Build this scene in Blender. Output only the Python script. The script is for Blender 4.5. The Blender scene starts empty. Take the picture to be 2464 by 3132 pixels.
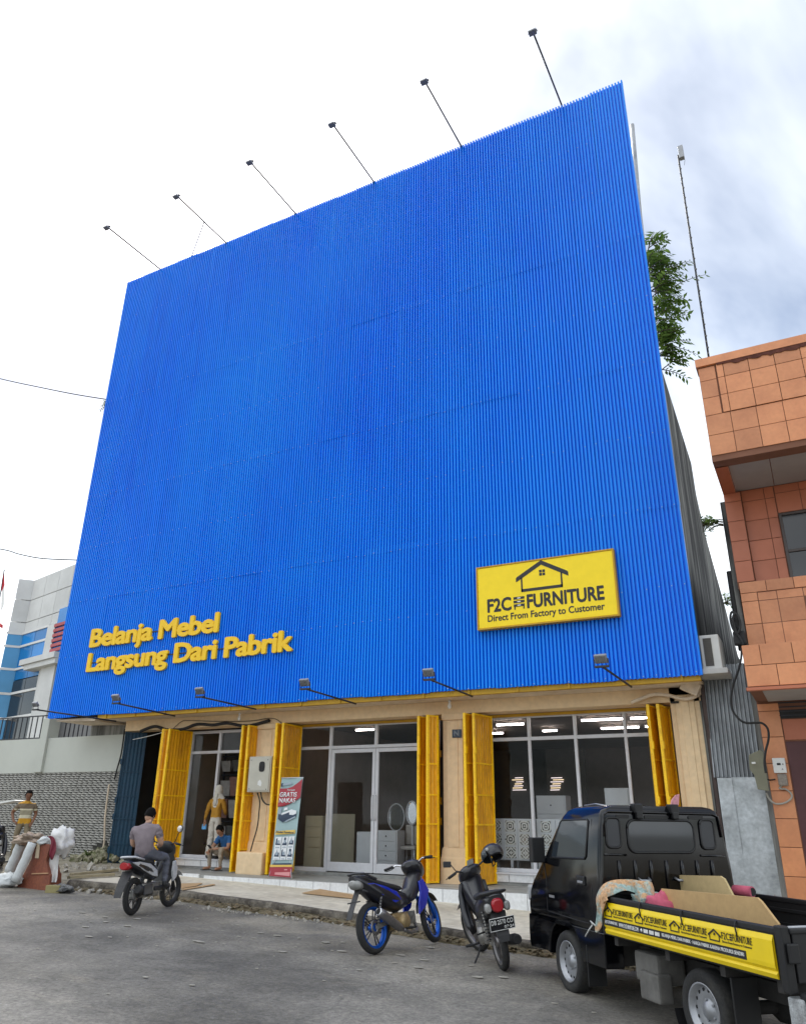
import bpy, bmesh, math, random
from mathutils import Vector, Matrix, Euler, noise
from math import sin, cos, pi, radians, sqrt
random.seed(7)
SC = bpy.context.scene
COL = SC.collection
V = Vector

# ------------------------------------------------------------------ camera
FPX, PW, PH = 2313.52, 2464.0, 3132.0
YAW, PITCH, ROLL = 0.489466, 0.384708, 0.0132284
CP = V((0.0, 0.0, 1.6))
_f = V((-sin(YAW)*cos(PITCH), cos(YAW)*cos(PITCH), sin(PITCH)))
_r0 = V((cos(YAW), sin(YAW), 0)); _u0 = _r0.cross(_f)
_r = _r0*cos(ROLL) + _u0*sin(ROLL); _u = -_r0*sin(ROLL) + _u0*cos(ROLL)
cam = bpy.data.cameras.new('camera')
cam.sensor_fit = 'VERTICAL'; cam.sensor_height = 24.0; cam.sensor_width = 24.0
cam.lens = FPX/PH*24.0
cam.clip_start = 0.05; cam.clip_end = 3000
camo = bpy.data.objects.new('camera', cam); COL.objects.link(camo)
camo.matrix_world = Matrix(((_r.x, _u.x, -_f.x, CP.x), (_r.y, _u.y, -_f.y, CP.y), (_r.z, _u.z, -_f.z, CP.z), (0, 0, 0, 1)))
SC.camera = camo
SC.render.resolution_x = 805; SC.render.resolution_y = 1024

# ------------------------------------------------------------------ sky, sun, exposure
SUND = V((-0.53, 0.45, 0.72)).normalized()
W = bpy.data.worlds.new('World'); SC.world = W; W.use_nodes = True
def build_world():
    nt = W.node_tree; N = nt.nodes; L = nt.links; N.clear()
    out = N.new('ShaderNodeOutputWorld')
    sky = N.new('ShaderNodeTexSky'); sky.sky_type = 'NISHITA'; sky.sun_disc = False
    sky.sun_elevation = math.asin(SUND.z); sky.sun_rotation = math.atan2(SUND.x, SUND.y)
    sky.air_density = 1.0; sky.dust_density = 1.0; sky.ozone_density = 1.5
    b1 = N.new('ShaderNodeBackground'); b1.inputs[1].default_value = 0.054
    L.new(sky.outputs[0], b1.inputs[0])
    tc = N.new('ShaderNodeTexCoord')
    sep = N.new('ShaderNodeSeparateXYZ'); L.new(tc.outputs['Generated'], sep.inputs[0])
    def math_(op, a, b=None):
        n = N.new('ShaderNodeMath'); n.operation = op
        for i, x in enumerate((a, b)):
            if x is None: continue
            if isinstance(x, (int, float)): n.inputs[i].default_value = x
            else: L.new(x, n.inputs[i])
        return n.outputs[0]
    zz = math_('ADD', math_('MAXIMUM', sep.outputs[2], 0.0), 0.22)
    cx = math_('DIVIDE', sep.outputs[0], zz); cy = math_('DIVIDE', sep.outputs[1], zz)
    cmb0 = N.new('ShaderNodeCombineXYZ'); L.new(cx, cmb0.inputs[0]); L.new(cy, cmb0.inputs[1])
    cmb = N.new('ShaderNodeMapping'); cmb.name = 'cloudmap'; cmb.inputs['Location'].default_value = (85.1, 43.7, 23.0); L.new(cmb0.outputs[0], cmb.inputs[0])
    nz = N.new('ShaderNodeTexNoise'); nz.inputs['Scale'].default_value = 0.75; nz.inputs['Detail'].default_value = 7
    nz.inputs['Roughness'].default_value = 0.52; nz.inputs['Distortion'].default_value = 0.4
    L.new(cmb.outputs[0], nz.inputs['Vector'])
    rmp = N.new('ShaderNodeMapRange'); rmp.inputs[1].default_value = 0.40; rmp.inputs[2].default_value = 0.6
    rmp.inputs[3].default_value = 0.1; rmp.inputs[4].default_value = 0.97
    L.new(nz.outputs[0], rmp.inputs[0])
    # the cloud deck is thinner and brighter round the veiled sun
    dot = N.new('ShaderNodeVectorMath'); dot.operation = 'DOT_PRODUCT'
    L.new(tc.outputs['Generated'], dot.inputs[0]); dot.inputs[1].default_value = SUND
    d0 = math_('MAXIMUM', dot.outputs['Value'], 0.0)
    glow = math_('POWER', d0, 22.0)
    val = math_('ADD', 0.8, math_('MULTIPLY', glow, 1.3))
    nz2 = N.new('ShaderNodeTexNoise'); nz2.inputs['Scale'].default_value = 2.3; nz2.inputs['Detail'].default_value = 5
    L.new(cmb.outputs[0], nz2.inputs['Vector'])
    val = math_('MULTIPLY', val, math_('ADD', 0.86, math_('MULTIPLY', nz2.outputs[0], 0.28)))
    mixc = N.new('ShaderNodeMix'); mixc.data_type = 'RGBA'
    mixc.inputs[6].default_value = (0.94, 0.98, 1.01, 1); mixc.inputs[7].default_value = (1.0, 1.0, 0.99, 1)
    L.new(math_('MINIMUM', math_('MULTIPLY', glow, 3.0), 1.0), mixc.inputs[0])
    b2 = N.new('ShaderNodeBackground'); L.new(mixc.outputs[2], b2.inputs[0]); L.new(val, b2.inputs[1])
    mx = N.new('ShaderNodeMixShader'); L.new(rmp.outputs[0], mx.inputs[0]); L.new(b1.outputs[0], mx.inputs[1]); L.new(b2.outputs[0], mx.inputs[2])
    L.new(mx.outputs[0], out.inputs[0])
build_world()
sun = bpy.data.lights.new('sun', 'SUN'); sun.energy = 1.2; sun.angle = radians(14); sun.color = (1.0, 0.96, 0.9)
suno = bpy.data.objects.new('sun', sun); COL.objects.link(suno)
suno.rotation_euler = SUND.to_track_quat('Z', 'Y').to_euler(); suno.location = (-20, 20, 40)
SC.view_settings.view_transform = 'Standard'; SC.view_settings.look = 'None'
SC.view_settings.gamma = 1.0; SC.view_settings.use_curve_mapping = False
SC.view_settings.exposure = 1.28

# ------------------------------------------------------------------ finding real positions
def ray(u, v):
    return _f + _r*((u-PW/2)/FPX) - _u*((v-PH/2)/FPX)
def at(u, v, Y):
    d = ray(u, v); return CP + d*(Y/d.y)
def atp(u, v, p, n):
    d = ray(u, v); n = V(n); return CP + d*((V(p)-CP).dot(n)/d.dot(n))
def road_z(x, y=0): return -0.09 - 0.024*x
def walk_z(x, y=0): return 0.015 - 0.0275*x

# ------------------------------------------------------------------ materials
MATS = {}
def M(name, col, rough=0.6, metal=0.0, var=0.12, scale=3.0, bump=0.0, bscale=60.0, col2=None, rnd=0.0, coat=0.0, spec=0.5, emit=None, estr=1.0, stretch=None, thr=(0.35, 0.7)):
    """principled material with two octaves of world-position noise for wear, optional per-object tint"""
    if name in MATS: return MATS[name]
    m = bpy.data.materials.new(name); m.use_nodes = True; MATS[name] = m
    nt = m.node_tree; N = nt.nodes; L = nt.links; b = N['Principled BSDF']
    b.inputs['Roughness'].default_value = rough; b.inputs['Metallic'].default_value = metal
    b.inputs['Specular IOR Level'].default_value = spec
    if coat: b.inputs['Coat Weight'].default_value = coat; b.inputs['Coat Roughness'].default_value = 0.08
    c = list(col)+[1]
    if emit:
        b.inputs['Emission Color'].default_value = list(emit)+[1]; b.inputs['Emission Strength'].default_value = estr
    if var == 0 and not bump and not col2:
        b.inputs['Base Color'].default_value = c; return m
    geo = N.new('ShaderNodeNewGeometry'); pos = geo.outputs['Position']
    if stretch:
        mp = N.new('ShaderNodeMapping'); mp.inputs['Scale'].default_value = stretch; L.new(pos, mp.inputs[0]); pos = mp.outputs[0]
    nz = N.new('ShaderNodeTexNoise'); nz.inputs['Scale'].default_value = scale; nz.inputs['Detail'].default_value = 8; nz.inputs['Roughness'].default_value = 0.62
    L.new(pos, nz.inputs['Vector'])
    mr = N.new('ShaderNodeMapRange'); mr.inputs[1].default_value = thr[0]; mr.inputs[2].default_value = thr[1]; L.new(nz.outputs[0], mr.inputs[0])
    mix = N.new('ShaderNodeMix'); mix.data_type = 'RGBA'
    ca = [x*(1+var) for x in col]; cb = col2 if col2 else [x*(1-var) for x in col]
    if col2: ca = list(col)
    mix.inputs[6].default_value = list(ca)+[1]; mix.inputs[7].default_value = list(cb)+[1]
    L.new(mr.outputs[0], mix.inputs[0]); cur = mix.outputs[2]
    if col2 and var:
        n3 = N.new('ShaderNodeTexNoise'); n3.inputs['Scale'].default_value = scale*7; n3.inputs['Detail'].default_value = 4; L.new(pos, n3.inputs['Vector'])
        h = N.new('ShaderNodeHueSaturation'); r3 = N.new('ShaderNodeMapRange'); r3.inputs[1].default_value = .3; r3.inputs[2].default_value = .7
        r3.inputs[3].default_value = 1-var; r3.inputs[4].default_value = 1+var; L.new(n3.outputs[0], r3.inputs[0]); L.new(r3.outputs[0], h.inputs['Value']); L.new(cur, h.inputs['Color']); cur = h.outputs[0]
    if rnd:
        oi = N.new('ShaderNodeObjectInfo'); h = N.new('ShaderNodeHueSaturation')
        r2 = N.new('ShaderNodeMapRange'); r2.inputs[3].default_value = 1-rnd; r2.inputs[4].default_value = 1+rnd
        L.new(oi.outputs['Random'], r2.inputs[0]); L.new(r2.outputs[0], h.inputs['Value']); L.new(cur, h.inputs['Color']); cur = h.outputs[0]
    L.new(cur, b.inputs['Base Color'])
    rr = N.new('ShaderNodeMapRange'); rr.inputs[3].default_value = max(0.03, rough-0.1); rr.inputs[4].default_value = min(1, rough+0.12); L.new(nz.outputs[0], rr.inputs[0]); L.new(rr.outputs[0], b.inputs['Roughness'])
    if bump:
        n2 = N.new('ShaderNodeTexNoise'); n2.inputs['Scale'].default_value = bscale; n2.inputs['Detail'].default_value = 6; L.new(pos, n2.inputs['Vector'])
        bp = N.new('ShaderNodeBump'); bp.inputs['Strength'].default_value = min(1, bump); bp.inputs['Distance'].default_value = 0.02
        L.new(n2.outputs[0], bp.inputs['Height']); L.new(bp.outputs[0], b.inputs['Normal'])
    return m
def leafmat(name, c1, c2):
    m = bpy.data.materials.new(name); m.use_nodes = True; MATS[name] = m
    nt = m.node_tree; N = nt.nodes; L = nt.links; N.clear(); o = N.new('ShaderNodeOutputMaterial'); d = N.new('ShaderNodeBsdfDiffuse'); t = N.new('ShaderNodeBsdfTranslucent'); x = N.new('ShaderNodeMixShader'); x.inputs[0].default_value = .45
    g = N.new('ShaderNodeNewGeometry'); nz = N.new('ShaderNodeTexNoise'); nz.inputs['Scale'].default_value = 5; nz.inputs['Detail'].default_value = 5; L.new(g.outputs['Position'], nz.inputs[0])
    cr = N.new('ShaderNodeValToRGB'); cr.color_ramp.elements[0].position = .35; cr.color_ramp.elements[0].color = list(c1)+[1]; cr.color_ramp.elements[1].position = .68; cr.color_ramp.elements[1].color = list(c2)+[1]; L.new(nz.outputs[0], cr.inputs[0])
    L.new(cr.outputs[0], d.inputs[0]); L.new(cr.outputs[0], t.inputs[0]); L.new(d.outputs[0], x.inputs[1]); L.new(t.outputs[0], x.inputs[2]); L.new(x.outputs[0], o.inputs[0]); return m
def glass(name, tint=(0.85, 0.88, 0.9), ior=1.5, rough=0.02):
    if name in MATS: return MATS[name]
    m = bpy.data.materials.new(name); m.use_nodes = True; MATS[name] = m
    nt = m.node_tree; N = nt.nodes; L = nt.links; N.clear()
    o = N.new('ShaderNodeOutputMaterial'); t = N.new('ShaderNodeBsdfTransparent'); t.inputs[0].default_value = list(tint)+[1]
    g = N.new('ShaderNodeBsdfGlossy'); g.inputs['Roughness'].default_value = rough; g.inputs['Color'].default_value = (1, 1, 1, 1)
    f = N.new('ShaderNodeFresnel'); f.inputs[0].default_value = ior; x = N.new('ShaderNodeMixShader')
    L.new(f.outputs[0], x.inputs[0]); L.new(t.outputs[0], x.inputs[1]); L.new(g.outputs[0], x.inputs[2]); L.new(x.outputs[0], o.inputs[0])
    return m

# ------------------------------------------------------------------ things and parts
def tag(o, label=None, cat=None, group=None, kind=None):
    if label: o['label'] = label
    if cat: o['category'] = cat
    if group: o['group'] = group
    if kind: o['kind'] = kind
    return o
def thing(name, label, cat, loc=(0, 0, 0), rotz=0.0, group=None):
    o = bpy.data.objects.new(name, None); COL.objects.link(o); o.empty_display_size = 0.2
    o.location = loc; o.rotation_euler = (0, 0, rotz)
    return tag(o, label, cat, group)
def rootof(o):
    while o.parent: o = o.parent
    return o
def link(name, me, mat=None, parent=None, loc=None, rot=None):
    o = bpy.data.objects.new(name, me); COL.objects.link(o)
    if mat and not me.materials: me.materials.append(mat)
    if parent: o.parent = parent
    if loc is not None: o.location = loc
    if rot is not None: o.rotation_euler = rot
    return o
def copy_tree(o, parent=None):
    c = o.copy(); COL.objects.link(c); c.parent = parent
    for ch in list(o.children): copy_tree(ch, c)
    return c

class MB:
    """collects geometry, then becomes one mesh object"""
    def __init__(s): s.v = []; s.f = []; s.sm = []
    def add(s, vs, fs, sm=False):
        b = len(s.v); s.v += [V(p) for p in vs]
        for f in fs: s.f.append([i+b for i in f]); s.sm.append(sm)
        return s
    def box(s, x0, x1, y0, y1, z0, z1, R=None, c=None):
        p = [V((x, y, z)) for x in (x0, x1) for y in (y0, y1) for z in (z0, z1)]
        if R is not None: p = [R @ q + (V(c) if c is not None else V()) for q in p]
        return s.add(p, [(0, 1, 3, 2), (4, 6, 7, 5), (0, 4, 5, 1), (2, 3, 7, 6), (0, 2, 6, 4), (1, 5, 7, 3)])
    def cbox(s, x0, x1, y0, y1, z0, z1, c=0.01, R=None, o=None):
        """box with chamfered edges"""
        bm = bmesh.new(); bmesh.ops.create_cube(bm, size=1)
        for q in bm.verts: q.co = V((x0+(q.co.x+.5)*(x1-x0), y0+(q.co.y+.5)*(y1-y0), z0+(q.co.z+.5)*(z1-z0)))
        c = min(c, .45*min(abs(x1-x0), abs(y1-y0), abs(z1-z0)))
        bmesh.ops.bevel(bm, geom=bm.edges[:], offset=c, segments=2, profile=0.6, affect='EDGES')
        bm.verts.index_update(); vs = [q.co.copy() for q in bm.verts]; fs = [[q.index for q in f.verts] for f in bm.faces]; bm.free()
        if R is not None: vs = [R @ q + (V(o) if o is not None else V()) for q in vs]
        return s.add(vs, fs)
    def bar(s, p0, p1, w, h=None, up=(0, 0, 1)):
        """rectangular bar from p0 to p1"""
        h = h or w; p0 = V(p0); p1 = V(p1); d = (p1-p0).normalized(); up = V(up)
        if abs(d.dot(up)) > .97: up = V((0, 1, 0)) if abs(d.y) < .9 else V((1, 0, 0))
        a = d.cross(up).normalized(); b = a.cross(d)
        q = [p+a*(sx*w/2)+b*(sz*h/2) for p in (p0, p1) for sx, sz in ((-1, -1), (1, -1), (1, 1), (-1, 1))]
        return s.add(q, [(3, 2, 1, 0), (4, 5, 6, 7), (0, 1, 5, 4), (1, 2, 6, 5), (2, 3, 7, 6), (3, 0, 4, 7)])
    def tube(s, pts, r, n=8, flat=1.0, smooth=True, cap=True):
        pts = [V(p) for p in pts]; rs = r if isinstance(r, (list, tuple)) else [r]*len(pts)
        rings = []; pa = None
        for i, p in enumerate(pts):
            d = (pts[min(i+1, len(pts)-1)]-pts[max(i-1, 0)])
            d = d.normalized() if d.length > 1e-9 else V((0, 0, 1))
            if pa is None:
                up = V((0, 0, 1)) if abs(d.z) < .9 else V((1, 0, 0)); pa = d.cross(up).normalized()
            else:
                pa = pa-d*pa.dot(d); pa = pa.normalized() if pa.length > 1e-6 else d.orthogonal().normalized()
            b = pa.cross(d)
            rings.append([p+pa*(rs[i]*cos(2*pi*k/n))+b*(rs[i]*flat*sin(2*pi*k/n)) for k in range(n)])
        vs = [q for g in rings for q in g]; fs = []
        for i in range(len(rings)-1):
            for k in range(n): fs.append((i*n+k, i*n+(k+1) % n, (i+1)*n+(k+1) % n, (i+1)*n+k))
        s.add(vs, fs, smooth)
        if cap: s.add([q for q in rings[0]], [tuple(range(n))]); s.add([q for q in rings[-1]], [tuple(range(n))][::-1])
        return s
    def lathe(s, prof, c=(0, 0, 0), ax=(0, 1, 0), n=24, a0=0.0, a1=2*pi, smooth=True):
        """profile of (radius, along axis) turned about axis ax through c"""
        ax = V(ax).normalized(); e1 = ax.orthogonal().normalized() if abs(ax.y) < .99 else V((1, 0, 0)); e2 = ax.cross(e1); c = V(c)
        full = abs(a1-a0-2*pi) < 1e-6; m = n if full else n+1; vs = []
        for k in range(m):
            t = a0+(a1-a0)*k/n; d = e1*cos(t)+e2*sin(t)
            vs += [c+d*r+ax*h for r, h in prof]
        P = len(prof); fs = []
        for k in range(n):
            k2 = (k+1) % m
            for i in range(P-1): fs.append((k*P+i, k*P+i+1, k2*P+i+1, k2*P+i))
        return s.add(vs, fs, smooth)
    def loft(s, rings, smooth=True, cap=True):
        n = len(rings[0]); vs = [V(q) for g in rings for q in g]; fs = []
        for i in range(len(rings)-1):
            for k in range(n): fs.append((i*n+k, i*n+(k+1) % n, (i+1)*n+(k+1) % n, (i+1)*n+k))
        s.add(vs, fs, smooth)
        if cap: s.add(rings[0], [tuple(range(n))[::-1]]); s.add(rings[-1], [tuple(range(n))])
        return s
    def loftx(s, st, n=14, e=2.4, smooth=True):
        """superelliptic sections across x: stations (x, y, z, half width, half height)"""
        rings = []
        for (x, y, z, hw, hh) in st:
            g = []
            for k in range(n):
                t = 2*pi*k/n; c, q = cos(t), sin(t)
                g.append(V((x, y+hw*math.copysign(abs(c)**(2/e), c), z+hh*math.copysign(abs(q)**(2/e), q))))
            rings.append(g)
        return s.loft(rings, smooth)
    def prism(s, poly, d):
        """closed polygon of 3d points, pushed along d"""
        d = V(d); n = len(poly); a = [V(p) for p in poly]; b = [p+d for p in a]
        s.add(a+b, [tuple(range(n))[::-1], tuple(range(n, 2*n))]+[(i, (i+1) % n, n+(i+1) % n, n+i) for i in range(n)])
        return s
    def quad(s, *p): return s.add(p, [tuple(range(len(p)))])
    def ball(s, c, r, n=10, m=7, R=None):
        c = V(c); r = V(r) if not isinstance(r, (int, float)) else V((r, r, r)); vs = []; fs = []
        for i in range(m+1):
            t = pi*i/m
            for k in range(n):
                a = 2*pi*k/n; q = V((r.x*sin(t)*cos(a), r.y*sin(t)*sin(a), r.z*cos(t)))
                vs.append(c+(R @ q if R is not None else q))
        for i in range(m):
            for k in range(n): fs.append((i*n+k, (i+1)*n+k, (i+1)*n+(k+1) % n, i*n+(k+1) % n))
        return s.add(vs, fs, True)
    def mesh(s, name, off=None):
        me = bpy.data.meshes.new(name); vs = s.v if off is None else [p-off for p in s.v]
        me.from_pydata([tuple(p) for p in vs], [], s.f)
        me.polygons.foreach_set('use_smooth', s.sm); me.update(); return me
    def split(s, name, mat, parent=None, world=False):
        """one object for each separate piece"""
        off = rootof(parent).location if (world and parent) else None
        par = list(range(len(s.v)))
        def fd(i):
            while par[i] != i: par[i] = par[par[i]]; i = par[i]
            return i
        key = {}
        for i, p in enumerate(s.v):
            k = (round(p.x, 5), round(p.y, 5), round(p.z, 5))
            if k in key: par[fd(i)] = fd(key[k])
            else: key[k] = i
        for f in s.f:
            for j in f[1:]: par[fd(j)] = fd(f[0])
        grp = {}
        for f, q in zip(s.f, s.sm): grp.setdefault(fd(f[0]), []).append((f, q))
        out = []
        for fs in grp.values():
            m = MB(); mp = {}
            for f, q in fs:
                for i in f:
                    if i not in mp: mp[i] = len(m.v); m.v.append(s.v[i])
                m.f.append([mp[i] for i in f]); m.sm.append(q)
            out.append(m.build(name, mat, parent, world))
        return out
    def build(s, name, mat, parent=None, world=False, bevel=0, flat=False):
        """world: geometry was given in scene coordinates, parent unrotated"""
        off = rootof(parent).location if (world and parent) else None
        me = s.mesh(name, off)
        # weld and orient
        bm = bmesh.new(); bm.from_mesh(me); bmesh.ops.remove_doubles(bm, verts=bm.verts[:], dist=1e-5); bmesh.ops.recalc_face_normals(bm, faces=bm.faces[:]); bm.to_mesh(me); bm.free()
        o = link(name, me, mat, parent)
        if bevel:
            md = o.modifiers.new('bevel', 'BEVEL'); md.width = bevel; md.segments = 3; md.limit_method = 'ANGLE'; md.angle_limit = radians(35); md.harden_normals = False
        return o

_tc = {}
def text_mesh(body, size=1.0, ext=0.0, bold=0.0, shear=0.0, space=1.0):
    k = (body, size, ext, bold, shear, space)
    cu = bpy.data.curves.new('lettering', 'FONT'); cu.body = body; cu.size = size; cu.extrude = ext; cu.offset = bold; cu.shear = shear; cu.space_character = space
    cu.resolution_u = 3; cu.fill_mode = 'BOTH'
    o = bpy.data.objects.new('lettering', cu); COL.objects.link(o)
    dg = bpy.context.evaluated_depsgraph_get(); me = bpy.data.meshes.new_from_object(o.evaluated_get(dg))
    bpy.data.objects.remove(o); bpy.data.curves.remove(cu)
    return me
def bounds(me):
    xs = [v.co.x for v in me.vertices]; ys = [v.co.y for v in me.vertices]
    return min(xs), max(xs), min(ys), max(ys)
def text_fit(body, o, ex, ey, w, h, ext=0.002, bold=0.0, shear=0.0, en=None, space=1.0, heavy=0.0):
    """text as mesh data, its box (w x h) spanned from corner o along unit vectors ex, ey"""
    me = text_mesh(body, 1.0, 0.0, bold, shear, space); a, b, c, d = bounds(me)
    ex = V(ex).normalized(); ey = V(ey).normalized(); en = ex.cross(ey); o = V(o)
    bm = bmesh.new(); bm.from_mesh(me)
    if ext:
        r = bmesh.ops.extrude_face_region(bm, geom=bm.faces[:])
        for q in r['geom']:
            if isinstance(q, bmesh.types.BMVert): q.co.z += 1.0
    if heavy:
        tmp = bpy.data.meshes.new('tmp'); bm.to_mesh(tmp); bm.free(); bm = bmesh.new()
        for k in range(9):
            n0 = len(bm.verts); bm.from_mesh(tmp); bm.verts.ensure_lookup_table(); a_ = 2*pi*k/8; d_ = 0 if k == 8 else heavy
            for q in bm.verts[n0:]: q.co.x += d_*cos(a_); q.co.y += d_*sin(a_); q.co.z *= 1+.12*k
        bpy.data.meshes.remove(tmp)
    for q in bm.verts:
        x = (q.co.x-a)/(b-a)*w; y = (q.co.y-c)/(d-c)*h; z = q.co.z*ext
        q.co = o+ex*x+ey*y+en*z
    bmesh.ops.recalc_face_normals(bm, faces=bm.faces[:]); bm.to_mesh(me); bm.free(); return me
def text_obj(name, body, mat, parent, o, ex, ey, w, h, world=False, **k):
    off = rootof(parent).location if world else V()
    me = text_fit(body, V(o)-off, ex, ey, w, h, **k); me.materials.clear(); return link(name, me, mat, parent)

def text_words(name, body, mat, parent, o, ex, ey, w, h, world=False, **k):
    """a printed line, one object for each word"""
    full = bounds(text_mesh(body)); pos = 0; H = full[3]-full[2]; Wd = full[1]-full[0]
    for wd in body.split(' '):
        me = text_mesh(wd); b = bounds(me); pre = bounds(text_mesh(body[:pos+len(wd)])); x1 = pre[1]-full[0]; x0 = x1-(b[1]-b[0])
        text_obj(name, wd, mat, parent, V(o)+V(ex)*(x0/Wd*w)+V(ey)*((b[2]-full[2])/H*h), ex, ey, (b[1]-b[0])/Wd*w, (b[3]-b[2])/H*h, world, **k); pos += len(wd)+1
# ------------------------------------------------------------------ measured helpers (photo crop -> photo pixels)
def q1(x, y): return (x/2.083, 2000+y/2.083)
def q2(x, y): return (820+x/2.083, 2000+y/2.083)
def q3(x, y): return (1640+x/2.073, 2000+y/2.073)
YP, YC, YF = 14.36, 15.14, 15.75      # cladding, column faces, shop fronts
def X(q, Y=15.75): return at(q[0], q[1], Y).x
def Zh(q, Y=15.75): return at(q[0], q[1], Y).z

# ------------------------------------------------------------------ materials
m_asph = M('asphalt', (0.148, 0.139, 0.124), 0.93, var=0.16, scale=0.55, bump=0.55, bscale=70, col2=(0.2, 0.187, 0.163), thr=(0.42, 0.68))
m_walk = M('pavement concrete', (0.6, 0.555, 0.46), 0.92, var=0.14, scale=1.1, bump=0.4, bscale=50, col2=(0.42, 0.37, 0.29), thr=(0.45, 0.75))
m_kerb = M('kerb concrete', (0.17, 0.15, 0.12), 0.95, var=0.3, scale=4.0, bump=1.0, bscale=22, col2=(0.06, 0.05, 0.04), thr=(0.4, 0.62))
m_dirt = M('dirt', (0.3, 0.275, 0.215), 0.95, var=0.25, scale=2.5, bump=0.9, bscale=18, col2=(0.15, 0.125, 0.09))
m_soil = M('soil', (0.2, 0.17, 0.12), 0.95, var=0.2, scale=0.6)
m_blue = M('blue sheet', (0.0, 0.17, 0.86), 0.3, var=0.12, scale=1.0, rnd=0.018, col2=(0.0, 0.21, 0.9), spec=0.25, stretch=(5, 5, 0.22))
def mottle_blue():
    # lighter azure mixed into the base colour, in broad soft patches
    nt = m_blue.node_tree; N = nt.nodes; L = nt.links; b = N['Principled BSDF']; cur = b.inputs['Base Color'].links[0].from_socket
    g = N.new('ShaderNodeNewGeometry'); mp = N.new('ShaderNodeMapping'); mp.inputs['Scale'].default_value = (1, 1, .55); L.new(g.outputs['Position'], mp.inputs[0])
    nz = N.new('ShaderNodeTexNoise'); nz.inputs['Scale'].default_value = .16; nz.inputs['Detail'].default_value = 4; nz.inputs['Roughness'].default_value = .6; L.new(mp.outputs[0], nz.inputs[0])
    mr = N.new('ShaderNodeMapRange'); mr.inputs[1].default_value = .4; mr.inputs[2].default_value = .62; mr.inputs[4].default_value = .75; L.new(nz.outputs[0], mr.inputs[0])
    x = N.new('ShaderNodeMix'); x.data_type = 'RGBA'; x.inputs[7].default_value = (.004, .27, .92, 1); L.new(mr.outputs[0], x.inputs[0]); L.new(cur, x.inputs[6]); L.new(x.outputs[2], b.inputs['Base Color'])
mottle_blue()
m_zink = M('galvanised', (0.46, 0.47, 0.48), 0.45, 0.6, var=0.12, scale=2, col2=(0.3, 0.31, 0.31))
m_yel = M('yellow paint', (0.82, 0.385, 0.002), 0.45, var=0.16, scale=2.5, rnd=0.06, col2=(0.42, 0.15, 0.004), thr=(0.45, 0.78), stretch=(2, 2, .5))
m_yel2 = M('bright yellow paint', (0.95, 0.58, 0.004), 0.4, var=0.12, scale=6, col2=(.7, .34, .004), thr=(.5, .75))
m_ybeam = M('yellow beam', (0.5, 0.28, 0.008), 0.55, var=0.15, scale=3)
m_beige = M('beige paint', (0.78, 0.585, 0.36), 0.75, var=0.07, scale=1.3, bump=0.15, bscale=30, col2=(0.68, 0.48, 0.275), thr=(0.5, 0.85))
m_soff = M('soffit paint', (0.72, 0.6, 0.46), 0.8, var=0.1, scale=1.2, col2=(0.5, 0.38, 0.26), thr=(0.45, 0.8))
m_conc = M('weathered concrete', (0.3, 0.3, 0.28), 0.95, var=0.3, scale=1.3, bump=0.5, bscale=20, col2=(0.025, 0.025, 0.025), stretch=(1.3, 1.3, 0.12), thr=(0.36, 0.55))
m_tile = M('white step tile', (0.74, 0.75, 0.76), 0.3, var=0.08, scale=3, rnd=0.06, col2=(0.52, 0.52, 0.5), thr=(0.5, 0.9))
m_grout = M('grout', (0.14, 0.13, 0.12), 0.95, var=0.1)
m_plat = M('grey floor tile', (0.34, 0.35, 0.34), 0.5, var=0.2, scale=2.0, stretch=(0.5, 3, 1), col2=(0.2, 0.2, 0.19))
m_alu = M('white aluminium', (0.62, 0.63, 0.66), 0.4, 0.0, var=0.05, scale=8)
m_glass = glass('shop glass', (0.95, 0.96, 0.96), 1.19)
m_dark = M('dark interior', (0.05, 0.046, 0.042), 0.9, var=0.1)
m_intw = M('interior wall', (0.24, 0.2, 0.17), 0.9, var=0.08)
m_intf = M('interior floor', (0.26, 0.26, 0.26), 0.35, var=0.08)
m_black = M('black steel', (0.02, 0.022, 0.03), 0.5, var=0.1)
m_rubber = M('black rubber', (0.016, 0.016, 0.017), 0.75, var=0.15, scale=8)
m_white = M('white plastic', (0.68, 0.68, 0.66), 0.45, var=0.05)

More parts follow.
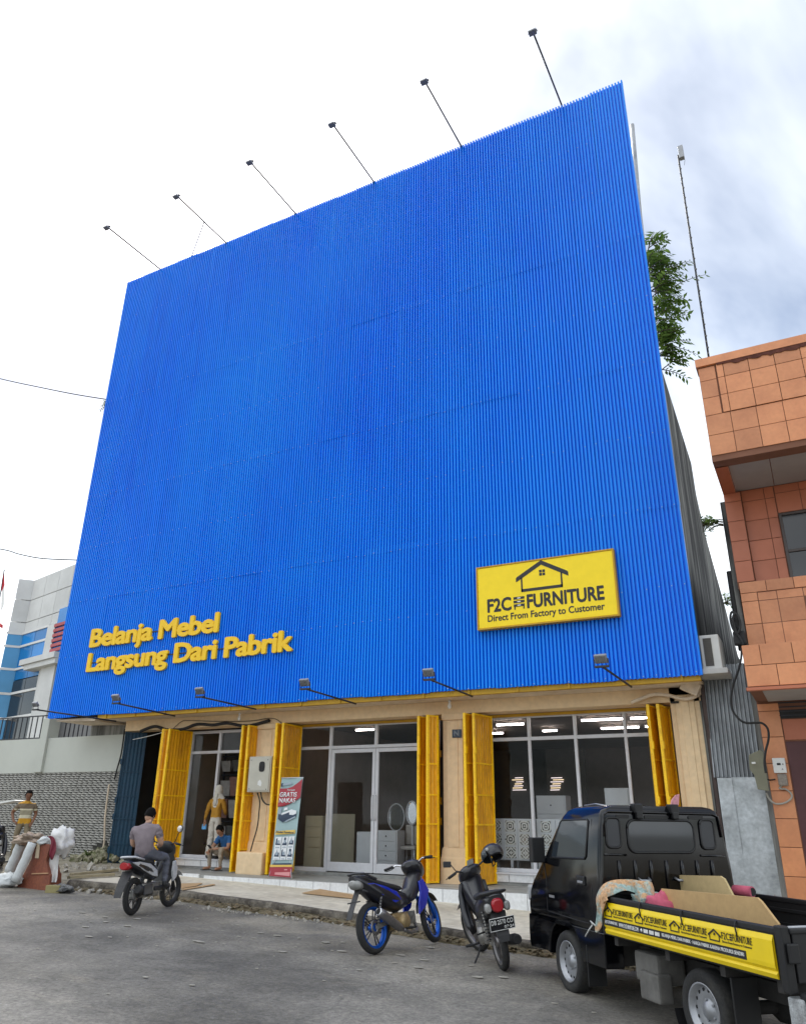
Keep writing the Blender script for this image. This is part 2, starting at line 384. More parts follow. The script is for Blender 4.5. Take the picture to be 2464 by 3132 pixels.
# ------------------------------------------------------------------ ground, road, pavement, kerb
KP = [(-13.45, 11.55), (-12.2, 11.68), (-10.8, 11.74), (-8.7, 11.58), (-7.0, 11.36), (-4.94, 10.93), (-2.0, 10.45), (2.0, 9.85), (9.0, 8.9)]
def kerb_y(x):
    for (a, ya), (b, yb) in zip(KP, KP[1:]):
        if x <= b: t = max(0, (x-a)/(b-a)); return ya+(yb-ya)*t
    return KP[-1][1]
def build_ground():
    m = MB(); m.quad((-400, -200, road_z(-60)-.5), (200, -200, -1.6), (200, 600, -1.6), (-400, 600, road_z(-60)-.5))
    tag(m.build('ground', m_soil), kind='structure')
    xs = [-45+0.3*i for i in range(190)]; ys = [-9+0.3*i for i in range(73)]
    vs = []; fs = []
    for y in ys:
        for x in xs: vs.append((x, y, road_z(x)+0.018*noise.noise(V((x*.5, y*.5, 0)))+0.006*noise.noise(V((x*2.1, y*2.1, 3)))))
    n = len(xs)
    for j in range(len(ys)-1):
        for i in range(n-1): fs.append((j*n+i, j*n+i+1, (j+1)*n+i+1, (j+1)*n+i))
    m = MB(); m.add(vs, fs, True); o = m.build('road', m_asph); tag(o, kind='structure')
    # worn asphalt: pale dusty margin, streaks, bright chips
    nt = m_asph.node_tree; N = nt.nodes; L = nt.links; b = N['Principled BSDF']; cur = b.inputs['Base Color'].links[0].from_socket
    g = N.new('ShaderNodeNewGeometry'); mp = N.new('ShaderNodeMapping'); mp.inputs['Scale'].default_value = (0.55, 2.2, 1); mp.inputs['Rotation'].default_value = (0, 0, 0.12); L.new(g.outputs['Position'], mp.inputs[0])
    n1 = N.new('ShaderNodeTexNoise'); n1.inputs['Scale'].default_value = 1.6; n1.inputs['Detail'].default_value = 10; n1.inputs['Roughness'].default_value = 0.72; L.new(mp.outputs[0], n1.inputs[0])
    r1 = N.new('ShaderNodeMapRange'); r1.inputs[1].default_value = .56; r1.inputs[2].default_value = .7; L.new(n1.outputs[0], r1.inputs[0])
    # dusty margin along the kerb
    sx = N.new('ShaderNodeSeparateXYZ'); L.new(g.outputs['Position'], sx.inputs[0])
    ma = N.new('ShaderNodeMath'); ma.operation = 'MULTIPLY_ADD'; ma.inputs[1].default_value = 0.13; L.new(sx.outputs[0], ma.inputs[0]); L.new(sx.outputs[1], ma.inputs[2])
    mr = N.new('ShaderNodeMapRange'); mr.inputs[1].default_value = 7.2; mr.inputs[2].default_value = 10.2; L.new(ma.outputs[0], mr.inputs[0])
    n4 = N.new('ShaderNodeTexNoise'); n4.inputs['Scale'].default_value = 1.0; n4.inputs['Detail'].default_value = 6; L.new(g.outputs['Position'], n4.inputs[0])
    mm = N.new('ShaderNodeMath'); mm.operation = 'MULTIPLY'; L.new(mr.outputs[0], mm.inputs[0]); m4 = N.new('ShaderNodeMapRange'); m4.inputs[1].default_value = .35; m4.inputs[2].default_value = .65; L.new(n4.outputs[0], m4.inputs[0]); L.new(m4.outputs[0], mm.inputs[1])
    ad = N.new('ShaderNodeMath'); ad.operation = 'MULTIPLY_ADD'; ad.inputs[1].default_value = .45; L.new(r1.outputs[0], ad.inputs[0]); L.new(mm.outputs[0], ad.inputs[2]); ad.use_clamp = True
    x1 = N.new('ShaderNodeMix'); x1.data_type = 'RGBA'; x1.inputs[7].default_value = (0.3, 0.27, 0.215, 1); L.new(ad.outputs[0], x1.inputs[0]); L.new(cur, x1.inputs[6])
    vo = N.new('ShaderNodeTexVoronoi'); vo.inputs['Scale'].default_value = 11; L.new(g.outputs['Position'], vo.inputs[0])
    n5 = N.new('ShaderNodeTexNoise'); n5.inputs['Scale'].default_value = 1.3; L.new(g.outputs['Position'], n5.inputs[0])
    lt = N.new('ShaderNodeMapRange'); lt.inputs[1].default_value = .16; lt.inputs[2].default_value = .1; L.new(vo.outputs['Distance'], lt.inputs[0])
    n6 = N.new('ShaderNodeMapRange'); n6.inputs[1].default_value = .5; n6.inputs[2].default_value = .7; n6.inputs[4].default_value = .8; L.new(n5.outputs[0], n6.inputs[0])
    m6 = N.new('ShaderNodeMath'); m6.operation = 'MULTIPLY'; L.new(lt.outputs[0], m6.inputs[0]); L.new(n6.outputs[0], m6.inputs[1])
    x2 = N.new('ShaderNodeMix'); x2.data_type = 'RGBA'; x2.inputs[7].default_value = (0.38, 0.37, 0.35, 1); L.new(m6.outputs[0], x2.inputs[0]); L.new(x1.outputs[2], x2.inputs[6])
    gr = N.new('ShaderNodeTexNoise'); gr.inputs['Scale'].default_value = 22; gr.inputs['Detail'].default_value = 5; gr.inputs['Roughness'].default_value = .75; L.new(g.outputs['Position'], gr.inputs[0])
    gm = N.new('ShaderNodeMapRange'); gm.inputs[1].default_value = .3; gm.inputs[2].default_value = .7; gm.inputs[3].default_value = .58; gm.inputs[4].default_value = 1.5; L.new(gr.outputs[0], gm.inputs[0])
    # cracks and darker old patches
    nw = N.new('ShaderNodeTexNoise'); nw.inputs['Scale'].default_value = 1.2; nw.inputs['Detail'].default_value = 4; L.new(g.outputs['Position'], nw.inputs[0])
    va = N.new('ShaderNodeVectorMath'); va.operation = 'MULTIPLY_ADD'; va.inputs[1].default_value = (.9, .9, 0); L.new(nw.outputs['Color'], va.inputs[0]); L.new(g.outputs['Position'], va.inputs[2])
    vc = N.new('ShaderNodeTexVoronoi'); vc.feature = 'DISTANCE_TO_EDGE'; vc.inputs['Scale'].default_value = .42; L.new(va.outputs[0], vc.inputs[0])
    ck = N.new('ShaderNodeMapRange'); ck.inputs[1].default_value = .004; ck.inputs[2].default_value = .012; ck.inputs[3].default_value = .86; ck.inputs[4].default_value = 1; L.new(vc.outputs['Distance'], ck.inputs[0])
    np_ = N.new('ShaderNodeTexNoise'); np_.inputs['Scale'].default_value = .38; np_.inputs['Detail'].default_value = 3; L.new(g.outputs['Position'], np_.inputs[0])
    pt = N.new('ShaderNodeMapRange'); pt.inputs[1].default_value = .42; pt.inputs[2].default_value = .6; pt.inputs[3].default_value = .72; pt.inputs[4].default_value = 1.25; L.new(np_.outputs[0], pt.inputs[0])
    # oil drips and the wheel-worn lane
    vo2 = N.new('ShaderNodeTexVoronoi'); vo2.inputs['Scale'].default_value = .55; vo2.inputs['Randomness'].default_value = 1; L.new(va.outputs[0], vo2.inputs[0])
    ol = N.new('ShaderNodeMapRange'); ol.inputs[1].default_value = .08; ol.inputs[2].default_value = .3; ol.inputs[3].default_value = .6; ol.inputs[4].default_value = 1; L.new(vo2.outputs['Distance'], ol.inputs[0])
    wv = N.new('ShaderNodeMath'); wv.operation = 'SINE'; w0 = N.new('ShaderNodeMath'); w0.operation = 'MULTIPLY'; w0.inputs[1].default_value = 3.4; L.new(ma.outputs[0], w0.inputs[0]); L.new(w0.outputs[0], wv.inputs[0])
    wm = N.new('ShaderNodeMapRange'); wm.inputs[1].default_value = -1; wm.inputs[2].default_value = 1; wm.inputs[3].default_value = .9; wm.inputs[4].default_value = 1.06; L.new(wv.outputs[0], wm.inputs[0])
    k0 = N.new('ShaderNodeMath'); k0.operation = 'MULTIPLY'; L.new(ol.outputs[0], k0.inputs[0]); L.new(wm.outputs[0], k0.inputs[1]); k00 = N.new('ShaderNodeMath'); k00.operation = 'MULTIPLY'; L.new(k0.outputs[0], k00.inputs[0]); L.new(gm.outputs[0], k00.inputs[1])
    k1 = N.new('ShaderNodeMath'); k1.operation = 'MULTIPLY'; L.new(k00.outputs[0], k1.inputs[0]); L.new(ck.outputs[0], k1.inputs[1]); k2 = N.new('ShaderNodeMath'); k2.operation = 'MULTIPLY'; L.new(k1.outputs[0], k2.inputs[0]); L.new(pt.outputs[0], k2.inputs[1])
    hv = N.new('ShaderNodeHueSaturation'); L.new(k2.outputs[0], hv.inputs['Value']); L.new(x2.outputs[2], hv.inputs['Color'])
    L.new(hv.outputs[0], b.inputs['Base Color'])
    # pavement
    m = MB(); xs = [-13.45+0.25*i for i in range(91)]; R = 9; vs = []; fs = []
    for x in xs:
        y0 = kerb_y(x)+.13
        for j in range(R):
            y = y0+(16.2-y0)*j/(R-1); vs.append((x, y, walk_z(x)+.006*noise.noise(V((x*1.7, y*1.7, 9)))))
    for i in range(len(xs)-1):
        for j in range(R-1): fs.append((i*R+j, (i+1)*R+j, (i+1)*R+j+1, i*R+j+1))
    m.add(vs, fs, True); tag(m.build('pavement', m_walk), kind='structure')
    # kerb: broken, rounded concrete edge
    m = MB(); rings = []; x = -13.5
    while x < 9:
        y = kerb_y(x); zt = walk_z(x)+.012; zb = road_z(x)-.06; h = zt-zb; j = lambda k: .035*noise.noise(V((x*3.3, k*1.7, 2)))+.02*noise.noise(V((x*9, k*3.1, 5)))
        rings.append([V((x, y-.03+j(0), zb)), V((x, y-.02+j(1), zb+h*.3)), V((x, y-.012+j(2), zb+h*.62)), V((x, y-.005+j(3), zb+h*.86)), V((x, y+.035+j(4)*.5, zt+j(6)*.35)), V((x, y+.15, zt+j(5)*.2-.004)), V((x, y+.16, zb))])
        x += .09
    m.loft(rings, True); tag(m.build('kerb', m_kerb), kind='structure')
    # earth beyond the end of the pavement
    m = MB(); xs = [-46+.4*i for i in range(82)]; R = 14; vs = []; fs = []
    for x in xs:
        for j in range(R):
            y = 11.25+(16.5-11.25)*j/(R-1); t = min(1, max(0, (y-11.3)/1.7)); t = t*t*(3-2*t)
            z = road_z(x)*(1-t)+(walk_z(x)+.0)*t+.03*t*noise.noise(V((x*1.3, y*1.3, 4)))+.02*noise.noise(V((x*3.5, y*3.5, 1)))
            if j == 0: z -= .08
            vs.append((x, y, z+.004))
    for i in range(len(xs)-1):
        for j in range(R-1): fs.append((i*R+j, (i+1)*R+j, (i+1)*R+j+1, i*R+j+1))
    m.add(vs, fs, True); tag(m.build('terrain', m_dirt), kind='structure')
build_ground()

# ------------------------------------------------------------------ the blue-clad shop building
SHOP = thing('shop_building', 'tall furniture shop clad in blue corrugated sheets above yellow folding doors', 'building', (-10, 15.5, 0.2))
XL, XR, ZB, ZT = -18.54, -1.657, 4.02, 18.72
def part(name, mb, mat, parent=SHOP, **k): return mb.build(name, mat, parent, world=True, **k)
SO = V(SHOP.location)
# cladding: every sheet its own piece, ten corrugations wide
def build_cladding():
    rows = [(ZB, 7.4), (7.25, 10.74), (10.55, 14.0), (13.85, ZT)]
    wdt = (XR-XL)/22; pit = wdt/10; K = 4
    TRX = (0.0, .07, .54, .61); TRAP = (.042, -.024, -.024, .042)
    for ri, (z0, z1) in enumerate(rows):
        me = None; h = z1-z0
        m = MB(); prof = []
        for k in range(10*K+4):
            t = k/K; y = TRAP[k % K]; prof.append(((k//K+TRX[k % K])*pit, y))
        vs = []; fs = []
        for z in (0, h*.5, h):
            vs += [V((x, y, z)) for x, y in prof]
        n = len(prof)
        for r in range(2):
            for k in range(n-1): fs.append((r*n+k, r*n+k+1, (r+1)*n+k+1, (r+1)*n+k))
        m.add(vs, fs, False); me = m.mesh('cladding_sheet'); me.materials.append(m_blue)
        for c in range(22):
            o = link('cladding_sheet', me, None, SHOP, V((XL+c*wdt, YP-.0035*ri-.003*(c % 2)+random.uniform(-.004, .004), z0+random.uniform(-.015, .015)*(ri == 0)+random.uniform(-.01, .01)*(ri == 3)))-SO,
                     (random.uniform(-.0012, .0012), random.uniform(-.0018, .0018), random.uniform(-.006, .006)))
    # fixing screws along the hidden rails
    m = MB()
    for z in [4.06, 5.67, 7.27, 8.9, 10.56, 12.2, 13.9, 15.5, 17.1, 18.6]:
        for c in range(22*10):
            if c % 3 == 0 and random.random() < .8:
                x = XL+(c+.3)*pit+random.uniform(-.004, .004); zz = z+random.uniform(-.02, .02)
                m.ball((x, YP-.034, zz), (.011, .009, .011), 6, 3)
    o = part('screw_row', m, M('screw head', (0.5, 0.58, 0.7), 0.4, 0.3, var=0)); tag(o, kind='stuff')
    # steel behind: rails and posts that carry the sheets, edge flashing
    m = MB()
    for z in [4.2, 5.67, 7.27, 8.9, 10.56, 12.2, 13.9, 15.5, 17.1, 18.55]: m.box(XL+.02, XR-.02, YP+.05, YP+.09, z-.03, z+.03)
    for i in range(9): x = XL+.1+(XR-XL-.2)*i/8; m.box(x-.03, x+.03, YP+.092, YP+.16, 4.1, 18.6)
    part('cladding_frame', m, m_black)
    m = MB(); m.box(XL-.03, XL-.012, YP-.03, YP+.12, ZB, ZT-.01); part('edge_flashing', m, m_blue)
    m = MB(); m.box(XR+.012, XR+.03, YP-.03, YP+.12, ZB, ZT+.02); part('edge_flashing', m, m_blue)
    m = MB(); m.box(-16.72, XR-.01, YP+.06, YP+.17, 3.93, 4.06)
    for i in range(15): x = -16.4+i*1.03; m.box(x-.02, x+.02, YP+.03, YP+.048, 3.93, 4.04)
    part('fascia_beam', m, m_ybeam)
build_cladding()
# concrete body behind, its side wall weathered
m = MB()
prof = [(14.56, 4.0), (14.56, 11.3), (16.05, 11.2), (19.6, 10.45), (19.7, 9.6), (20.6, 8.75), (23.4, 7.5), (25.6, 6.4), (30, 6.2), (30, 4.0)]
m.prism([(-18.3, y, z) for y, z in prof], (16.52, 0, 0)); part('upper_wall', m, m_conc)
m = MB(); m.box(-1.86, -1.79, 15.17, 30, -.1, 3.998); part('side_wall', m, m_conc)
m = MB(); m.box(-18.28, -16.6, 15.6, 30, .2, 3.998); part('side_wall', m, m_conc)
m = MB(); m.box(-16.72, -1.70, 14.44, 16.3, 3.945, 3.995); part('soffit', m, m_soff)
m = MB(); m.box(-16.45, -1.80, YC+.02, 15.6, 3.68, 3.944); part('lintel', m, m_beige)
m = MB(); m.prism([(-18.4, 14.5, 3.99), (-16.9, 14.5, 3.99), (-16.9, 14.5, 3.9), (-18.4, 14.5, 3.95)], (0, 1.2, 0)); part('soffit', m, m_soff)
# piers
def pier(x0, x1, name='pier', base=True, y0=YC, zt=3.68, cap=True, zb=.40, flute=None):
    m = MB(); w = x1-x0
    m.box(x0+.03, x1-.03, y0+.02, 15.72, zb, zt-.001)
    m.cbox(x0+.13*w/.64, x1-.13*w/.64, y0-.012, y0+.1, 1.06, zt-.14, .015)
    m.cbox(x0+.24*w/.64, x1-.24*w/.64, y0-.026, y0+.05, 1.08, zt-.16, .012)
    if cap: m.cbox(x0+.005, x1-.005, y0-.02, 15.6, zt-.13, zt-.002, .02)
    p = part(name, m, m_beige)
    if base:
        m = MB(); a = lambda e: [V((x0-e, y0-.03-e, 0)), V((x1+e, y0-.03-e, 0)), V((x1+e, y0+.3, 0)), V((x0-e, y0+.3, 0))]
        rings = [[q+V((0, 0, z)) for q in a(e)] for z, e in ((zb, .02), (.86, .012), (.9, .0), (1.03, -.012), (1.075, -.03), (1.08, -.06))]
        m.loft(rings, False); part('pier_base', m, m_beige, p)
    return p
pier(-7.07, -6.45)
pier(-12.02, -11.2)
pier(-2.377, -1.80, base=False, cap=False, zt=3.944, zb=-.05)
m = MB(); m.cbox(-11.93, -11.22, 14.7, 15.1, .40, .86, .03); part('plinth_block', m, m_beige)
# platform with a front of white tiles
m = MB(); m.box(-14.75, -1.80, 14.03, 16.4, -.1, .412); part('platform', m, m_plat)
def step_tiles(x0, x1, y, zt, zb, w=.405, name='step_tile'):
    x = x0; m0 = None
    while x < x1-.05:
        xe = min(x+w-.012, x1)
        b = (zb(x) if callable(zb) else zb); b2 = (zb(xe) if callable(zb) else zb)
        m = MB(); m.prism([(x, y, b), (xe, y, b2), (xe, y, zt), (x, y, zt)], (0, .035, 0))
        part(name, m, m_tile); x += w
step_tiles(-14.7, -12.35, 14.0, .425, lambda x: walk_z(x)-.02)
step_tiles(-12.2, -1.85, 14.0, .405, lambda x: walk_z(x)-.02)
def sill(x0, x1):
    m = MB(); m.box(x0, x1, 15.52, 16.3, .413, .60); part('sill', m, m_plat); step_tiles(x0+.01, x1, 15.495, .605, .47, .5)
    m = MB(); m.cbox(x0, x1, 15.47, 15.8, .606, .635, .006); part('sill_cap', m, m_alu)
sill(-14.65, -12.75); sill(-6.3, -2.4)
m = MB(); m.box(-11.25, -7.2, 15.58, 16.3, .413, .47); part('sill', m, m_plat)
# rooms behind the shop fronts
def room(x0, x1, zf, y1, wm=m_intw):
    m = MB(); m.quad((x0, 15.8, zf), (x1, 15.8, zf), (x1, y1, zf), (x0, y1, zf)); part('room_floor', m, m_intf)
    m = MB(); m.quad((x0, 15.6, 3.9), (x1, 15.6, 3.9), (x1, y1, 3.9), (x0, y1, 3.9)); part('room_ceiling', m, wm)
    m = MB(); m.quad((x0, y1, zf), (x1, y1, zf), (x1, y1, 3.9), (x0, y1, 3.9)); m.quad((x0, 15.6, zf), (x0, y1, zf), (x0, y1, 3.9), (x0, 15.6, 3.9)); m.quad((x1, 15.6, zf), (x1, y1, zf), (x1, y1, 3.9), (x1, 15.6, 3.9)); part('room_wall', m, wm)
room(-12.1, -1.9, .48, 27)
room(-14.85, -12.12, .6, 19.5)
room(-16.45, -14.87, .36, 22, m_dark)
# shop fronts
def frame(bars, panes, z0, z1):
    m = MB()
    for b in bars: m.cbox(*b, .008)
    f = part('window_frame', m, m_alu)
    for (x0, x1, za, zb) in panes:
        m = MB(); m.box(x0, x1, YF+.02, YF+.028, za, zb); part('pane', m, m_glass, f)
    return f
w_ = .035
def vbar(x, z0, z1, w=w_): return (x-w, x+w, YF-.03, YF+.05, z0, z1)
def hbar(x0, x1, z, w=w_): return (x0, x1, YF-.025, YF+.045, z-w, z+w)
# left shop
x0, xm, x1 = X(q1(1228, 560)), X(q1(1405, 560)), X(q1(1565, 560)); zt, ztr = 3.62, Zh(q1(1400, 625))
frame([vbar(x0, .636, zt), vbar(xm, .636, zt), vbar(x1, .636, zt), hbar(x0, x1, ztr), hbar(x0, x1, zt), hbar(x0, xm, .67)],
      [(x0, xm, .66, ztr), (x0, xm, ztr, zt), (xm, x1, ztr, zt)], .636, zt)
# middle shop with a glazed double door
xa, xb, xc, xd = X(q2(200, 590)), X(q2(400, 590)), X(q2(688, 590)), X(q2(985, 590)); ztr = 3.13; zt = 3.63
frame([vbar(xa, .47, zt), vbar(xb, .47, zt), vbar(xd, .47, zt), (xc-w_, xc+w_, YF-.03, YF+.05, ztr, zt), hbar(xa, xd, ztr), hbar(xa, xd, zt), hbar(xa, xb, .51, .045)],
      [(xa, xb, .5, ztr), (xa, xb, ztr, zt), (xb, xc, ztr, zt), (xc, xd, ztr, zt)], .47, zt)
for (da, db, hs) in ((xb+.04, xc-.005, 1), (xc+.005, xd-.04, -1)):
    m = MB(); t = .075
    for b in ((da, da+t, YF-.02, YF+.04, .49, ztr-.045), (db-t, db, YF-.02, YF+.04, .49, ztr-.045), (da+t, db-t, YF-.018, YF+.038, ztr-.13, ztr-.045), (da+t, db-t, YF-.018, YF+.038, .49, .68)): m.cbox(*b, .008)
    d = part('glass_door', m, m_alu)
    m = MB(); m.box(da+t, db-t, YF+.008, YF+.016, .68, ztr-.13); part('pane', m, m_glass, d)
    hx = (db-t/2) if hs == 1 else (da+t/2)
    m = MB(); m.tube([(hx, YF-.02, 1.55), (hx-.0*hs, YF-.07, 1.58), (hx, YF-.075, 1.62), (hx, YF-.075, 2.0), (hx, YF-.07, 2.04), (hx, YF-.02, 2.07)], .014, 8); part('handle', m, m_alu, d)
# right shop
xs = [X(q2(1410, 540)), X(q3(18, 540)), X(q3(247, 530)), X(q3(565, 520)), X(q3(740, 515))]
xs[1] = X(q2(1662, 545)); zt = 3.63; ztr = Zh(q3(300, 525))
frame([vbar(x, .636, zt, .03) for x in xs]+[hbar(xs[0], xs[-1], ztr), hbar(xs[0], xs[-1], zt), hbar(xs[0], xs[-1], .67)],
      [(a, b, za, zb) for a, b in zip(xs, xs[1:]) for za, zb in ((.66, ztr), (ztr, zt))], .636, zt)
m = MB(); m.box(-6.3, -2.4, YF-.1, YF-.04, 3.62, 3.678); m.box(-11.3, -7.2, YF-.1, YF-.04, 3.62, 3.678); part('track_rail', m, m_ybeam)
# yellow folding doors: zigzag stacks of ribbed leaves
def stack(pts, label, mat=m_yel, edge=m_yel2, zb=.43, zt=3.63, rails=(.9, 1.5, 2.05, 2.65), name='folding_door', hinges=True):
    first = None
    root = None
    for i, (p, q) in enumerate(zip(pts, pts[1:])):
        p = V((p[0], p[1], 0)); q = V((q[0], q[1], 0)); d = (q-p); wd = d.length; d.normalize(); n = V((d.y, -d.x, 0))
        if n.x < 0: n = -n
        m = MB(); K = max(4, int(wd/.05)); rib = []
        for k in range(K+1):
            t = .03+(wd-.06)*k/K; rib.append(p+d*t+n*(.006 if k % 2 else -.006))
        for k in range(K): a, b = rib[k], rib[k+1]; m.quad(a+V((0, 0, zb)), b+V((0, 0, zb)), b+V((0, 0, zt)), a+V((0, 0, zt)))
        par = root or SHOP
        leaf = part(name if root is None else 'door_leaf', m, mat, par)
        if root is None: root = leaf; tag(leaf, label)
        m = MB()
        for a in (p+d*.018, q-d*.018): m.bar(a+V((0, 0, zb)), a+V((0, 0, zt)), .036, .05, up=n)
        for z in (zb+.02,)+tuple(rails)+(zt-.02,): m.bar(p+d*.036+V((0, 0, z)), q-d*.036+V((0, 0, z)), .04, .03, up=V((0, 0, 1)))
        part('leaf_frame', m, edge, root)
        if hinges:
            m = MB()
            for z in (zb+.3, 1.55, 1.95, 2.9):
                m.cbox(-.03, .03, -.02, .02, -.07, .07, .006, Matrix.Rotation(math.atan2(d.y, d.x), 3, 'Z'), p+n*.03+V((0, 0, z)))
            m.split('hinge', edge, root, True)
    return root
stack([(-14.76, 14.95), (-14.66, 14.74), (-14.53, 14.95), (-14.46, 14.76), (-14.42, 15.55)], 'yellow ribbed folding door at the left of the narrow shop')
stack([(-11.9, 15.55), (-12.02, 14.85), (-12.13, 15.45), (-12.2, 14.85), (-12.24, 15.5)], 'yellow folding door beside the grey meter cabinet')
stack([(-11.3, 15.2), (-11.12, 14.75), (-11.08, 15.4), (-10.96, 14.78), (-11.02, 15.62)], 'yellow folding door behind the red roll-up banner')
stack([(-7.62, 15.6), (-7.46, 14.82), (-7.3, 15.5), (-7.2, 14.72), (-7.06, 14.95)], 'yellow folding door left of the beige pier')
stack([(-6.42, 15.1), (-6.36, 14.72), (-6.27, 15.3), (-6.19, 14.8), (-6.07, 15.5)], 'yellow folding door right of the beige pier')
stack([(-2.86, 15.6), (-2.72, 14.9), (-2.63, 15.5), (-2.54, 14.9), (-2.44, 15.5)], 'yellow folding door at the far right of the shop', zb=.5)
m_teal = M('dark blue door paint', (0.004, 0.035, 0.075), 0.6, var=0.2, scale=3, col2=(0.006, 0.05, 0.095))
stack([(-16.42, 15.16), (-16.02, 15.55)], 'dark blue steel door open at the stair entrance', m_teal, m_teal, zb=.46, zt=3.66)
# roofing sheet edge and pipe above the roof
m = MB(); m.tube([at(1932, 382, 15.6), at(1955, 655, 15.6), (-1.84, 15.6, 11.1)], .055, 10); part('vent_pipe', m, m_zink)
# ------------------------------------------------------------------ raised yellow lettering on the cladding
m_let = M('yellow letter face', (0.92, 0.6, 0.01), 0.5, var=0.06, scale=9, col2=(0.86, 0.52, 0.01))
m_sign = M('yellow sign face', (0.96, 0.7, 0.0), 0.45, var=0.04, scale=5)
m_ink = M('black print', (0.012, 0.012, 0.016), 0.45, var=0)
m_logo_white = M('white print', (0.8, 0.8, 0.78), 0.5, var=0)
EX, EZ = V((1, 0, 0)), V((0, 0, 1))
def letters(root, body, x0, x1, z0, zcap, Y, ext):
    """each letter a solid of its own; measured by typing the line letter by letter"""
    full = text_mesh(body, 1.0, 0, .0, .0, .94); fa, fb, _, _ = bounds(full)
    cap = bounds(text_mesh('L', 1.0, 0, .0)); hcap = cap[3]-cap[2]; sx = (x1-x0)/(fb-fa); sz = (zcap-z0)/hcap
    for i, ch in enumerate(body):
        if ch == ' ': continue
        pre = bounds(text_mesh(body[:i+1], 1.0, 0, .0, .0, .94)); one = text_mesh(ch, 1.0, 0, .0); ob = bounds(one)
        dx = pre[1]-ob[1]
        b1 = bmesh.new(); b1.from_mesh(one)
        r = bmesh.ops.extrude_face_region(b1, geom=b1.faces[:])
        for q in r['geom']:
            if isinstance(q, bmesh.types.BMVert): q.co.z = 1
        tmp = bpy.data.meshes.new('tmp'); b1.to_mesh(tmp); b1.free(); bm = bmesh.new()
        # heavy strokes: the same solid nudged round a small circle
        for k in range(9):
            n0 = len(bm.verts); bm.from_mesh(tmp); bm.verts.ensure_lookup_table(); a_ = 2*pi*k/8; d_ = 0 if k == 8 else .036
            for q in bm.verts[n0:]:
                q.co = V((x0+(q.co.x+dx-fa+d_*cos(a_))*sx, Y-q.co.z*(ext+.0007*k), z0+(q.co.y-cap[2]+d_*sin(a_))*sz))-root.location
        bpy.data.meshes.remove(tmp)
        bmesh.ops.recalc_face_normals(bm, faces=bm.faces[:]); bm.to_mesh(one); bm.free(); one.materials.clear()
        link('letter', one, m_let, root)
SL = thing('wall_lettering', 'two lines of raised yellow letters reading Belanja Mebel Langsung Dari Pabrik', 'lettering', (-14, 14.3, 5.2))
letters(SL, 'Belanja Mebel', -17.31, -12.82, 5.87, 6.34, YP-.03, .055)
letters(SL, 'Langsung Dari Pabrik', -17.28, -10.5, 5.2, 5.665, YP-.03, .055)
m = MB()
for (x0, x1, z) in ((-17.2, -12.9, 6.08), (-17.2, -10.6, 5.42)): m.box(x0, x1, YP-.04, YP-.028, z-.015, z+.015)
m.build('fixing_rail', m_black, SL, world=True)

# ------------------------------------------------------------------ yellow sign board
SB = thing('sign_board', 'yellow sign board with black house logo and shop name on the blue cladding', 'sign', (-4.36, 14.25, 5.2))
YS = 14.2
m = MB(); m.cbox(-5.77, -2.95, YS, YP-.02, 5.215, 6.495, .012); m.build('sign_box', m_sign, SB, world=True)
m = MB()
for b in ((-5.80, -5.772, YS-.012, YP-.03, 5.185, 6.525), (-2.948, -2.92, YS-.012, YP-.03, 5.185, 6.525), (-5.772, -2.948, YS-.012, YP-.03, 5.185, 5.213), (-5.772, -2.948, YS-.012, YP-.03, 6.497, 6.525)): m.box(*b)
m.build('sign_frame', m_ybeam, SB, world=True)
def house_logo(root, o, ex, ez, s, mat, big=True):
    """roof chevron, box and four small window panes; o = lower left, s = width"""
    o = V(o); ex = V(ex); ez = V(ez); n = ex.cross(ez)*.004; P = lambda x, z: o+ex*(x*s)+ez*(z*s)
    m = MB(); t = .075 if big else .075
    m.prism([P(0, .19), P(.5, .47), P(1, .19), P(1, .19+t), P(.98, .2+t*1.2), P(.5, .475+t*1.1), P(.02, .2+t*1.2), P(0, .19+t)], n)
    for a, b in (((.095, .0), (.125, .27)), ((.855, 0), (.885, .27))): m.prism([P(*a), P(b[0], a[1]), P(*b), P(a[0], b[1])], n)
    m.prism([P(.095, -.01), P(.885, -.01), P(.885, .045), P(.095, .045)], n)
    for i in (0, 1):
        for j in (0, 1): x = .455+.062*i; z = .26+.062*j; m.prism([P(x, z), P(x+.05, z), P(x+.05, z+.05), P(x, z+.05)], n)
    return m.build('logo', mat, root)
house_logo(SB, V((-4.93, YS-.001, 5.885))-SB.location, EX, EZ, 1.09, m_ink)
text_obj('print', 'F2C', m_ink, SB, (-5.56, YS-.001, 5.535), EX, EZ, .5, .265, True, heavy=.034)
text_obj('print', 'FURNITURE', m_ink, SB, (-4.71, YS-.001, 5.535), EX, EZ, 1.53, .265, True, heavy=.034)
text_words('print', 'Direct From Factory to Customer', m_ink, SB, (-5.565, YS-.001, 5.295), EX, EZ, 2.38, .175, True, heavy=.022)
m = MB()
for k in range(3): z = 5.585+k*.075; m.box(-5.0, -4.77, YS-.005, YS-.001, z, z+.052)
m.box(-4.99, -4.965, YS-.005, YS-.001, 5.53, 5.584); m.box(-4.80, -4.775, YS-.005, YS-.001, 5.53, 5.584); m.build('logo', m_ink, SB, world=True)
m = MB()
for k in range(3): z = 5.6+k*.075; m.box(-4.92, -4.85, YS-.009, YS-.0055, z, z+.02)
m.build('logo', m_logo_white, SB, world=True)

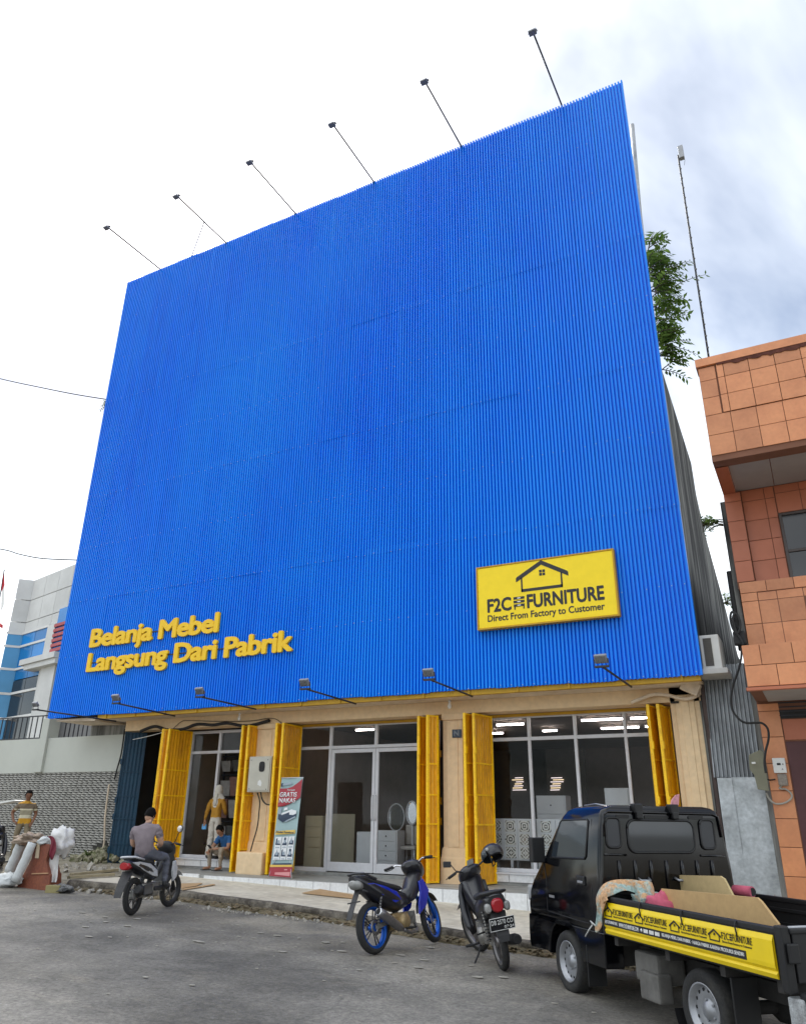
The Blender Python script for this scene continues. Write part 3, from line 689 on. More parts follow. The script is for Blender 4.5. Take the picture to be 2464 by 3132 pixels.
# ------------------------------------------------------------------ floodlights
m_lampg = M('lamp housing', (0.3, 0.31, 0.33), 0.45, 0.4, var=0.08)
m_lens = M('floodlight lens', (0.16, 0.17, 0.17), 0.25, var=0.15, scale=20)
def floodlight(base, tip, label, group, head=True, tilt=.7, s=1.0, brace=None, pr=.019):
    t = thing('floodlight', label, 'floodlight', base, 0, group)
    base = V(base); tip = V(tip)
    m = MB(); m.tube([(0, 0, 0), tip-base], pr, 8); m.build('arm', m_black, t)
    if brace:
        m = MB(); m.tube([V(brace[0])-base, V(brace[1])-base], .017, 6); m.build('brace', m_zink, t)
    p = tip-base
    if head:
        # the housing faces the wall: a shallow box with cooling ribs and a pale lens, on a U bracket
        R = Matrix.Rotation(tilt, 3, 'X'); c = p+V((0, -.03, .12 if tilt > 0 else -.06))
        m = MB(); m.cbox(-.15*s, .15*s, -.025, .028, -.11*s, .11*s, .01, R, c)
        for k in range(6): x = -.12*s+k*.048*s; m.box(x-.005, x+.005, -.04, -.02, -.09*s, .09*s, R, c)
        h = m.build('lamp_head', m_lampg, t)
        m = MB(); m.box(-.125*s, .125*s, .029, .033, -.085*s, .085*s, R, c); m.build('lens', m_lens, h)
        m = MB(); m.tube([c+R @ V((-.165*s, 0, 0)), p+V((-.165*s, 0, 0)), p+V((.165*s, 0, 0)), c+R @ V((.165*s, 0, 0))], .011, 6); m.cbox(p.x-.17*s, p.x+.17*s, p.y-.03, p.y+.03, p.z-.02, p.z+.012, .004); m.build('bracket', m_black, t)
    return t
gl = 'floodlights on arms below the blue cladding'
ords = ['second', 'third', 'fourth', 'fifth', 'sixth']
floodlight((-16.02, 14.42, 3.84), (-16.62, 12.45, 3.93), 'leftmost floodlight arm below the cladding, reaching past the grey office block', gl, s=.55)
for x, z, lb in ((-14.0, 3.88, 'floodlight below the cladding over the stair entrance and narrow shop'), (-11.5, 3.92, 'floodlight below the cladding above the meter cabinet'), (-8.78, 3.9, 'floodlight below the cladding above the glass double door'), (-6.04, 3.9, 'floodlight below the cladding above the beige pier'), (-2.88, 3.89, 'rightmost floodlight below the cladding, under the yellow sign')):
    floodlight((x, 14.42, z), (x-.08, 12.6, 3.965), lb, gl, s=.7)
gt = 'floodlights on poles along the top of the cladding'
for i, (x, z) in enumerate(((-17.06, 18.72), (-14.2, 18.68), (-11.48, 18.7), (-8.73, 18.7), (-5.98, 18.72), (-3.16, 18.72))):
    lb = ['first from the left', 'second from the left', 'third from the left', 'fourth from the left', 'fifth from the left', 'rightmost'][i]
    brace = (V((-14.2, 13.3, 18.68)), at(405*1.4426, 547*1.4426, YP+.06)) if i == 1 else None
    floodlight((x, YP+.05, z), (x+random.uniform(-.03, .03), 12.1, z-.02), 'floodlight on a pole at the top of the cladding, '+lb, gt, tilt=-1.75, s=.62, brace=brace, pr=.022)

# ------------------------------------------------------------------ small fittings on the shop
def cable(name, pts, r, mat, label, cat='cable', group=None, n=6):
    pts = [V(p) for p in pts]
    # smooth through the given points
    out = []
    for i in range(len(pts)-1):
        p0, p1, p2, p3 = pts[max(i-1, 0)], pts[i], pts[i+1], pts[min(i+2, len(pts)-1)]
        for k in range(6):
            t = k/6; out.append(.5*((2*p1)+(p2-p0)*t+(2*p0-5*p1+4*p2-p3)*t*t+(3*p1-p0-3*p2+p3)*t**3))
    out.append(pts[-1]); c = V(pts[0]); m = MB(); m.tube([p-c for p in out], r, n)
    o = m.build(name, mat); o.location = c; return tag(o, label, cat, group)
def cz(x, y): return (330+x/2.996, 2080+y/2.996)
cable('cable', [at(*cz(x, y), 15.1) for x, y in ((300, 470), (430, 425), (540, 455), (690, 450), (820, 405), (960, 412), (1090, 395), (1240, 420), (1360, 405), (1480, 370))], .04, m_rubber, 'thick black cable sagging under the canopy over the narrow shop')
cable('cable', [at(*cz(x, y), 15.12) for x, y in ((600, 445), (680, 378), (760, 372), (1000, 378), (1300, 375), (1480, 350), (1560, 370), (1620, 430))], .008, m_rubber, 'thin wire running along the lintel above the narrow shop')
cable('cable', [at(*cz(x, y), 15.1) for x, y in ((230, 545), (330, 525), (430, 500), (500, 480))], .01, m_white, 'pale slack wire hanging in the dark stair entrance')
for (u, v), lb in ((cz(1208, 330), 'bare white bulb under the canopy over the narrow shop'), (q2(1155, 320), 'bare white bulb under the canopy beside the beige pier')):
    p = at(u, v, 14.95); t = thing('light_bulb', lb, 'bulb', (p.x, 14.95, 3.944), 0, 'bare bulbs under the canopy')
    m = MB(); m.tube([(0, 0, 0), (0, 0, -.05)], .03, 10); m.build('socket', m_white, t)
    m = MB(); m.lathe([(.001, -.19), (.03, -.18), (.045, -.14), (.03, -.085), (.02, -.05)], (0, 0, 0), (0, 0, 1), 12); m.build('globe', M('bulb glass', (0.75, 0.75, 0.72), .2, var=0), t)
# grey meter cabinet
a = at(*q1(1592, 655), 14.85); b = at(*q1(1708, 880), 14.85)
t = thing('meter_cabinet', 'grey steel electricity cabinet with small oval window between two yellow doors', 'cabinet', (a.x, 14.9, b.z))
m_cab = M('cabinet grey', (0.47, 0.45, 0.38), 0.5, var=0.06, scale=4)
wd = .64; ht = a.z-b.z
m = MB(); m.cbox(0, wd, -.05, .22, 0, ht, .012); m.build('case', m_cab, t)
m = MB(); m.cbox(.03, wd-.03, -.066, -.051, .03, ht-.03, .006); d = m.build('door', m_cab, t)
m = MB(); g = [V((.33+.085*math.copysign(abs(cos(k*pi/8))**.6, cos(k*pi/8))+.06, -.069, ht-.23+.115*math.copysign(abs(sin(k*pi/8))**.6, sin(k*pi/8)))) for k in range(16)]; m.prism(g, (0, .004, 0)); m.build('inspection_window', m_rubber, d)
m = MB()
for x, z in ((.07, .07), (.07, ht-.08), (wd-.09, ht-.08), (wd-.09, .06)): m.ball((x, -.068, z), (.012, .006, .012), 8, 4)
m.split('screw', m_black, d)
m = MB(); m.prism([(.3, -.068, .16), (.4, -.068, .12), (.42, -.068, .2), (.37, -.068, .27), (.31, -.068, .23)], (0, .003, 0)); m.build('paper_scrap', m_white, d)
cable('cable', [at(*q1(x, y), 14.95) for x, y in ((1640, 885), (1655, 940), (1650, 1010), (1640, 1100), (1615, 1190), (1590, 1280))], .014, m_rubber, 'black supply cable running down from the meter cabinet')
cable('cable', [at(*q2(x, y), 14.92) for x, y in ((-48, 870), (-40, 920), (-15, 955), (20, 962))], .016, m_rubber, 'short looped cable behind the banner beside the meter cabinet')
# dark plate with initial on the pier
p0 = at(*q2(1172, 535), YC-.03); p1 = at(*q2(1230, 480), YC-.03)
t = thing('number_plate', 'small dark square plate on the beige pier', 'plate', (p0.x, YC-.03, p0.z))
m = MB(); m.cbox(0, p1.x-p0.x, -.012, 0, 0, p1.z-p0.z, .003); m.build('plate', M('plate blue', (0.03, 0.05, 0.08), .5, var=.1), t)
text_obj('print', 'N', M('plate print', (0.2, 0.24, 0.28), .6, var=0), t, (.04, -.0125, .03), EX, EZ, .12, .12, bold=.03)
# white conduit and junction box at the right
cable('conduit', [at(*q3(x, y), 15.05) for x, y in ((600, 308), (640, 292), (740, 258), (830, 262), (940, 285), (1020, 262), (1050, 215))], .035, m_soff, 'cream conduit pipe curving under the canopy at the right corner', 'pipe', n=10)
p = at(*q3(975, 215), 14.95); t = thing('junction_box', 'cream box fixed under the canopy at the right corner', 'box', p); m = MB(); m.cbox(-.16, .16, -.09, .09, -.1, .12, .015, Matrix.Rotation(.5, 3, 'Y')); m.build('case', m_soff, t); m = MB(); m.cbox(-.2, -.14, -.06, .06, .04, .1, .01, Matrix.Rotation(.5, 3, 'Y')); m.build('clip', m_white, t)
m = MB(); m.tube([(0, 0, 0), (.14, 0, 0)], .02, 8); p = at(*q3(850, 308), 15.1); o = m.build('pipe_stub', m_rubber); o.location = p; tag(o, 'short dark pipe stub above the right-hand folding door', 'pipe')

# air conditioner on its shelf beside the cladding
t = thing('air_conditioner', 'white outdoor air conditioner on a shelf at the right edge of the cladding', 'air conditioner', (-1.62, 14.7, 4.13))
m = MB(); m.cbox(.0, .33, -.16, .62, 0, .62, .02); m.build('case', M('ac white', (0.62, 0.61, 0.57), .5, var=.06), t)
m = MB(); m.box(.06, .2, -.172, -.161, .06, .56); m.build('grille', M('ac grille', (0.1, 0.09, 0.075), .7, var=.1), t)
m = MB()
for k in range(14): z = .075+k*.036; m.box(.062, .198, -.18, -.1725, z, z+.012)
m.build('louvre', M('ac grille'  , (0.1, 0.09, 0.075)), t)
m = MB(); m.cbox(-.16, .42, -.3, .7, -.1, -.005, .01); m.build('shelf', M('shelf concrete', (0.45, 0.44, 0.42), .9, var=.15), t)

# ------------------------------------------------------------------ roll-up banner
t = thing('banner', 'red and pale roll-up banner reading GRATIS NAKAS in front of a yellow door', 'banner', (-10.78, 14.42, .43))
t.rotation_euler = (radians(-5), 0, radians(-8))
BW, BH = .66, 1.98
m_bn = M('banner cloth', (0.3, 0.42, 0.43), .6, var=.05, scale=3); m_br = M('banner red', (0.36, 0.035, 0.05), .55, var=.06); m_by = M('banner yellow', (0.75, 0.5, 0.1), .6, var=0)
m_bb = M('banner navy', (0.03, 0.05, 0.09), .6, var=.1); m_bw = M('banner white', (0.72, 0.74, 0.76), .6, var=.04); m_bg = M('banner grey', (0.3, 0.36, 0.42), .6, var=.1)
m_pink = M('banner pink', (0.7, 0.3, 0.3), .6, var=0)
m = MB()
for k in range(8): a, b = k/8, (k+1)/8; m.quad(*[(x*BW, .012*sin(x*5)+.01*sin(z*7), z*BH) for x, z in ((a, 0), (b, 0), (b, 1), (a, 1))])
cl = m.build('cloth', m_bn, t)
def flat(poly, mat, d=-.016, name='print'):
    m = MB(); m.prism([(x*BW, d+.012*sin(x*5), z*BH) for x, z in poly], (0, .002, 0)); return m.build(name, mat, cl)
flat([(0, .695), (.25, .7), (.5, .722), (.75, .75), (1, .79), (1, .985), (.85, .95), (.6, .908), (.35, .888), (0, .885)], m_br)
flat([(0, 0), (1, 0), (1, .1), (0, .085)], m_br)
flat([(0, .087), (1, .102), (1, .125), (0, .11)], m_by); flat([(.06, .108), (.95, .122), (.95, .138), (.12, .124)], m_bb, -.02)
flat([(.06, .915), (.52, .93), (.52, .95), (.06, .935)], m_bg); flat([(.04, .905), (.12, .91), (.12, .945), (.04, .94)], m_bb, -.019)
for body, x, z, w, h, mt in (('GRATIS', .05, .795, .78, .052, m_bw), ('NAKAS', .06, .735, .74, .05, m_bw), ('Tempat', .36, .857, .36, .02, m_bw), ('Produk Fungsional', .1, .418, .8, .03, m_bb)):
    text_obj('print', body, mt, cl, (x*BW, -.024, z*BH), EX, V((0, 0, 1)), w*BW, h*BH, bold=.02)
flat([(.06, .408), (.94, .425), (.94, .462), (.06, .445)], m_by, -.014)
# printed bed
flat([(.08, .57), (.3, .535), (.9, .6), (.9, .645), (.72, .66), (.22, .62), (.08, .62)], m_bb); flat([(.22, .6), (.42, .575), (.9, .625), (.9, .655), (.66, .668), (.22, .63)], m_bw, -.019); flat([(.08, .62), (.2, .615), (.2, .69), (.08, .68)], m_bg, -.019); flat([(.3, .655), (.48, .665), (.46, .69), (.32, .685)], m_bw, -.02)
flat([(.42, .535), (.88, .585), (.88, .6), (.42, .552)], m_bg, -.019)
for i in range(3):
    for j in range(2):
        x = .09+.3*i; z = .27+.005*i-.115*j
        flat([(x, z), (x+.27, z+.006), (x+.27, z+.12), (x, z+.114)], m_bw, -.017)
        k = (i+2*j) % 3
        sh = [[(0, .1), (.05, .8), (.3, .95), (.35, .3), (.9, .25), (.95, .75), (1, .1)], [(0, .05), (.1, .3), (.3, .4), (.3, .95), (.7, .95), (.75, .45), (1, .35), (1, .05)], [(0, .1), (.2, .5), (.4, .45), (.5, 1), (.6, .5), (.95, .6), (1, .1)]][k]
        flat([(x+.03+.21*a, z+.028+.085*b) for a, b in sh], m_bb, -.021); flat([(x+.09, z+.05), (x+.19, z+.052), (x+.19, z+.085), (x+.09, z+.082)], m_bg, -.023); flat([(x+.05, z+.008), (x+.22, z+.01), (x+.22, z+.018), (x+.05, z+.016)], m_bg, -.021)
flat([(.2, .055), (.8, .067), (.8, .078), (.2, .066)], m_pink, -.019); flat([(.06, .02), (.94, .012), (.94, .052), (.06, .034)], m_pink, -.019)
m = MB(); m.tube([(0, 0, BH), (BW, 0, BH)], .009, 6); m.tube([(0, 0, 0), (BW, 0, 0)], .009, 6); m.build('rod', m_alu, t)
m = MB(); m.tube([(BW/2, .05, BH*.98), (BW/2, .06, .9)], .01, 6); m.tube([(BW/2, .06, .9), (0, -.02, -.02)], .008, 6); m.tube([(BW/2, .06, .9), (BW+.03, -.04, -.02)], .008, 6); m.build('stand', m_alu, t)

# ------------------------------------------------------------------ what stands inside the shop
m_oak = M('cream laminate', (0.5, 0.45, 0.33), .45, var=.05); m_wht = M('white laminate', (0.55, 0.56, 0.58), .4, var=.04); m_knob = M('knob', (0.03, 0.03, 0.03), .4, var=0)
def chest(label, x0, x1, y0, y1, z0, z1, rows, mat, rz=0, group='chests of drawers inside the glass shop front', knob=True, cols=1):
    cx, cy = (x0+x1)/2, (y0+y1)/2; t = thing('chest_of_drawers', label, 'chest', (cx, cy, z0), rz, group); a = (x1-x0)/2; b = (y1-y0)/2; h = z1-z0
    m = MB(); m.cbox(-a, a, -b+.02, b, 0, h, .006); m.build('body', mat, t)
    for r in range(rows):
        for c in range(cols):
            zz = .03+(h-.05)*r/rows; xa = -a+.02+(2*a-.04)*c/cols; xb = -a+.02+(2*a-.04)*(c+1)/cols
            m = MB(); m.cbox(xa+.004, xb-.004, -b, -b+.019, zz+.004, zz+(h-.05)/rows-.008, .004); d = m.build('drawer', mat, t)
            if knob: m = MB(); m.ball(((xa+xb)/2, -b-.012, zz+(h-.05)/rows/2), .016, 8, 5); m.build('knob', m_knob, d)
    return t
chest('tall cream five-drawer chest behind the left glass pane', X(q2(262, 1200), 16.2), X(q2(372, 1200), 16.2), 15.98, 16.45, .48, 1.63, 5, m_oak, knob=False)
chest('tall cream chest just behind the glass door, left leaf', X(q2(418, 1200), 16.5), X(q2(470, 1200), 16.5), 16.2, 16.9, .48, 1.68, 5, m_oak, -.5, knob=False)
chest('plain white chest seen through the left door leaf', X(q2(584, 1250), 16.5), X(q2(650, 1250), 16.5)+.12, 16.3, 16.8, .48, 1.3, 1, m_wht, .1, knob=False)
chest('white four-drawer chest seen through the right door leaf', X(q2(712, 1250), 16.6), X(q2(845, 1250), 16.6), 16.35, 16.8, .48, 1.34, 4, m_wht, .08)
# oval mirrors and dressing chairs
def ringm(label, p, rx, rz, th=.02):
    t = thing('mirror', label, 'mirror', p, 0, 'oval mirrors inside the shop')
    m = MB(); m.tube([(rx*cos(k*pi/12), 0, rz*sin(k*pi/12)) for k in range(25)], th, 6); m.build('frame', m_wht, t)
    m = MB(); m.prism([(rx*cos(k*pi/12), .01, rz*sin(k*pi/12)) for k in range(24)], (0, .005, 0)); m.build('glass', M('mirror', (0.25, 0.26, 0.28), .05, .9, var=0), t)
    m = MB(); m.box(-.02, .02, .02, .05, -(p[2]-.48), -rz); m.build('post', m_wht, t)
p = at(*q2(915, 1012), 16.9); ringm('small oval mirror with white rim near the right door leaf', (p.x, 16.9, p.z), .14, .25)
p = at(*q2(815, 1040), 17.1); ringm('wider round-topped mirror behind the white drawer chest', (p.x, 17.1, p.z), .22, .3, .014)
m_wrap = M('plastic wrap', (0.4, 0.37, 0.34), .3, var=.2, scale=9)
t = thing('wrapped_chair', 'chair wrapped in plastic behind the right door leaf', 'chair', (X(q2(905, 1250), 16.8), 16.8, .48))
m = MB()
for sx in (-.2, .2):
    for sy in (-.2, .2): m.tube([(sx, sy, 0), (sx*.95, sy*.9, .46)], .018, 6)
m.split('leg', m_wht, t); m = MB(); m.cbox(-.23, .23, -.23, .23, .46, .54, .03); m.build('seat', m_wrap, t); m = MB(); m.cbox(-.22, .22, .18, .23, .56, .98, .025); m.build('backrest', m_wrap, t)
# mosaic cupboards
m_mos = bpy.data.materials.new('mosaic print'); m_mos.use_nodes = True
def mosaic():
    nt = m_mos.node_tree; N = nt.nodes; L = nt.links; b = N['Principled BSDF']; b.inputs['Roughness'].default_value = .4
    tc = N.new('ShaderNodeTexCoord'); ab = N.new('ShaderNodeVectorMath'); ab.operation = 'ABSOLUTE'; L.new(tc.outputs['Object'], ab.inputs[0])
    oi = N.new('ShaderNodeObjectInfo'); sx = N.new('ShaderNodeSeparateXYZ'); L.new(ab.outputs[0], sx.inputs[0])
    def mt(op, a, b=None):
        n = N.new('ShaderNodeMath'); n.operation = op
        for i, q in enumerate((a, b)):
            if q is None: continue
            if isinstance(q, (int, float)): n.inputs[i].default_value = q
            else: L.new(q, n.inputs[i])
        return n.outputs[0]
    s = mt('ADD', sx.outputs[0], sx.outputs[2]); mxx = mt('MAXIMUM', sx.outputs[0], sx.outputs[2]); k = mt('MULTIPLY', mt('GREATER_THAN', oi.outputs['Random'], .5), 1.0)
    d = mt('ADD', mt('MULTIPLY', s, k), mt('MULTIPLY', mt('ADD', mxx, mt('MULTIPLY', s, .35)), mt('SUBTRACT', 1.0, k)))
    w = mt('SINE', mt('ADD', mt('MULTIPLY', d, 95.0), mt('MULTIPLY', oi.outputs['Random'], 6.0)))
    vo = N.new('ShaderNodeTexVoronoi'); vo.inputs['Scale'].default_value = 32; L.new(ab.outputs[0], vo.inputs[0])
    ww = mt('ADD', w, mt('MULTIPLY', mt('SUBTRACT', vo.outputs['Distance'], .35), 3.0))
    cr = N.new('ShaderNodeValToRGB'); cr.color_ramp.interpolation = 'CONSTANT'; e = cr.color_ramp.elements; e[0].color = (.03, .035, .04, 1); e[1].position = .42; e[1].color = (.3, .26, .22, 1); x = e.new(.62); x.color = (.6, .6, .57, 1)
    L.new(mt('MULTIPLY_ADD', ww, .33), cr.inputs[0]); N[-1] if False else None
    cr.inputs[0].links[0].from_node.inputs[2].default_value = .5
    L.new(cr.outputs[0], b.inputs['Base Color'])
mosaic()
def cupboard(label, x0, x1, Y, doors, z0=.635, z1=1.62):
    t = thing('tile_cupboard', label, 'cupboard', (x0, Y, z0), 0, 'white cupboards with patterned tile doors')
    w = x1-x0; h = z1-z0; leg = .2
    m = MB(); m.cbox(0, w, .02, .42, leg, h, .008); m.build('body', m_wht, t)
    m = MB()
    for x in (.03, w/2, w-.03): m.box(x-.025, x+.025, .02, .07, 0, leg); m.box(x-.025, x+.025, .36, .41, 0, leg)
    m.box(0, w, .0, .05, 0, .03); m.split('leg', m_wht, t)
    dw = w/doors; s = min(dw*.72, (h-leg)/3*.8); tm = MB(); tm.cbox(-s/2, s/2, -.006, .006, -s/2, s/2, .003); tme = tm.mesh('tile'); tme.materials.append(m_mos)
    for d in range(doors):
        m = MB(); m.cbox(d*dw+.006, (d+1)*dw-.006, 0, .02, leg+.02, h-.015, .006); dr = m.build('door', m_wht, t)
        for k in range(3): link('tile', tme, None, dr, ((d+.5)*dw, -.006, leg+.02+(h-leg-.035)*(k+.5)/3))
        m = MB(); m.ball((d*dw+(.05 if d % 2 else dw-.05), -.014, leg+(h-leg)*.5), .016, 8, 5); m.build('knob', m_knob, dr)
cupboard('white cupboard with black and white tile doors behind the right window', X(q2(1425, 1100), 16.1), X(q2(1692, 1100), 16.1), 15.95, 3)
cupboard('second tile-patterned cupboard partly hidden by the truck cab', X(q2(1692, 1100), 16.1)+.1, X(q2(1692, 1100), 16.1)+1.3, 15.95, 3)
t = chest('white and ochre striped chest behind the truck roof', X(q3(445, 900), 16.6), X(q3(600, 900), 16.6), 16.4, 16.8, .64, Zh(q3(500, 850), 16.4), 5, m_wht, 0, knob=False)
for i, c in enumerate([c for c in t.children if c.name.startswith('drawer')]):
    if i % 2 == 1: c.data.materials.clear(); c.data.materials.append(M('ochre laminate', (0.5, 0.3, 0.03), .4, var=.05))
t = chest('low white drawer unit behind the patterned cupboards', X(q3(5, 920), 17), X(q3(190, 920), 17), 16.9, 17.3, .64, Zh(q3(90, 898), 16.9), 4, m_wht, 0)
t = thing('white_chair', 'white plastic chair behind the right-hand window', 'chair', (X(q3(725, 900), 16.5), 16.5, .64))
m = MB(); m.cbox(-.2, .2, -.2, .2, .78, .83, .02); m.build('seat', m_wht, t); m = MB(); m.cbox(-.2, -.15, -.2, .2, .84, 1.2, .02); m.build('backrest', m_wht, t); m = MB()
for sx in (-.17, .17):
    for sy in (-.17, .17): m.tube([(sx, sy, 0), (sx, sy, .78)], .015, 6)
m.split('leg', m_wht, t)
# tube lights on the ceiling
m_tube = M('tube light', (0.9, 0.9, 0.9), .5, var=0, emit=(1.0, 0.86, 0.8), estr=16.0)
TL = [(q2(1455, 455), q2(1625, 447), 19.5), (q2(1406, 508), q2(1495, 506), 23), (q3(40, 490), q3(130, 487), 24), (q3(285, 424), q3(548, 412), 18.0), (q3(410, 474), q3(552, 470), 21.5), (q3(575, 468), q3(648, 465), 21.6), (q3(597, 410), q3(720, 405), 18.6), (q2(560, 486), q2(672, 483), 20.5), (q3(690, 463), q3(728, 461), 22)]
where = ['over the patterned cupboard, nearer', 'over the patterned cupboard, farther', 'deep behind the second window pane', 'long one above the third window pane', 'farther one behind the third pane', 'farther one behind the last pane', 'near the last window pane, upper', 'seen above the glass double door', 'deepest one at the right']
for (a, b, Y), wl in zip(TL, where):
    rr_ = ray(*a); Y = min(26.0, (3.8-1.6)/(rr_.z/rr_.y)); p = at(*a, Y); q = at(*b, Y); z = (p.z+q.z)/2; q.x = min(q.x, -2.1)
    t = thing('tube_light', 'lit tube light inside the shop, '+wl, 'tube light', (p.x, Y, z), 0, 'tube lights inside the shop')
    m = MB(); m.tube([(0, 0, 0), (q.x-p.x, 0, 0)], .015, 8); m.build('tube', m_tube, t)
    m = MB(); m.box(-.03, q.x-p.x+.03, -.03, .03, .03, .06); zc = 3.9-z
    if zc > .1: m.tube([(.2, 0, .06), (.2, 0, zc)], .006, 4); m.tube([(q.x-p.x-.2, 0, .06), (q.x-p.x-.2, 0, zc)], .006, 4)
    m.build('fitting', m_wht, t)
# goods hanging in the narrow shop
rg = random.Random(3)
m_goods = [M('goods %d' % i, c, .8, var=.2, scale=12) for i, c in enumerate([(0.3, 0.28, 0.27), (0.16, 0.15, 0.2), (0.3, 0.16, 0.13), (0.13, 0.13, 0.12), (0.4, 0.38, 0.36)])]
cap = ['grey bag', 'dark blue bag', 'brown round-faced bag', 'black bag', 'pale bag']
n = 0
for r, (z0, hh) in enumerate(((2.72, .32), (2.1, .5), (1.55, .5), (1.0, .42))):
    for c in range(5):
        x = -14.35+.36*c+rg.uniform(-.04, .04); w = rg.uniform(.13, .17); h = hh*rg.uniform(.75, 1); k = rg.randrange(5)
        m = MB(); m.loft([[V((x+w*sx*(1.0 if j else .8), 17.0+.03*sy*(1+j), z0+(0 if j == 0 else h*.6 if j == 1 else h))) for sx, sy in ((-1, -1), (1, -1), (1, 1), (-1, 1))] for j in range(3)], False)
        t = thing('hanging_bag', '%s on the %s rail inside the narrow shop, %s from the left' % (cap[k], ['top', 'second', 'third', 'lowest'][r], ['first', 'second', 'third', 'fourth', 'last'][c]), 'bag', (x, 17.0, z0), 0, 'bags hanging in the narrow shop')
        m.build('pouch', m_goods[k], t, world=True)
        m = MB(); m.tube([(x-w*.5, 17, z0+h), (x, 17, z0+h+.1), (x+w*.5, 17, z0+h)], .006, 4); m.build('strap', m_goods[3], t, world=True)
t = thing('display_rack', 'dark metal display rack inside the narrow shop', 'rack', (-13.6, 17.05, .6)); m = MB()
for z in (1.45, 2.02, 2.62, 3.1): m.box(-14.6, -12.4, 17.05, 17.08, z, z+.03)
for x in (-14.55, -13.5, -12.45): m.box(x-.02, x+.02, 17.09, 17.12, .6, 3.2)
m.split('rail', m_black, t, True); m = MB(); m.box(-14.6, -12.4, 16.6, 17.1, .9, .94); m.build('shelf', m_black, t, world=True)

# lit display far inside the right-hand shop
for cx_, lb in ((300, 'left of the two clusters of small warm lights deep inside the shop'), (620, 'right of the two clusters of small warm lights deep inside the shop')):
    def cD(x, y): return (1480+x/2.755, 2150+y/2.755)
    t = thing('display_light', lb, 'lights', at(*cD(cx_, 690), 24), 0, 'warm light clusters inside the shop'); r = random.Random(cx_)
    for k in range(7):
        y = 632+k*17; a = at(*cD(cx_-65+r.uniform(0, 40), y), 24); b = at(*cD(cx_+10+r.uniform(0, 50), y-2), 24)
        m = MB(); m.bar(a-t.location, b-t.location, .012, .016); m.build('light_strip', M('warm strip', (.9, .8, .6), .5, var=0, emit=(1, .75, .45), estr=.8) if k % 2 else M('cool strip', (.9, .8, .8), .5, var=0, emit=(1, .85, .85), estr=.7), t)
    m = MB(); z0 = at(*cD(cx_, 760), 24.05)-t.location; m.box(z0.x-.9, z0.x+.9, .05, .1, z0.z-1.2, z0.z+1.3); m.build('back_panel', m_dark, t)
# ------------------------------------------------------------------ orange tiled building on the right
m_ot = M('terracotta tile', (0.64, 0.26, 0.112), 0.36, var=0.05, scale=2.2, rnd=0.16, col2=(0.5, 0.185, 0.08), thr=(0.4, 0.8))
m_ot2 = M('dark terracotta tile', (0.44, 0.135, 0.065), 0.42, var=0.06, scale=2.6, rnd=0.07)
m_og = M('brown grout', (0.2, 0.09, 0.055), 0.95, var=0.1)
m_sp = M('soffit board', (0.36, 0.34, 0.33), 0.8, var=0.05)
RB = thing('tiled_building', 'orange tile-clad building with overhanging parapet at the right edge', 'building', (1.2, 15, 0))
def rpart(name, mb, mat, parent=RB, **k): return mb.build(name, mat, parent, world=True, **k)
RO = V(RB.location)
_tm = {}
def tiles(x0, x1, z0, z1, Y, tw=.42, th=.4, mat=m_ot, ox=0.0, name='wall_tile', stag=0.0, zoff=0.0):
    """front-facing tiles, each a thin slab proud of the grout"""
    r = 0; z = z0
    while z < z1-.03:
        zt = min(z+th, z1); x = x0; first = True; off = (ox+stag*(r % 2)) % tw
        while x < x1-.02:
            w = (tw-off) if (first and off > .03) else tw; first = False; xe = min(x+w, x1)
            key = (round(xe-x, 3), round(zt-z, 3), mat.name)
            if key not in _tm:
                m = MB(); m.cbox(.005, xe-x-.005, 0, .016, .005, zt-z-.005, .003); _tm[key] = m.mesh(name); _tm[key].materials.append(mat)
            link(name, _tm[key], None, RB, V((x, Y-.016+random.uniform(-.0015, .0015), z))-RO)
            x = xe
        z = zt; r += 1
YA, YB, xl, xr = 13.2, 14.78, -.849, 3.2
m = MB(); m.box(xl, xr, YA+.001, YA+.24, 7.55, 9.55); rpart('parapet', m, m_og)
m = MB(); m.box(xl-.03, xr, YA-.06, YA+.3, 9.44, 9.6); rpart('coping', m, m_ot)
tiles(xl, xr, 7.62, 8.42, YA, ox=0.0); tiles(xl+.31, xr, 8.42, 9.42, YA-.02, th=.36, ox=.3); tiles(xl, xl+.29, 8.42, 9.42, YA, tw=.29, th=.36)
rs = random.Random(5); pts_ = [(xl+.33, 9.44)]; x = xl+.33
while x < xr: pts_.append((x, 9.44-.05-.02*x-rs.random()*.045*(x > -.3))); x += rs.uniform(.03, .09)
pts_ += [(xr, 9.44)]; m = MB(); m.prism([(a, YA-.052, b) for a, b in pts_], (0, .01, 0)); rpart('ragged_strip', m, M('dark red strip', (.1, .03, .02), .9, var=.3, scale=9))  # thin dark red strip with a ragged lower edge below the coping
m = MB(); m.box(xl, xr, YA-.02, YA+.28, 7.5, 7.56); rpart('drip_edge', m, m_og)
m = MB(); m.box(xl, xr, YA+.24, 15.2, 9.2, 9.4); rpart('roof_slab', m, m_conc)
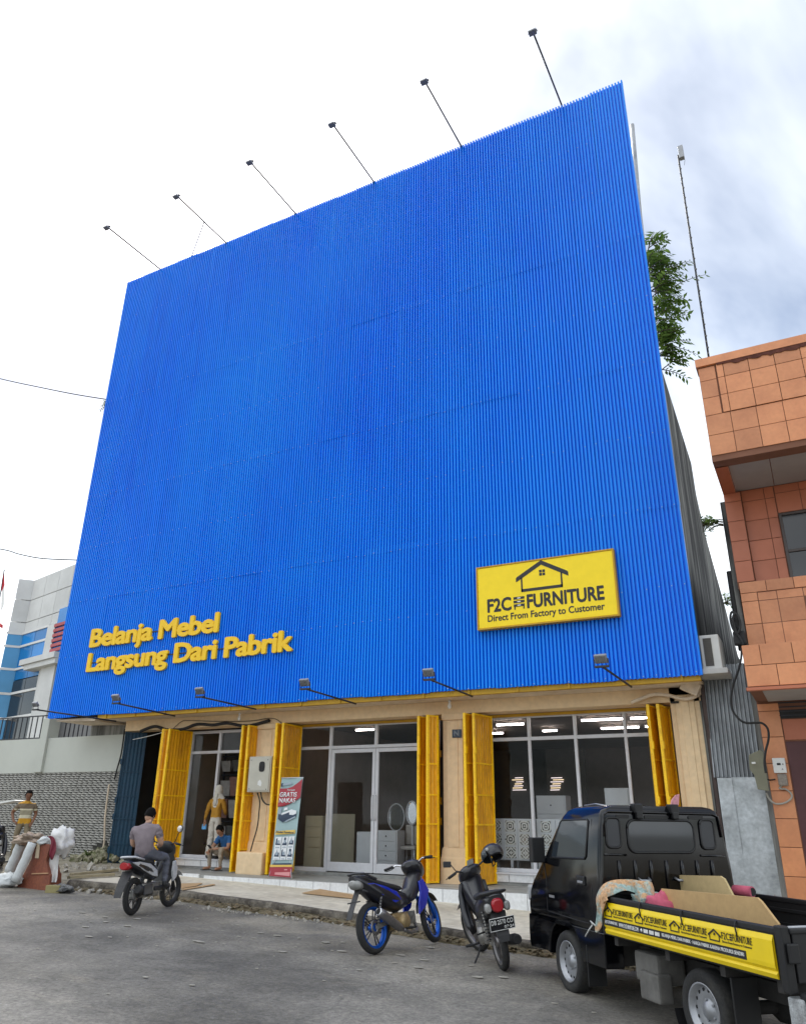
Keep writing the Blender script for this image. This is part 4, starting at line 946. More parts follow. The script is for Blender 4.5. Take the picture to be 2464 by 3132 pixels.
# recessed upper wall, soffit boards, pilaster
m = MB(); m.box(xl+.02, xr, YB+.13, 15.2, 3.6, 9.2); rpart('wall', m, m_og)
for i, (a, b) in enumerate(((-.62, .05), (.06, .7), (.71, 1.35), (1.36, 2.0), (2.01, 3.2))):
    m = MB(); m.cbox(a, b-.004, YA+.3, YB+.12, 7.56, 7.58, .004); rpart('soffit_board', m, m_sp)
m = MB(); m.box(xl, -.63, YA+.245, YB+.12, 7.5, 7.57); rpart('soffit_edge', m, m_ot2)
m = MB(); m.box(xl, -.55, YB+.02, YB+.12, 5.6, 7.5); rpart('pilaster', m, m_og)
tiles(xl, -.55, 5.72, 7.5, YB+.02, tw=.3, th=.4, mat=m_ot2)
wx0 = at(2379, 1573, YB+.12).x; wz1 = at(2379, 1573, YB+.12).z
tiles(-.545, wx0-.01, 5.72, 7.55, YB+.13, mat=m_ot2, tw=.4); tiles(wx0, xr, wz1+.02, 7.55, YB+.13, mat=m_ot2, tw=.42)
# upper window
m = MB()
for b in ((wx0, wx0+.05, 5.7, wz1), (wx0+.05, 2.2, wz1-.05, wz1), (wx0+.05, 2.2, 6.2, 6.25), (1.0, 1.04, 5.7, wz1-.05)): m.cbox(b[0], b[1], YB+.07, YB+.125, b[2], b[3], .006)
wn = rpart('window', m, M('dark bronze frame', (0.05, 0.035, 0.03), .4, var=.1))
m_tint = M('tinted window glass', (0.02, 0.022, 0.026), .08, var=0, spec=.6)
m = MB(); m.box(wx0+.05, 2.2, YB+.1, YB+.108, 5.7, wz1-.05); rpart('pane', m, m_tint, wn)
# bands at the first floor
m = MB(); m.box(xl+.02, xr, YB+.005, YB+.12, 4.5, 5.7); rpart('wall', m, m_og)
tiles(xl+.02, xr, 5.5, 5.71, YB, th=.21, tw=.45); tiles(xl+.02, xl+.3, 4.5, 5.5, YB, tw=.28, th=.42); tiles(xl+.3, xr, 4.5, 5.5, YB+.02, th=.42, ox=.1)
m = MB(); m.box(xl, xr, YA+.001, YB+.1, 3.56, 4.23); rpart('balcony', m, m_og)
tiles(xl, xr, 3.58, 4.24, YA, th=.33, tw=.46, stag=.2)
m = MB(); m.box(xl-.02, xr, YA-.05, YA+.06, 3.52, 3.566); rpart('drip_edge', m, m_ot2)
for a, b in ((-.66, .02), (.03, .75), (.76, 1.5), (1.51, 3.2)):
    m = MB(); m.cbox(a, b, YA+.1, YB-.06, 3.545, 3.555, .002); rpart('soffit_board', m, m_sp)
# ground floor wall with vent and maroon door
m = MB(); m.box(xl, xr, YB, 15.2, -.1, 3.56); rpart('wall', m, m_og)
dx = at(2400, 2268, YB).x; dz = at(2400, 2268, YB).z
vx0, vz0 = at(2377, 2198, YB).x, at(2390, 2198, YB).z
tiles(xl, dx-.01, -.05, 3.52, YB, tw=.42, th=.43)
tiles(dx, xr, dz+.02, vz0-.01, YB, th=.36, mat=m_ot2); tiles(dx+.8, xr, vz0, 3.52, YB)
m = MB(); m.box(vx0+.0, dx+.78, YB-.01, YB+.02, vz0, 3.4); v_ = rpart('vent', m, m_rubber); m = MB()
for k in range(6): z = vz0+.04+k*.07; m.box(dx-.02, dx+.78, YB-.016, YB-.0105, z, z+.02)
rpart('vent_slat', m, m_black, v_)
m = MB(); m.cbox(dx, xr, YB-.008, YB+.04, -.05, dz, .01); d_ = rpart('door', m, M('maroon door', (0.075, 0.02, 0.022), .5, var=.1)); m = MB(); m.box(dx+.6, dx+.615, YB-.012, YB-.0085, 0, dz); rpart('door_joint', m, m_rubber, d_)
m = MB(); m.box(.2, .62, YA+.5, YA+.8, 3.4, 3.544); rpart('soffit_lamp', m, m_alu)
# plain side and back of that building
m = MB(); m.box(-.93, xr, 15.21, 27, 0, 6.6); rpart('back_wing', m, m_conc)
m = MB(); m.box(-.94, -.85, YB+.14, 15.2, .0, 7.4); rpart('side_wall', m, m_conc)
m = MB(); m.tube([(-.97, 14.95, 4.5), (-.97, 14.95, 6.0)], .05, 8); rpart('down_pipe', m, m_rubber)
# meter, coiled cable and lead on that wall
def c4(x, y): return (2100+x/3.618, 1900+y/3.618)
a = at(*c4(935, 1515), YB-.1); b = at(*c4(1105, 1680), YB-.1)
t = thing('electric_meter', 'white electricity meter on the orange tiled pillar', 'meter', (a.x, YB-.02, b.z))
w, h = b.x-a.x, a.z-b.z
m = MB(); m.cbox(0, w, -.1, -.02, 0, h, .012); m.build('case', m_white, t); m = MB(); m.box(w*.33, w*.62, -.104, -.1005, h*.52, h*.66); m.box(w*.75, w*.83, -.104, -.1005, h*.54, h*.62); m.build('display', m_rubber, t)
m = MB(); m.prism([(w*.62, -.1035, h*.2), (w*.78, -.1035, h*.2), (w*.7, -.1035, h*.34)], (0, .002, 0)); m.build('symbol', M('symbol grey', (0.3, .3, .3), .6, var=0), t)
m = MB(); m.cbox(w*.2, w*.95, -.09, -.03, -.2, -.01, .02); m.build('terminal_box', M('smoky plastic', (0.2, 0.17, 0.14), .3, var=.3, scale=30), t)
m_grc = M('grey cable', (0.33, 0.31, 0.27), .6, var=.1)
cable('cable', [at(*c4(x, y), YB-.05) for x, y in ((1080, 1790), (1020, 1850), (1090, 1860), (1150, 1910), (1150, 1960), (1080, 2010), (980, 2020), (910, 1970), (875, 1900))], .016, m_grc, 'grey cable looping below the electricity meter')
cable('cable', [at(*c4(x, y), YB-.05) for x, y in ((975, 1750), (900, 1755), (840, 1710), (815, 1660), (800, 1600))], .012, m_rubber, 'dark lead joining the meter and the grey metal plate')
cable('cable', [at(*c4(x, y), 14.3) for x, y in ((600, 300), (595, 420), (560, 560), (510, 700), (485, 850), (500, 980), (570, 1080), (650, 1125), (750, 1125), (830, 1130), (890, 1190), (900, 1300), (870, 1430), (855, 1560), (870, 1680))], .02, m_rubber, 'thick black cable hanging in front of the grey corrugated gate')
def c5(x, y): return (1900+x/1.973, 1000+y/1.973)
cable('cable', [at(*c5(x, y), 14.2) for x, y in ((700, 1740), (665, 1720), (655, 1760), (670, 1820), (700, 1850), (715, 1790), (690, 1730), (670, 1760), (690, 1840), (715, 1880), (735, 1920))], .022, m_rubber, 'coil of black cable hanging at the corner of the tiled building')
t = thing('cable_clamp', 'dark cable clamp at the corner of the tiled building', 'clamp', at(*c5(712, 1880), 14.3)); m = MB(); m.cbox(-.1, .1, -.08, .08, -.12, .12, .03); m.tube([(.02, 0, .1), (-.03, 0, .3)], .03, 6); m.build('body', m_rubber, t)
# pole on its roof with a small antenna
t = thing('antenna_pole', 'thin dark pole with a grey antenna box on the tiled roof', 'pole', (-.7, 14.5, 9.38))
m = MB(); b_ = at(2167, 1100, 14.5)-V((-.7, 14.5, 9.38)); a_ = at(2072, 475, 14.5)-V((-.7, 14.5, 9.38))
P0, P1 = b_+(b_-a_)*.18, a_
m.tube([P0, P1], .02, 8); m.build('pole', m_black, t)
m = MB()
for k in range(46): q = P0.lerp(P1, k/46); m.ball(q+V((.012*(k % 2), -.012, 0)), .024, 6, 4)
m.build('rope_wrap', M('pole rope', (0.16, 0.16, 0.15), .8, var=.2, scale=30), t)
m = MB(); m.cbox(-.01, .1, -.06, .06, -.16, .2, .015, None, None); 
for v in range(len(m.v)): m.v[v] = m.v[v]+P1+V((.03, 0, .02))
m.build('antenna', m_lampg, t); m = MB(); m.tube([P1+V((.08, -.05, -.12)), P1+V((.13, -.05, -.25)), P1+V((.1, -.05, -.4))], .004, 4); m.build('lead', m_rubber, t)

# ------------------------------------------------------------------ zinc gate in the alley
m_gz = M('weathered zinc', (0.3, 0.32, 0.34), 0.5, 0.3, var=0.2, scale=2, col2=(0.12, 0.125, 0.13), stretch=(1, 1, .4), thr=(.45, .75))
m_gf = M('flat zinc sheet', (0.5, 0.53, 0.55), 0.4, 0.35, var=0.15, scale=2.6, col2=(0.27, 0.29, 0.3), bump=.15, bscale=6)
m_rust = M('rust', (0.3, 0.09, 0.03), .9, var=.3, scale=10)
GT = thing('zinc_gate', 'alley gate of grey corrugated zinc above flat zinc sheets', 'gate', (-1.3, 15, .05))
m = MB(); vs = []; fs = []; K = 12*4; xA, xB = -1.74, -.93; TY = (.045, -.02, -.02, .045); TX_ = (0, .12, .42, .54)
for z in (2.33, 4.3):
    for k in range(K+1):
        x = xA+(xB-xA)*(k//4+TX_[k % 4])/12; vs.append((x+(.05 if z > 3 else 0), 14.98+TY[k % 4]+(.12 if z > 3 else 0), z))
for k in range(K): fs.append((k, k+1, K+2+k, K+1+k))
m.add(vs, fs, False); m.build('corrugated_sheet', m_gz, GT, world=True)
def sheet(x0, x1, z0, z1, y, mat, name='zinc_sheet', seed=0):
    m = MB(); nx, nz = 8, 14; vs = []; fs = []
    for j in range(nz+1):
        for i in range(nx+1): x = x0+(x1-x0)*i/nx; z = z0+(z1-z0)*j/nz; vs.append((x, y+.012*noise.noise(V((x*3+seed, z*2.4, seed))), z))
    for j in range(nz):
        for i in range(nx): fs.append((j*(nx+1)+i, j*(nx+1)+i+1, (j+1)*(nx+1)+i+1, (j+1)*(nx+1)+i))
    m.add(vs, fs, True); return m.build(name, mat, GT, world=True)
sheet(-1.68, -1.44, 1.1, 2.32, 14.93, m_gf, seed=1); sheet(-1.45, -.92, 1.1, 2.33, 14.95, m_gf, seed=2)
sheet(-1.67, -.91, .0, 1.13, 14.94, m_gf, seed=3)
m = MB(); m.box(-1.76, -1.70, 15.0, 15.1, -.05, 4.1); m.box(-.90, -.86, 15.0, 15.1, -.05, 3.4); m.build('post', M('old timber', (0.07, 0.05, 0.045), .9, var=.2), GT, world=True)
for (x0, x1, z0, z1, s) in ((-1.62, -1.45, .05, .5, 1), (-1.35, -1.15, .02, .32, 2), (-1.12, -.96, .05, .55, 3)):
    m = MB(); rr_ = random.Random(s); cx, cz_ = (x0+x1)/2, (z0+z1)/2
    m.prism([(cx+(x1-x0)/2*(.6+.4*rr_.random())*cos(k*pi/6), 14.915, cz_+(z1-z0)/2*(.5+.5*rr_.random())*sin(k*pi/6)) for k in range(12)], (0, .004, 0)); m.build('rust_patch', m_rust, GT, world=True)
p = [c4(680, 1480), c4(800, 1425), c4(840, 1440), c4(905, 1880), c4(780, 1860), c4(740, 1700), c4(690, 1640)]
t = thing('metal_plate', 'grey-green metal plate fixed across the corrugated gate', 'plate', at(*c4(800, 1650), 14.5))
m = MB(); m.prism([at(u, v, 14.55)-t.location for u, v in p], (0, .04, 0)); m.build('plate', M('grey green paint', (0.17, 0.165, 0.115), .7, var=.12, scale=5), t, bevel=.006)
m = MB(); m.cbox(-.03, .03, -.09, -.055, -.01, .02, .004); o = m.build('latch', m_white, t); o.location = at(*c4(740, 1575), 14.55)-t.location

# ------------------------------------------------------------------ boundary wall on the left
m_gw = M('grey green render', (0.5, 0.515, 0.465), .85, var=.05, scale=1.0, bump=.12, bscale=40)
m_rel = M('relief stone', (0.42, 0.41, 0.38), .9, var=.2, scale=6, bump=.4, bscale=40)
m_relb = M('relief backing', (0.05, 0.048, 0.042), .95, var=.15)
BWL = thing('boundary_wall', 'grey boundary wall with patterned stone facing below and plain render above', 'wall', (-20, 15.6, .5))
bx0, bx1 = -27, -16.75
m = MB(); m.box(bx0, bx1, 15.52, 15.75, .2, 2.68); m.build('wall', m_relb, BWL, world=True)
m = MB(); m.box(bx0, bx1, 15.47, 15.76, 2.682, 3.64); m.build('upper_wall', m_gw, BWL, world=True)
m = MB(); rgw = random.Random(11); row = 0; z = .42
while z < 2.66:
    x = bx0+(.11 if row % 2 else 0)
    while x < bx1-.05:
        l = .2*rgw.uniform(.85, 1.1); d = .02+.03*rgw.random(); sk = .02
        xe = min(x+l, bx1)
        if xe-x > .05 and not (x > -17.5 and z < .75+rgw.random()*.2):
            a = [(x+.004, 15.52, z+.003+.01), (xe-.004, 15.52, z+.003-.01), (xe-.004, 15.52, z+.042-.01), (x+.004, 15.52, z+.042+.01)]
            b = [(x+.012, 15.515-d*.3, z+.018), (xe-.03, 15.515-d, z+.0), (xe-.03, 15.515-d, z+.026), (x+.012, 15.515-d*.3, z+.044)]
            m.add(a+b, [(4, 5, 6, 7), (0, 1, 5, 4), (1, 2, 6, 5), (2, 3, 7, 6), (3, 0, 4, 7)])
        x = xe+.004
    z += .06; row += 1
tag(m.build('relief_stone', m_rel, BWL, world=True), kind='stuff')
m = MB(); m.cbox(-20.12, -19.82, 15.38, 15.78, 2.69, 4.2, .02); m.build('wall_pier', m_gw, BWL, world=True)
m = MB(); m.box(-20.16, -20.122, 15.44, 15.469, 2.7, 3.63); m.build('wall_joint', m_relb, BWL, world=True)
def railing(label, x0, x1, z0, z1, Y, n, loc):
    t = thing('railing', label, 'railing', loc, 0, 'black railings on the boundary wall'); m = MB(); m.box(x0, x1, Y-.02, Y+.02, z1-.03, z1); m.box(x0, x1, Y-.02, Y+.02, z0, z0+.03); m.build('rail', m_black, t, world=True)
    bm_ = MB(); bm_.box(-.012, .012, -.012, .012, 0, z1-z0-.06); me = bm_.mesh('bar'); me.materials.append(m_black)
    for k in range(n): link('bar', me, None, t, V((x0+.05+(x1-x0-.1)*k/(n-1), Y, z0+.03))-t.location)
railing('black railing left of the wall pier, in front of the blue glass', -26.9, -20.14, 3.66, 4.33, 15.6, 30, (-23, 15.6, 3.65))
railing('black railing right of the wall pier', -19.78, -17.05, 3.66, 4.13, 15.9, 15, (-18.4, 15.9, 3.65))
cable('pipe', [at(314+dx, v, 15.42) for dx, v in ((22, 2403), (19, 2410), (8, 2500), (1, 2596), (-40, 2606))], .025, m_soff, 'pale water pipe running down the patterned wall', 'pipe')
cable('pipe', [at(*q1(x, y), 15.4) for x, y in ((795, 480), (785, 560), (770, 650), (745, 740), (730, 800))], .02, m_rubber, 'black cable running down the end of the boundary wall')
# crumbling end of the wall beside the blue door
def rubble(name, label, c, n, spread, size, mat, seed, zf, cat='rubble', kind=None, group=None):
    r = random.Random(seed); m = MB(); c = V(c)
    for k in range(n):
        x = c.x+r.gauss(0, spread[0]); y = c.y+r.gauss(0, spread[1]); s = size*(.4+r.random()**2*1.4); z = zf(x, y)+s*.25
        R = Euler((r.random()*6, r.random()*6, r.random()*6)).to_matrix()
        pts = [R @ V((s*(.5+.5*r.random())*a, s*(.5+.5*r.random())*b, s*.6*(.5+.5*r.random())*d)) for a in (-1, 1) for b in (-1, 1) for d in (-1, 1)]
        m.add([V((x, y, z))+p for p in pts], [(0, 1, 3, 2), (4, 6, 7, 5), (0, 4, 5, 1), (2, 3, 7, 6), (0, 2, 6, 4), (1, 5, 7, 3)])
    o = m.build(name, mat); tag(o, label, cat, group, kind); return o
m_rub = M('broken mortar', (0.3, 0.28, 0.2), .95, var=.4, scale=9, col2=(0.12, .13, .06), thr=(.45, .6))
rubble('rubble_heap', 'mossy heap of broken mortar at the foot of the wall beside the blue door', (-16.75, 15.1, .5), 150, (.3, .18), .065, m_rub, 4, lambda x, y: walk_z(x)+max(0, .45-abs(x+16.75)*.6)*max(0, (y-14.7)))
m_stn = M('pale stone', (0.33, 0.31, 0.27), .9, var=.2, scale=8)
rubble('loose_stone', 'pale stones and broken bits along the foot of the kerb', (-11.6, 11.45, 0), 40, (.9, .08), .04, m_stn, 5, lambda x, y: road_z(x), 'stones', 'stuff')
rubble('loose_stone', 'small stones in the gutter between the motorcycles', (-8.0, 11.25, 0), 160, (1.4, .1), .018, m_stn, 6, lambda x, y: road_z(x), 'stones', 'stuff')
rubble('loose_stone', 'pale stones on the earth in front of the boundary wall', (-15.2, 13.6, 0), 50, (.9, .6), .05, m_stn, 15, lambda x, y: walk_z(x), 'stones', 'stuff')
rubble('gutter_litter', 'brown leaves and grit lying against the kerb', (-7.0, 0, 0), 1, (.1, .1), .001, m_dirt, 7, lambda x, y: road_z(x), 'litter', 'stuff')
m = MB(); r = random.Random(21); me_ = bpy.data.objects['gutter_litter']
for k in range(1500):
    x = r.uniform(-13, 1); y = kerb_y(x)-.03-abs(r.gauss(0, .09)); s = r.uniform(.012, .035); a = r.random()*6; z = road_z(x)+.02+max(0, .06-(kerb_y(x)-y)*.3)*r.random()
    d1 = V((cos(a), sin(a), r.uniform(-.4, .4)))*s; d2 = V((-sin(a), cos(a), r.uniform(-.4, .4)))*s*.6; m.quad(V((x, y, z))-d1-d2, V((x, y, z))+d1-d2, V((x, y, z))+d1+d2, V((x, y, z))-d1+d2)
old = me_.data; me_.data = m.mesh('gutter_litter'); me_.data.materials.append(M('leaf litter', (0.2, 0.15, 0.08), .95, var=.5, scale=9, col2=(.09, .06, .03)))
# silt wedge along the gutter
m = MB(); rings = []; x = -13.2
while x < 3: y = kerb_y(x); rings.append([V((x, y+.02, road_z(x)+.065+.02*noise.noise(V((x*2, 0, 0))))), V((x, y-.1, road_z(x)+.035+.01*noise.noise(V((x*4, 1, 0))))), V((x, y-.22-.12*noise.noise(V((x*1.3, 2, 0))), road_z(x)-.03)), V((x, y+.02, road_z(x)-.05))]); x += .2
m.loft(rings, True); tag(m.build('gutter_silt', M('gutter silt', (0.2, 0.16, 0.1), .95, var=.35, scale=5, bump=.8, bscale=40, col2=(.1, .085, .045))), 'brown silt lying along the gutter', 'silt', kind='stuff')
# flakes and chips on the road
m = MB(); r = random.Random(8)
for k in range(150):
    x = r.uniform(-13, 1.5); y = r.uniform(3.2, 10.4); s = r.choice((.008, .012, .012, .02, .035)); a = r.random()*6; z = road_z(x)+.02
    if r.random() < .5: y = 10.2-abs(r.gauss(0, 1.3)); 
    n_ = 6; pts = [V((x+s*(1+.6*r.random())*1.5*cos(a+k2*2*pi/n_), y+s*(.6+.6*r.random())*sin(a+k2*2*pi/n_), z+.018*noise.noise(V((x*.5, y*.5, 0)))-.012)) for k2 in range(n_)]; m.prism(pts, (0, 0, .006))
tag(m.build('road_chips', m_stn), 'pale chips and flakes scattered on the asphalt', 'chips', kind='stuff')
# cardboard scraps and planks on the pavement
m_card = M('cardboard', (0.46, 0.31, 0.17), .85, var=.12, scale=5, col2=(.38, .24, .12))
def scrap(pts, label, Yh=None):
    P = [atp(u, v, (0, 0, .015+.012), (.0275, 0, 1)) for u, v in pts]; c = sum(P, V())/len(P); m = MB(); m.prism([p-c for p in P], (0, 0, .008)); o = m.build('cardboard_sheet', m_card); o.location = c; tag(o, label, 'cardboard', 'cardboard scraps on the pavement')
scrap([q2(215, 1525), q2(330, 1500), q2(565, 1540), q2(545, 1560)], 'flat cardboard sheet on the pavement left of the blue motorcycle')
scrap([q1(1150, 1465), q1(1290, 1462), q1(1250, 1480), q1(1155, 1495)], 'small flattened carton on the pavement behind the scooter')
scrap([q1(1155, 1500), q1(1360, 1468), q1(1372, 1472), q1(1165, 1506)], 'thin wooden strip lying on the pavement behind the scooter')
for i, (a, b) in enumerate((((1040, 1400), (1700, 1330)), ((1000, 1440), (1650, 1395)))):
    P = [atp(u/4.744, 2380+v/4.744, (0, 0, .06), (.0275, 0, 1)) for u, v in (a, b)]; m = MB(); m.bar(V(), P[1]-P[0], .09, .05); o = m.build('timber_plank', M('plank', (.36, .31, .2), .9, var=.2)); o.location = P[0]; tag(o, ['grey plank lying on the earth below the wall, farther', 'grey plank lying on the earth below the wall, nearer'][i], 'plank', 'planks by the wall')

# ------------------------------------------------------------------ grey office block far left
m_of = M('office panel grey', (0.6, 0.61, 0.6), .7, var=.1, scale=.7, rnd=.05)
m_ofj = M('office joint', (0.2, 0.2, 0.2), .9, var=0)
m_bgl = M('blue office glass', (0.01, 0.2, 0.55), .12, var=.1, scale=.6, spec=.35, rnd=.2)
m_bgl2 = M('pale blue office glass', (0.09, 0.32, 0.58), .12, var=.1, scale=.6, spec=.35, rnd=.1)
OB = thing('office_block', 'grey panelled office block with blue glass beyond the boundary wall', 'building', (-33, 26, 2))
def c6(x, y): return (x/3.34, 1650+y/3.34)
YO = 24.0
def opart(name, pts, mat, d=.05, Y=YO, parent=OB):
    m = MB(); m.prism([at(u, v, Y) for u, v in pts], (0, d, 0)); return m.build(name, mat, parent, world=True)
OC = V((-34.72, 24.5, 0)); nR = V((.237, 1, 0)); nL = V((.5, -.42, 0))
def oR(q): return atp(q[0], q[1], OC, nR)
def oL(q): return atp(q[0], q[1], OC, nL)
def zc(y): # height at the inner corner for a crop row measured there
    return at(*c6(y[0], y[1]), 24.5).z
LV = [zc(p) for p in ((355, 415), (312, 625), (272, 850), (255, 965), (245, 1095), (210, 1325), (160, 1575), (115, 1830))]+[2.2]
def yR(x): return 24.5-.237*(x+34.72)
def faceR(x0, x1, z0, z1, mat, name='wall_panel', off=0.0, d=.25):
    m = MB(); m.prism([(x0, yR(x0)-off, z0), (x1, yR(x1)-off, z0), (x1, yR(x1)-off, z1), (x0, yR(x0)-off, z1)], (0, d, 0)); return m.build(name, mat, OB, world=True)
def faceL(t0, t1, z0, z1, mat, name='wall_panel', off=0.0):
    P = lambda t, z: V((-34.72-.46*t-.3*off, 24.5-.55*t-off, z)); m = MB(); m.prism([P(t0, z0), P(t1, z0), P(t1, z1), P(t0, z1)], (.15, .25, 0)); return m.build(name, mat, OB, world=True)
xg = oR(c6(490, 1010)).x; xp = oR(c6(585, 900)).x; xlv = oR(c6(690, 900)).x
m = MB(); m.prism([(-35.1, 24.5, 2), (-34.6, 25.0, 2), (-27, 23.2, 2), (-27, 34, 2), (-35.1, 34, 2)], (0, 0, 10.6)); m.build('core', m_ofj, OB, world=True)
for i in range(3):
    faceL(.02, 1.0, LV[i+1]+.02, LV[i]-.02, m_of); xs_ = [-34.7, -33.3, -31.9, -30.5, -29, -27]
    for xa_, xb_ in zip(xs_, xs_[1:]): faceR(xa_+.012, xb_-.012, LV[i+1]+.02+(0 if not (i == 2) else 0), LV[i]-.02, m_of)
zt_ = LV[3]
for i in range(3, 8):
    z1_, z0_ = LV[i]-.06, LV[i+1]+.06
    faceL(.03, 1.0, z0_, z1_, m_bgl2, 'glass_panel'); xm_ = (-34.7+xg)/2
    for xa_, xb_ in ((-34.68, xm_-.02), (xm_+.02, xg)):
        if i == 5: faceR(xa_, xb_, (z0_+z1_)/2+.05, z1_, m_bgl, 'glass_panel', .02); faceR(xa_, xb_, z0_, (z0_+z1_)/2, m_tint, 'glass_panel', .04)
        else: faceR(xa_, xb_, z0_, z1_, m_bgl if i < 6 else m_tint, 'glass_panel', .02)
    faceL(0, 1.02, LV[i]-.06, LV[i]+.05, m_white, 'mullion', .05); faceR(-34.72, xg, LV[i]-.06, LV[i]+.05, m_white, 'mullion', .08)
faceR(xg, xp, 2.2, LV[3]-.02, m_of, 'pilaster', .12); faceR(xp-.25, xp+1.1, 2.2, LV[5]-.2, m_of, 'pilaster', .3)
faceR(oR(c6(320, 1330)).x, xlv+.5, LV[5]-.12, LV[5]+.14, m_of, 'canopy', .7, .8); faceR(oR(c6(350, 1370)).x, xlv+.5, LV[5]-.36, LV[5]-.13, m_of, 'canopy', .6, .7)
faceR(xp+.02, xlv+1.5, LV[5]+.15, LV[2]+.1, m_bgl, 'glass_panel', .05)
m_lou = M('red louvre', (0.42, 0.08, 0.09), .6, var=.1)
for k in range(6): z = LV[4]-.75+k*.24; faceR(xp-.05, xlv+.1, z, z+.14, m_lou, 'louvre', .15)
m = MB(); m.box(-35.75, -35.3, 24.4, 24.9, 9.0, 12.3); m.build('fin', m_of, OB, world=True); m = MB(); m.box(-35.85, -35.4, 25.0, 25.4, 8.2, 9.0); m.build('fin', m_of, OB, world=True)
m = MB(); m.lathe([(.02, -.12), (.14, -.08), (.16, 0)], (at(*c6(450, 1415), 23.6)), (0, 0, 1), 12); m.build('dome_camera', m_rubber, OB, world=True)
# lean-to glass wing below the railing
t = thing('flag', 'red and white flag on a leaning pole at the left edge', 'flag', at(4, 1950, 23)); fo = t.location
m = MB(); m.tube([(-.4, 0, -2), at(14, 1742, 23)-fo], .03, 6); m.build('pole', m_black, t)
m = MB(); m.prism([at(13, 1750, 23)-fo, at(14, 1790, 23)-fo, at(6, 1810, 23)-fo, at(6, 1775, 23)-fo], (0, .02, 0)); m.build('cloth', M('flag red', (.5, .02, .03), .8, var=.1), t)
m = MB(); m.prism([at(14, 1791, 23)-fo, at(12, 1850, 23)-fo, at(3, 1870, 23)-fo, at(6, 1811, 23)-fo], (0, .02, 0)); m.build('cloth', m_logo_white, t)
t = thing('banner_flag', 'small red and white cloth at the left edge below the flag', 'flag', at(3, 1915, 23)); m = MB(); m.prism([at(0, 1905, 23)-t.location, at(9, 1912, 23)-t.location, at(8, 1922, 23)-t.location, at(0, 1918, 23)-t.location], (0, .02, 0)); m.build('cloth', MATS['flag red'], t)
# overhead wires at the left
cable('overhead_wire', [at(-200, 1108, 14.6), at(0, 1158, 14.6), at(120, 1184, 14.6), at(230, 1206, 14.6), at(329, 1222, 14.6)], .018, m_rubber, 'upper overhead wire reaching the left edge of the cladding', 'wire')
cable('overhead_wire', [at(-200, 1650, 14.6), at(0, 1679, 14.6), at(60, 1695, 14.6), at(130, 1708, 14.6), at(236, 1713, 14.6)], .018, m_rubber, 'lower overhead wire reaching the left edge of the cladding', 'wire')

# ------------------------------------------------------------------ wall plants
m_leaf = leafmat('leaf', (0.05, 0.1, 0.02), (0.16, 0.25, 0.06))
m_stem = M('stem', (0.1, 0.08, 0.05), .8, var=.2)
def wall_plant(label, base, fronds, seed, ln=.9, leaf=.11, droop=.5, dirs=None, group='plants growing on the walls'):
    t = thing('wall_plant', label, 'plant', base, 0, group); r = random.Random(seed); ms = MB(); ml = MB()
    for k in range(fronds):
        if dirs: p0, d = dirs(r)
        else: p0 = V((r.gauss(0, .05), r.gauss(0, .05), 0)); d = V((r.uniform(-.2, 1), r.uniform(-1, .6), r.uniform(-.2, 1)))
        d.normalize(); L_ = ln*r.uniform(.5, 1.1); pts = []; n = 9
        for i in range(n): s = i/(n-1); pts.append(p0+d*(L_*s)+V((0, 0, -droop*L_*s*s)))
        ms.tube(pts, [.014*(1-.8*i/n) for i in range(n)], 5)
        for i in range(2, n):
            for sd in (-1, 1):
                tg = (pts[i]-pts[i-1]).normalized(); sde = tg.cross(V((0, 0, 1))); sde = sde.normalized() if sde.length > .01 else V((1, 0, 0))
                a = (sde*sd+tg*.5+V((0, 0, r.uniform(-.5, .2)))).normalized(); l = leaf*r.uniform(.5, 1.3); w = l*r.uniform(.13, .2); nn = a.cross(tg).normalized(); b = a.cross(nn).normalized(); q = pts[i]
                ml.add([q, q+a*l*.45+b*w+nn*w*.4, q+a*l, q+a*l*.45-b*w+nn*w*.4], [(0, 1, 2, 3)])
    ms.build('stem', m_stem, t); ml.build('foliage', m_leaf, t); return t
def d1(r):
    z = r.uniform(-3.4, .1)-.0; x = .0; return V((r.uniform(-.1, .12), r.uniform(-.3, .3), z)), V((r.uniform(.15, 1), r.uniform(-.9, .5), r.uniform(-.3, .9)))
wall_plant('large fern-like plant hanging behind the top right edge of the cladding', (-1.7, 15.3, 14.2), 80, 2, .72, .2, .35, d1)
wall_plant('second clump of the plant, lower on the right edge of the cladding', (-1.66, 15.4, 11.3), 9, 3, .4, .14, .4)
wall_plant('two long fronds reaching out from the right edge of the cladding', (-1.6, 15.2, 13.3), 5, 9, 1.15, .16, .3, lambda r: (V((0, 0, r.uniform(-.7, .2))), V((1, -.3, r.uniform(.1, .5)))))
wall_plant('small weed on the concrete side wall, upper', (-1.76, 20.3, 8.9), 16, 5, .5, .12, .3)
wall_plant('small weed on the concrete side wall, lower', (-1.76, 23.2, 7.5), 14, 6, .5, .12, .3)
wall_plant('sprig growing from the side of the tiled building', (-.95, 15.0, 7.3), 6, 7, .4, .1, .6, lambda r: (V((0, 0, r.uniform(-.4, .1))), V((-1, -.5, .3))))
wall_plant('little tuft at the left edge of the cladding', (-18.6, 14.6, 14.1), 14, 8, .35, .09, .3, lambda r: (V((0, 0, 0)), V((r.uniform(-1, .2), r.uniform(-1, .2), r.uniform(-.5, .7)))))
wall_plant('weeds at the foot of the boundary wall', (-16.9, 15.0, .6), 14, 10, .35, .08, .4)
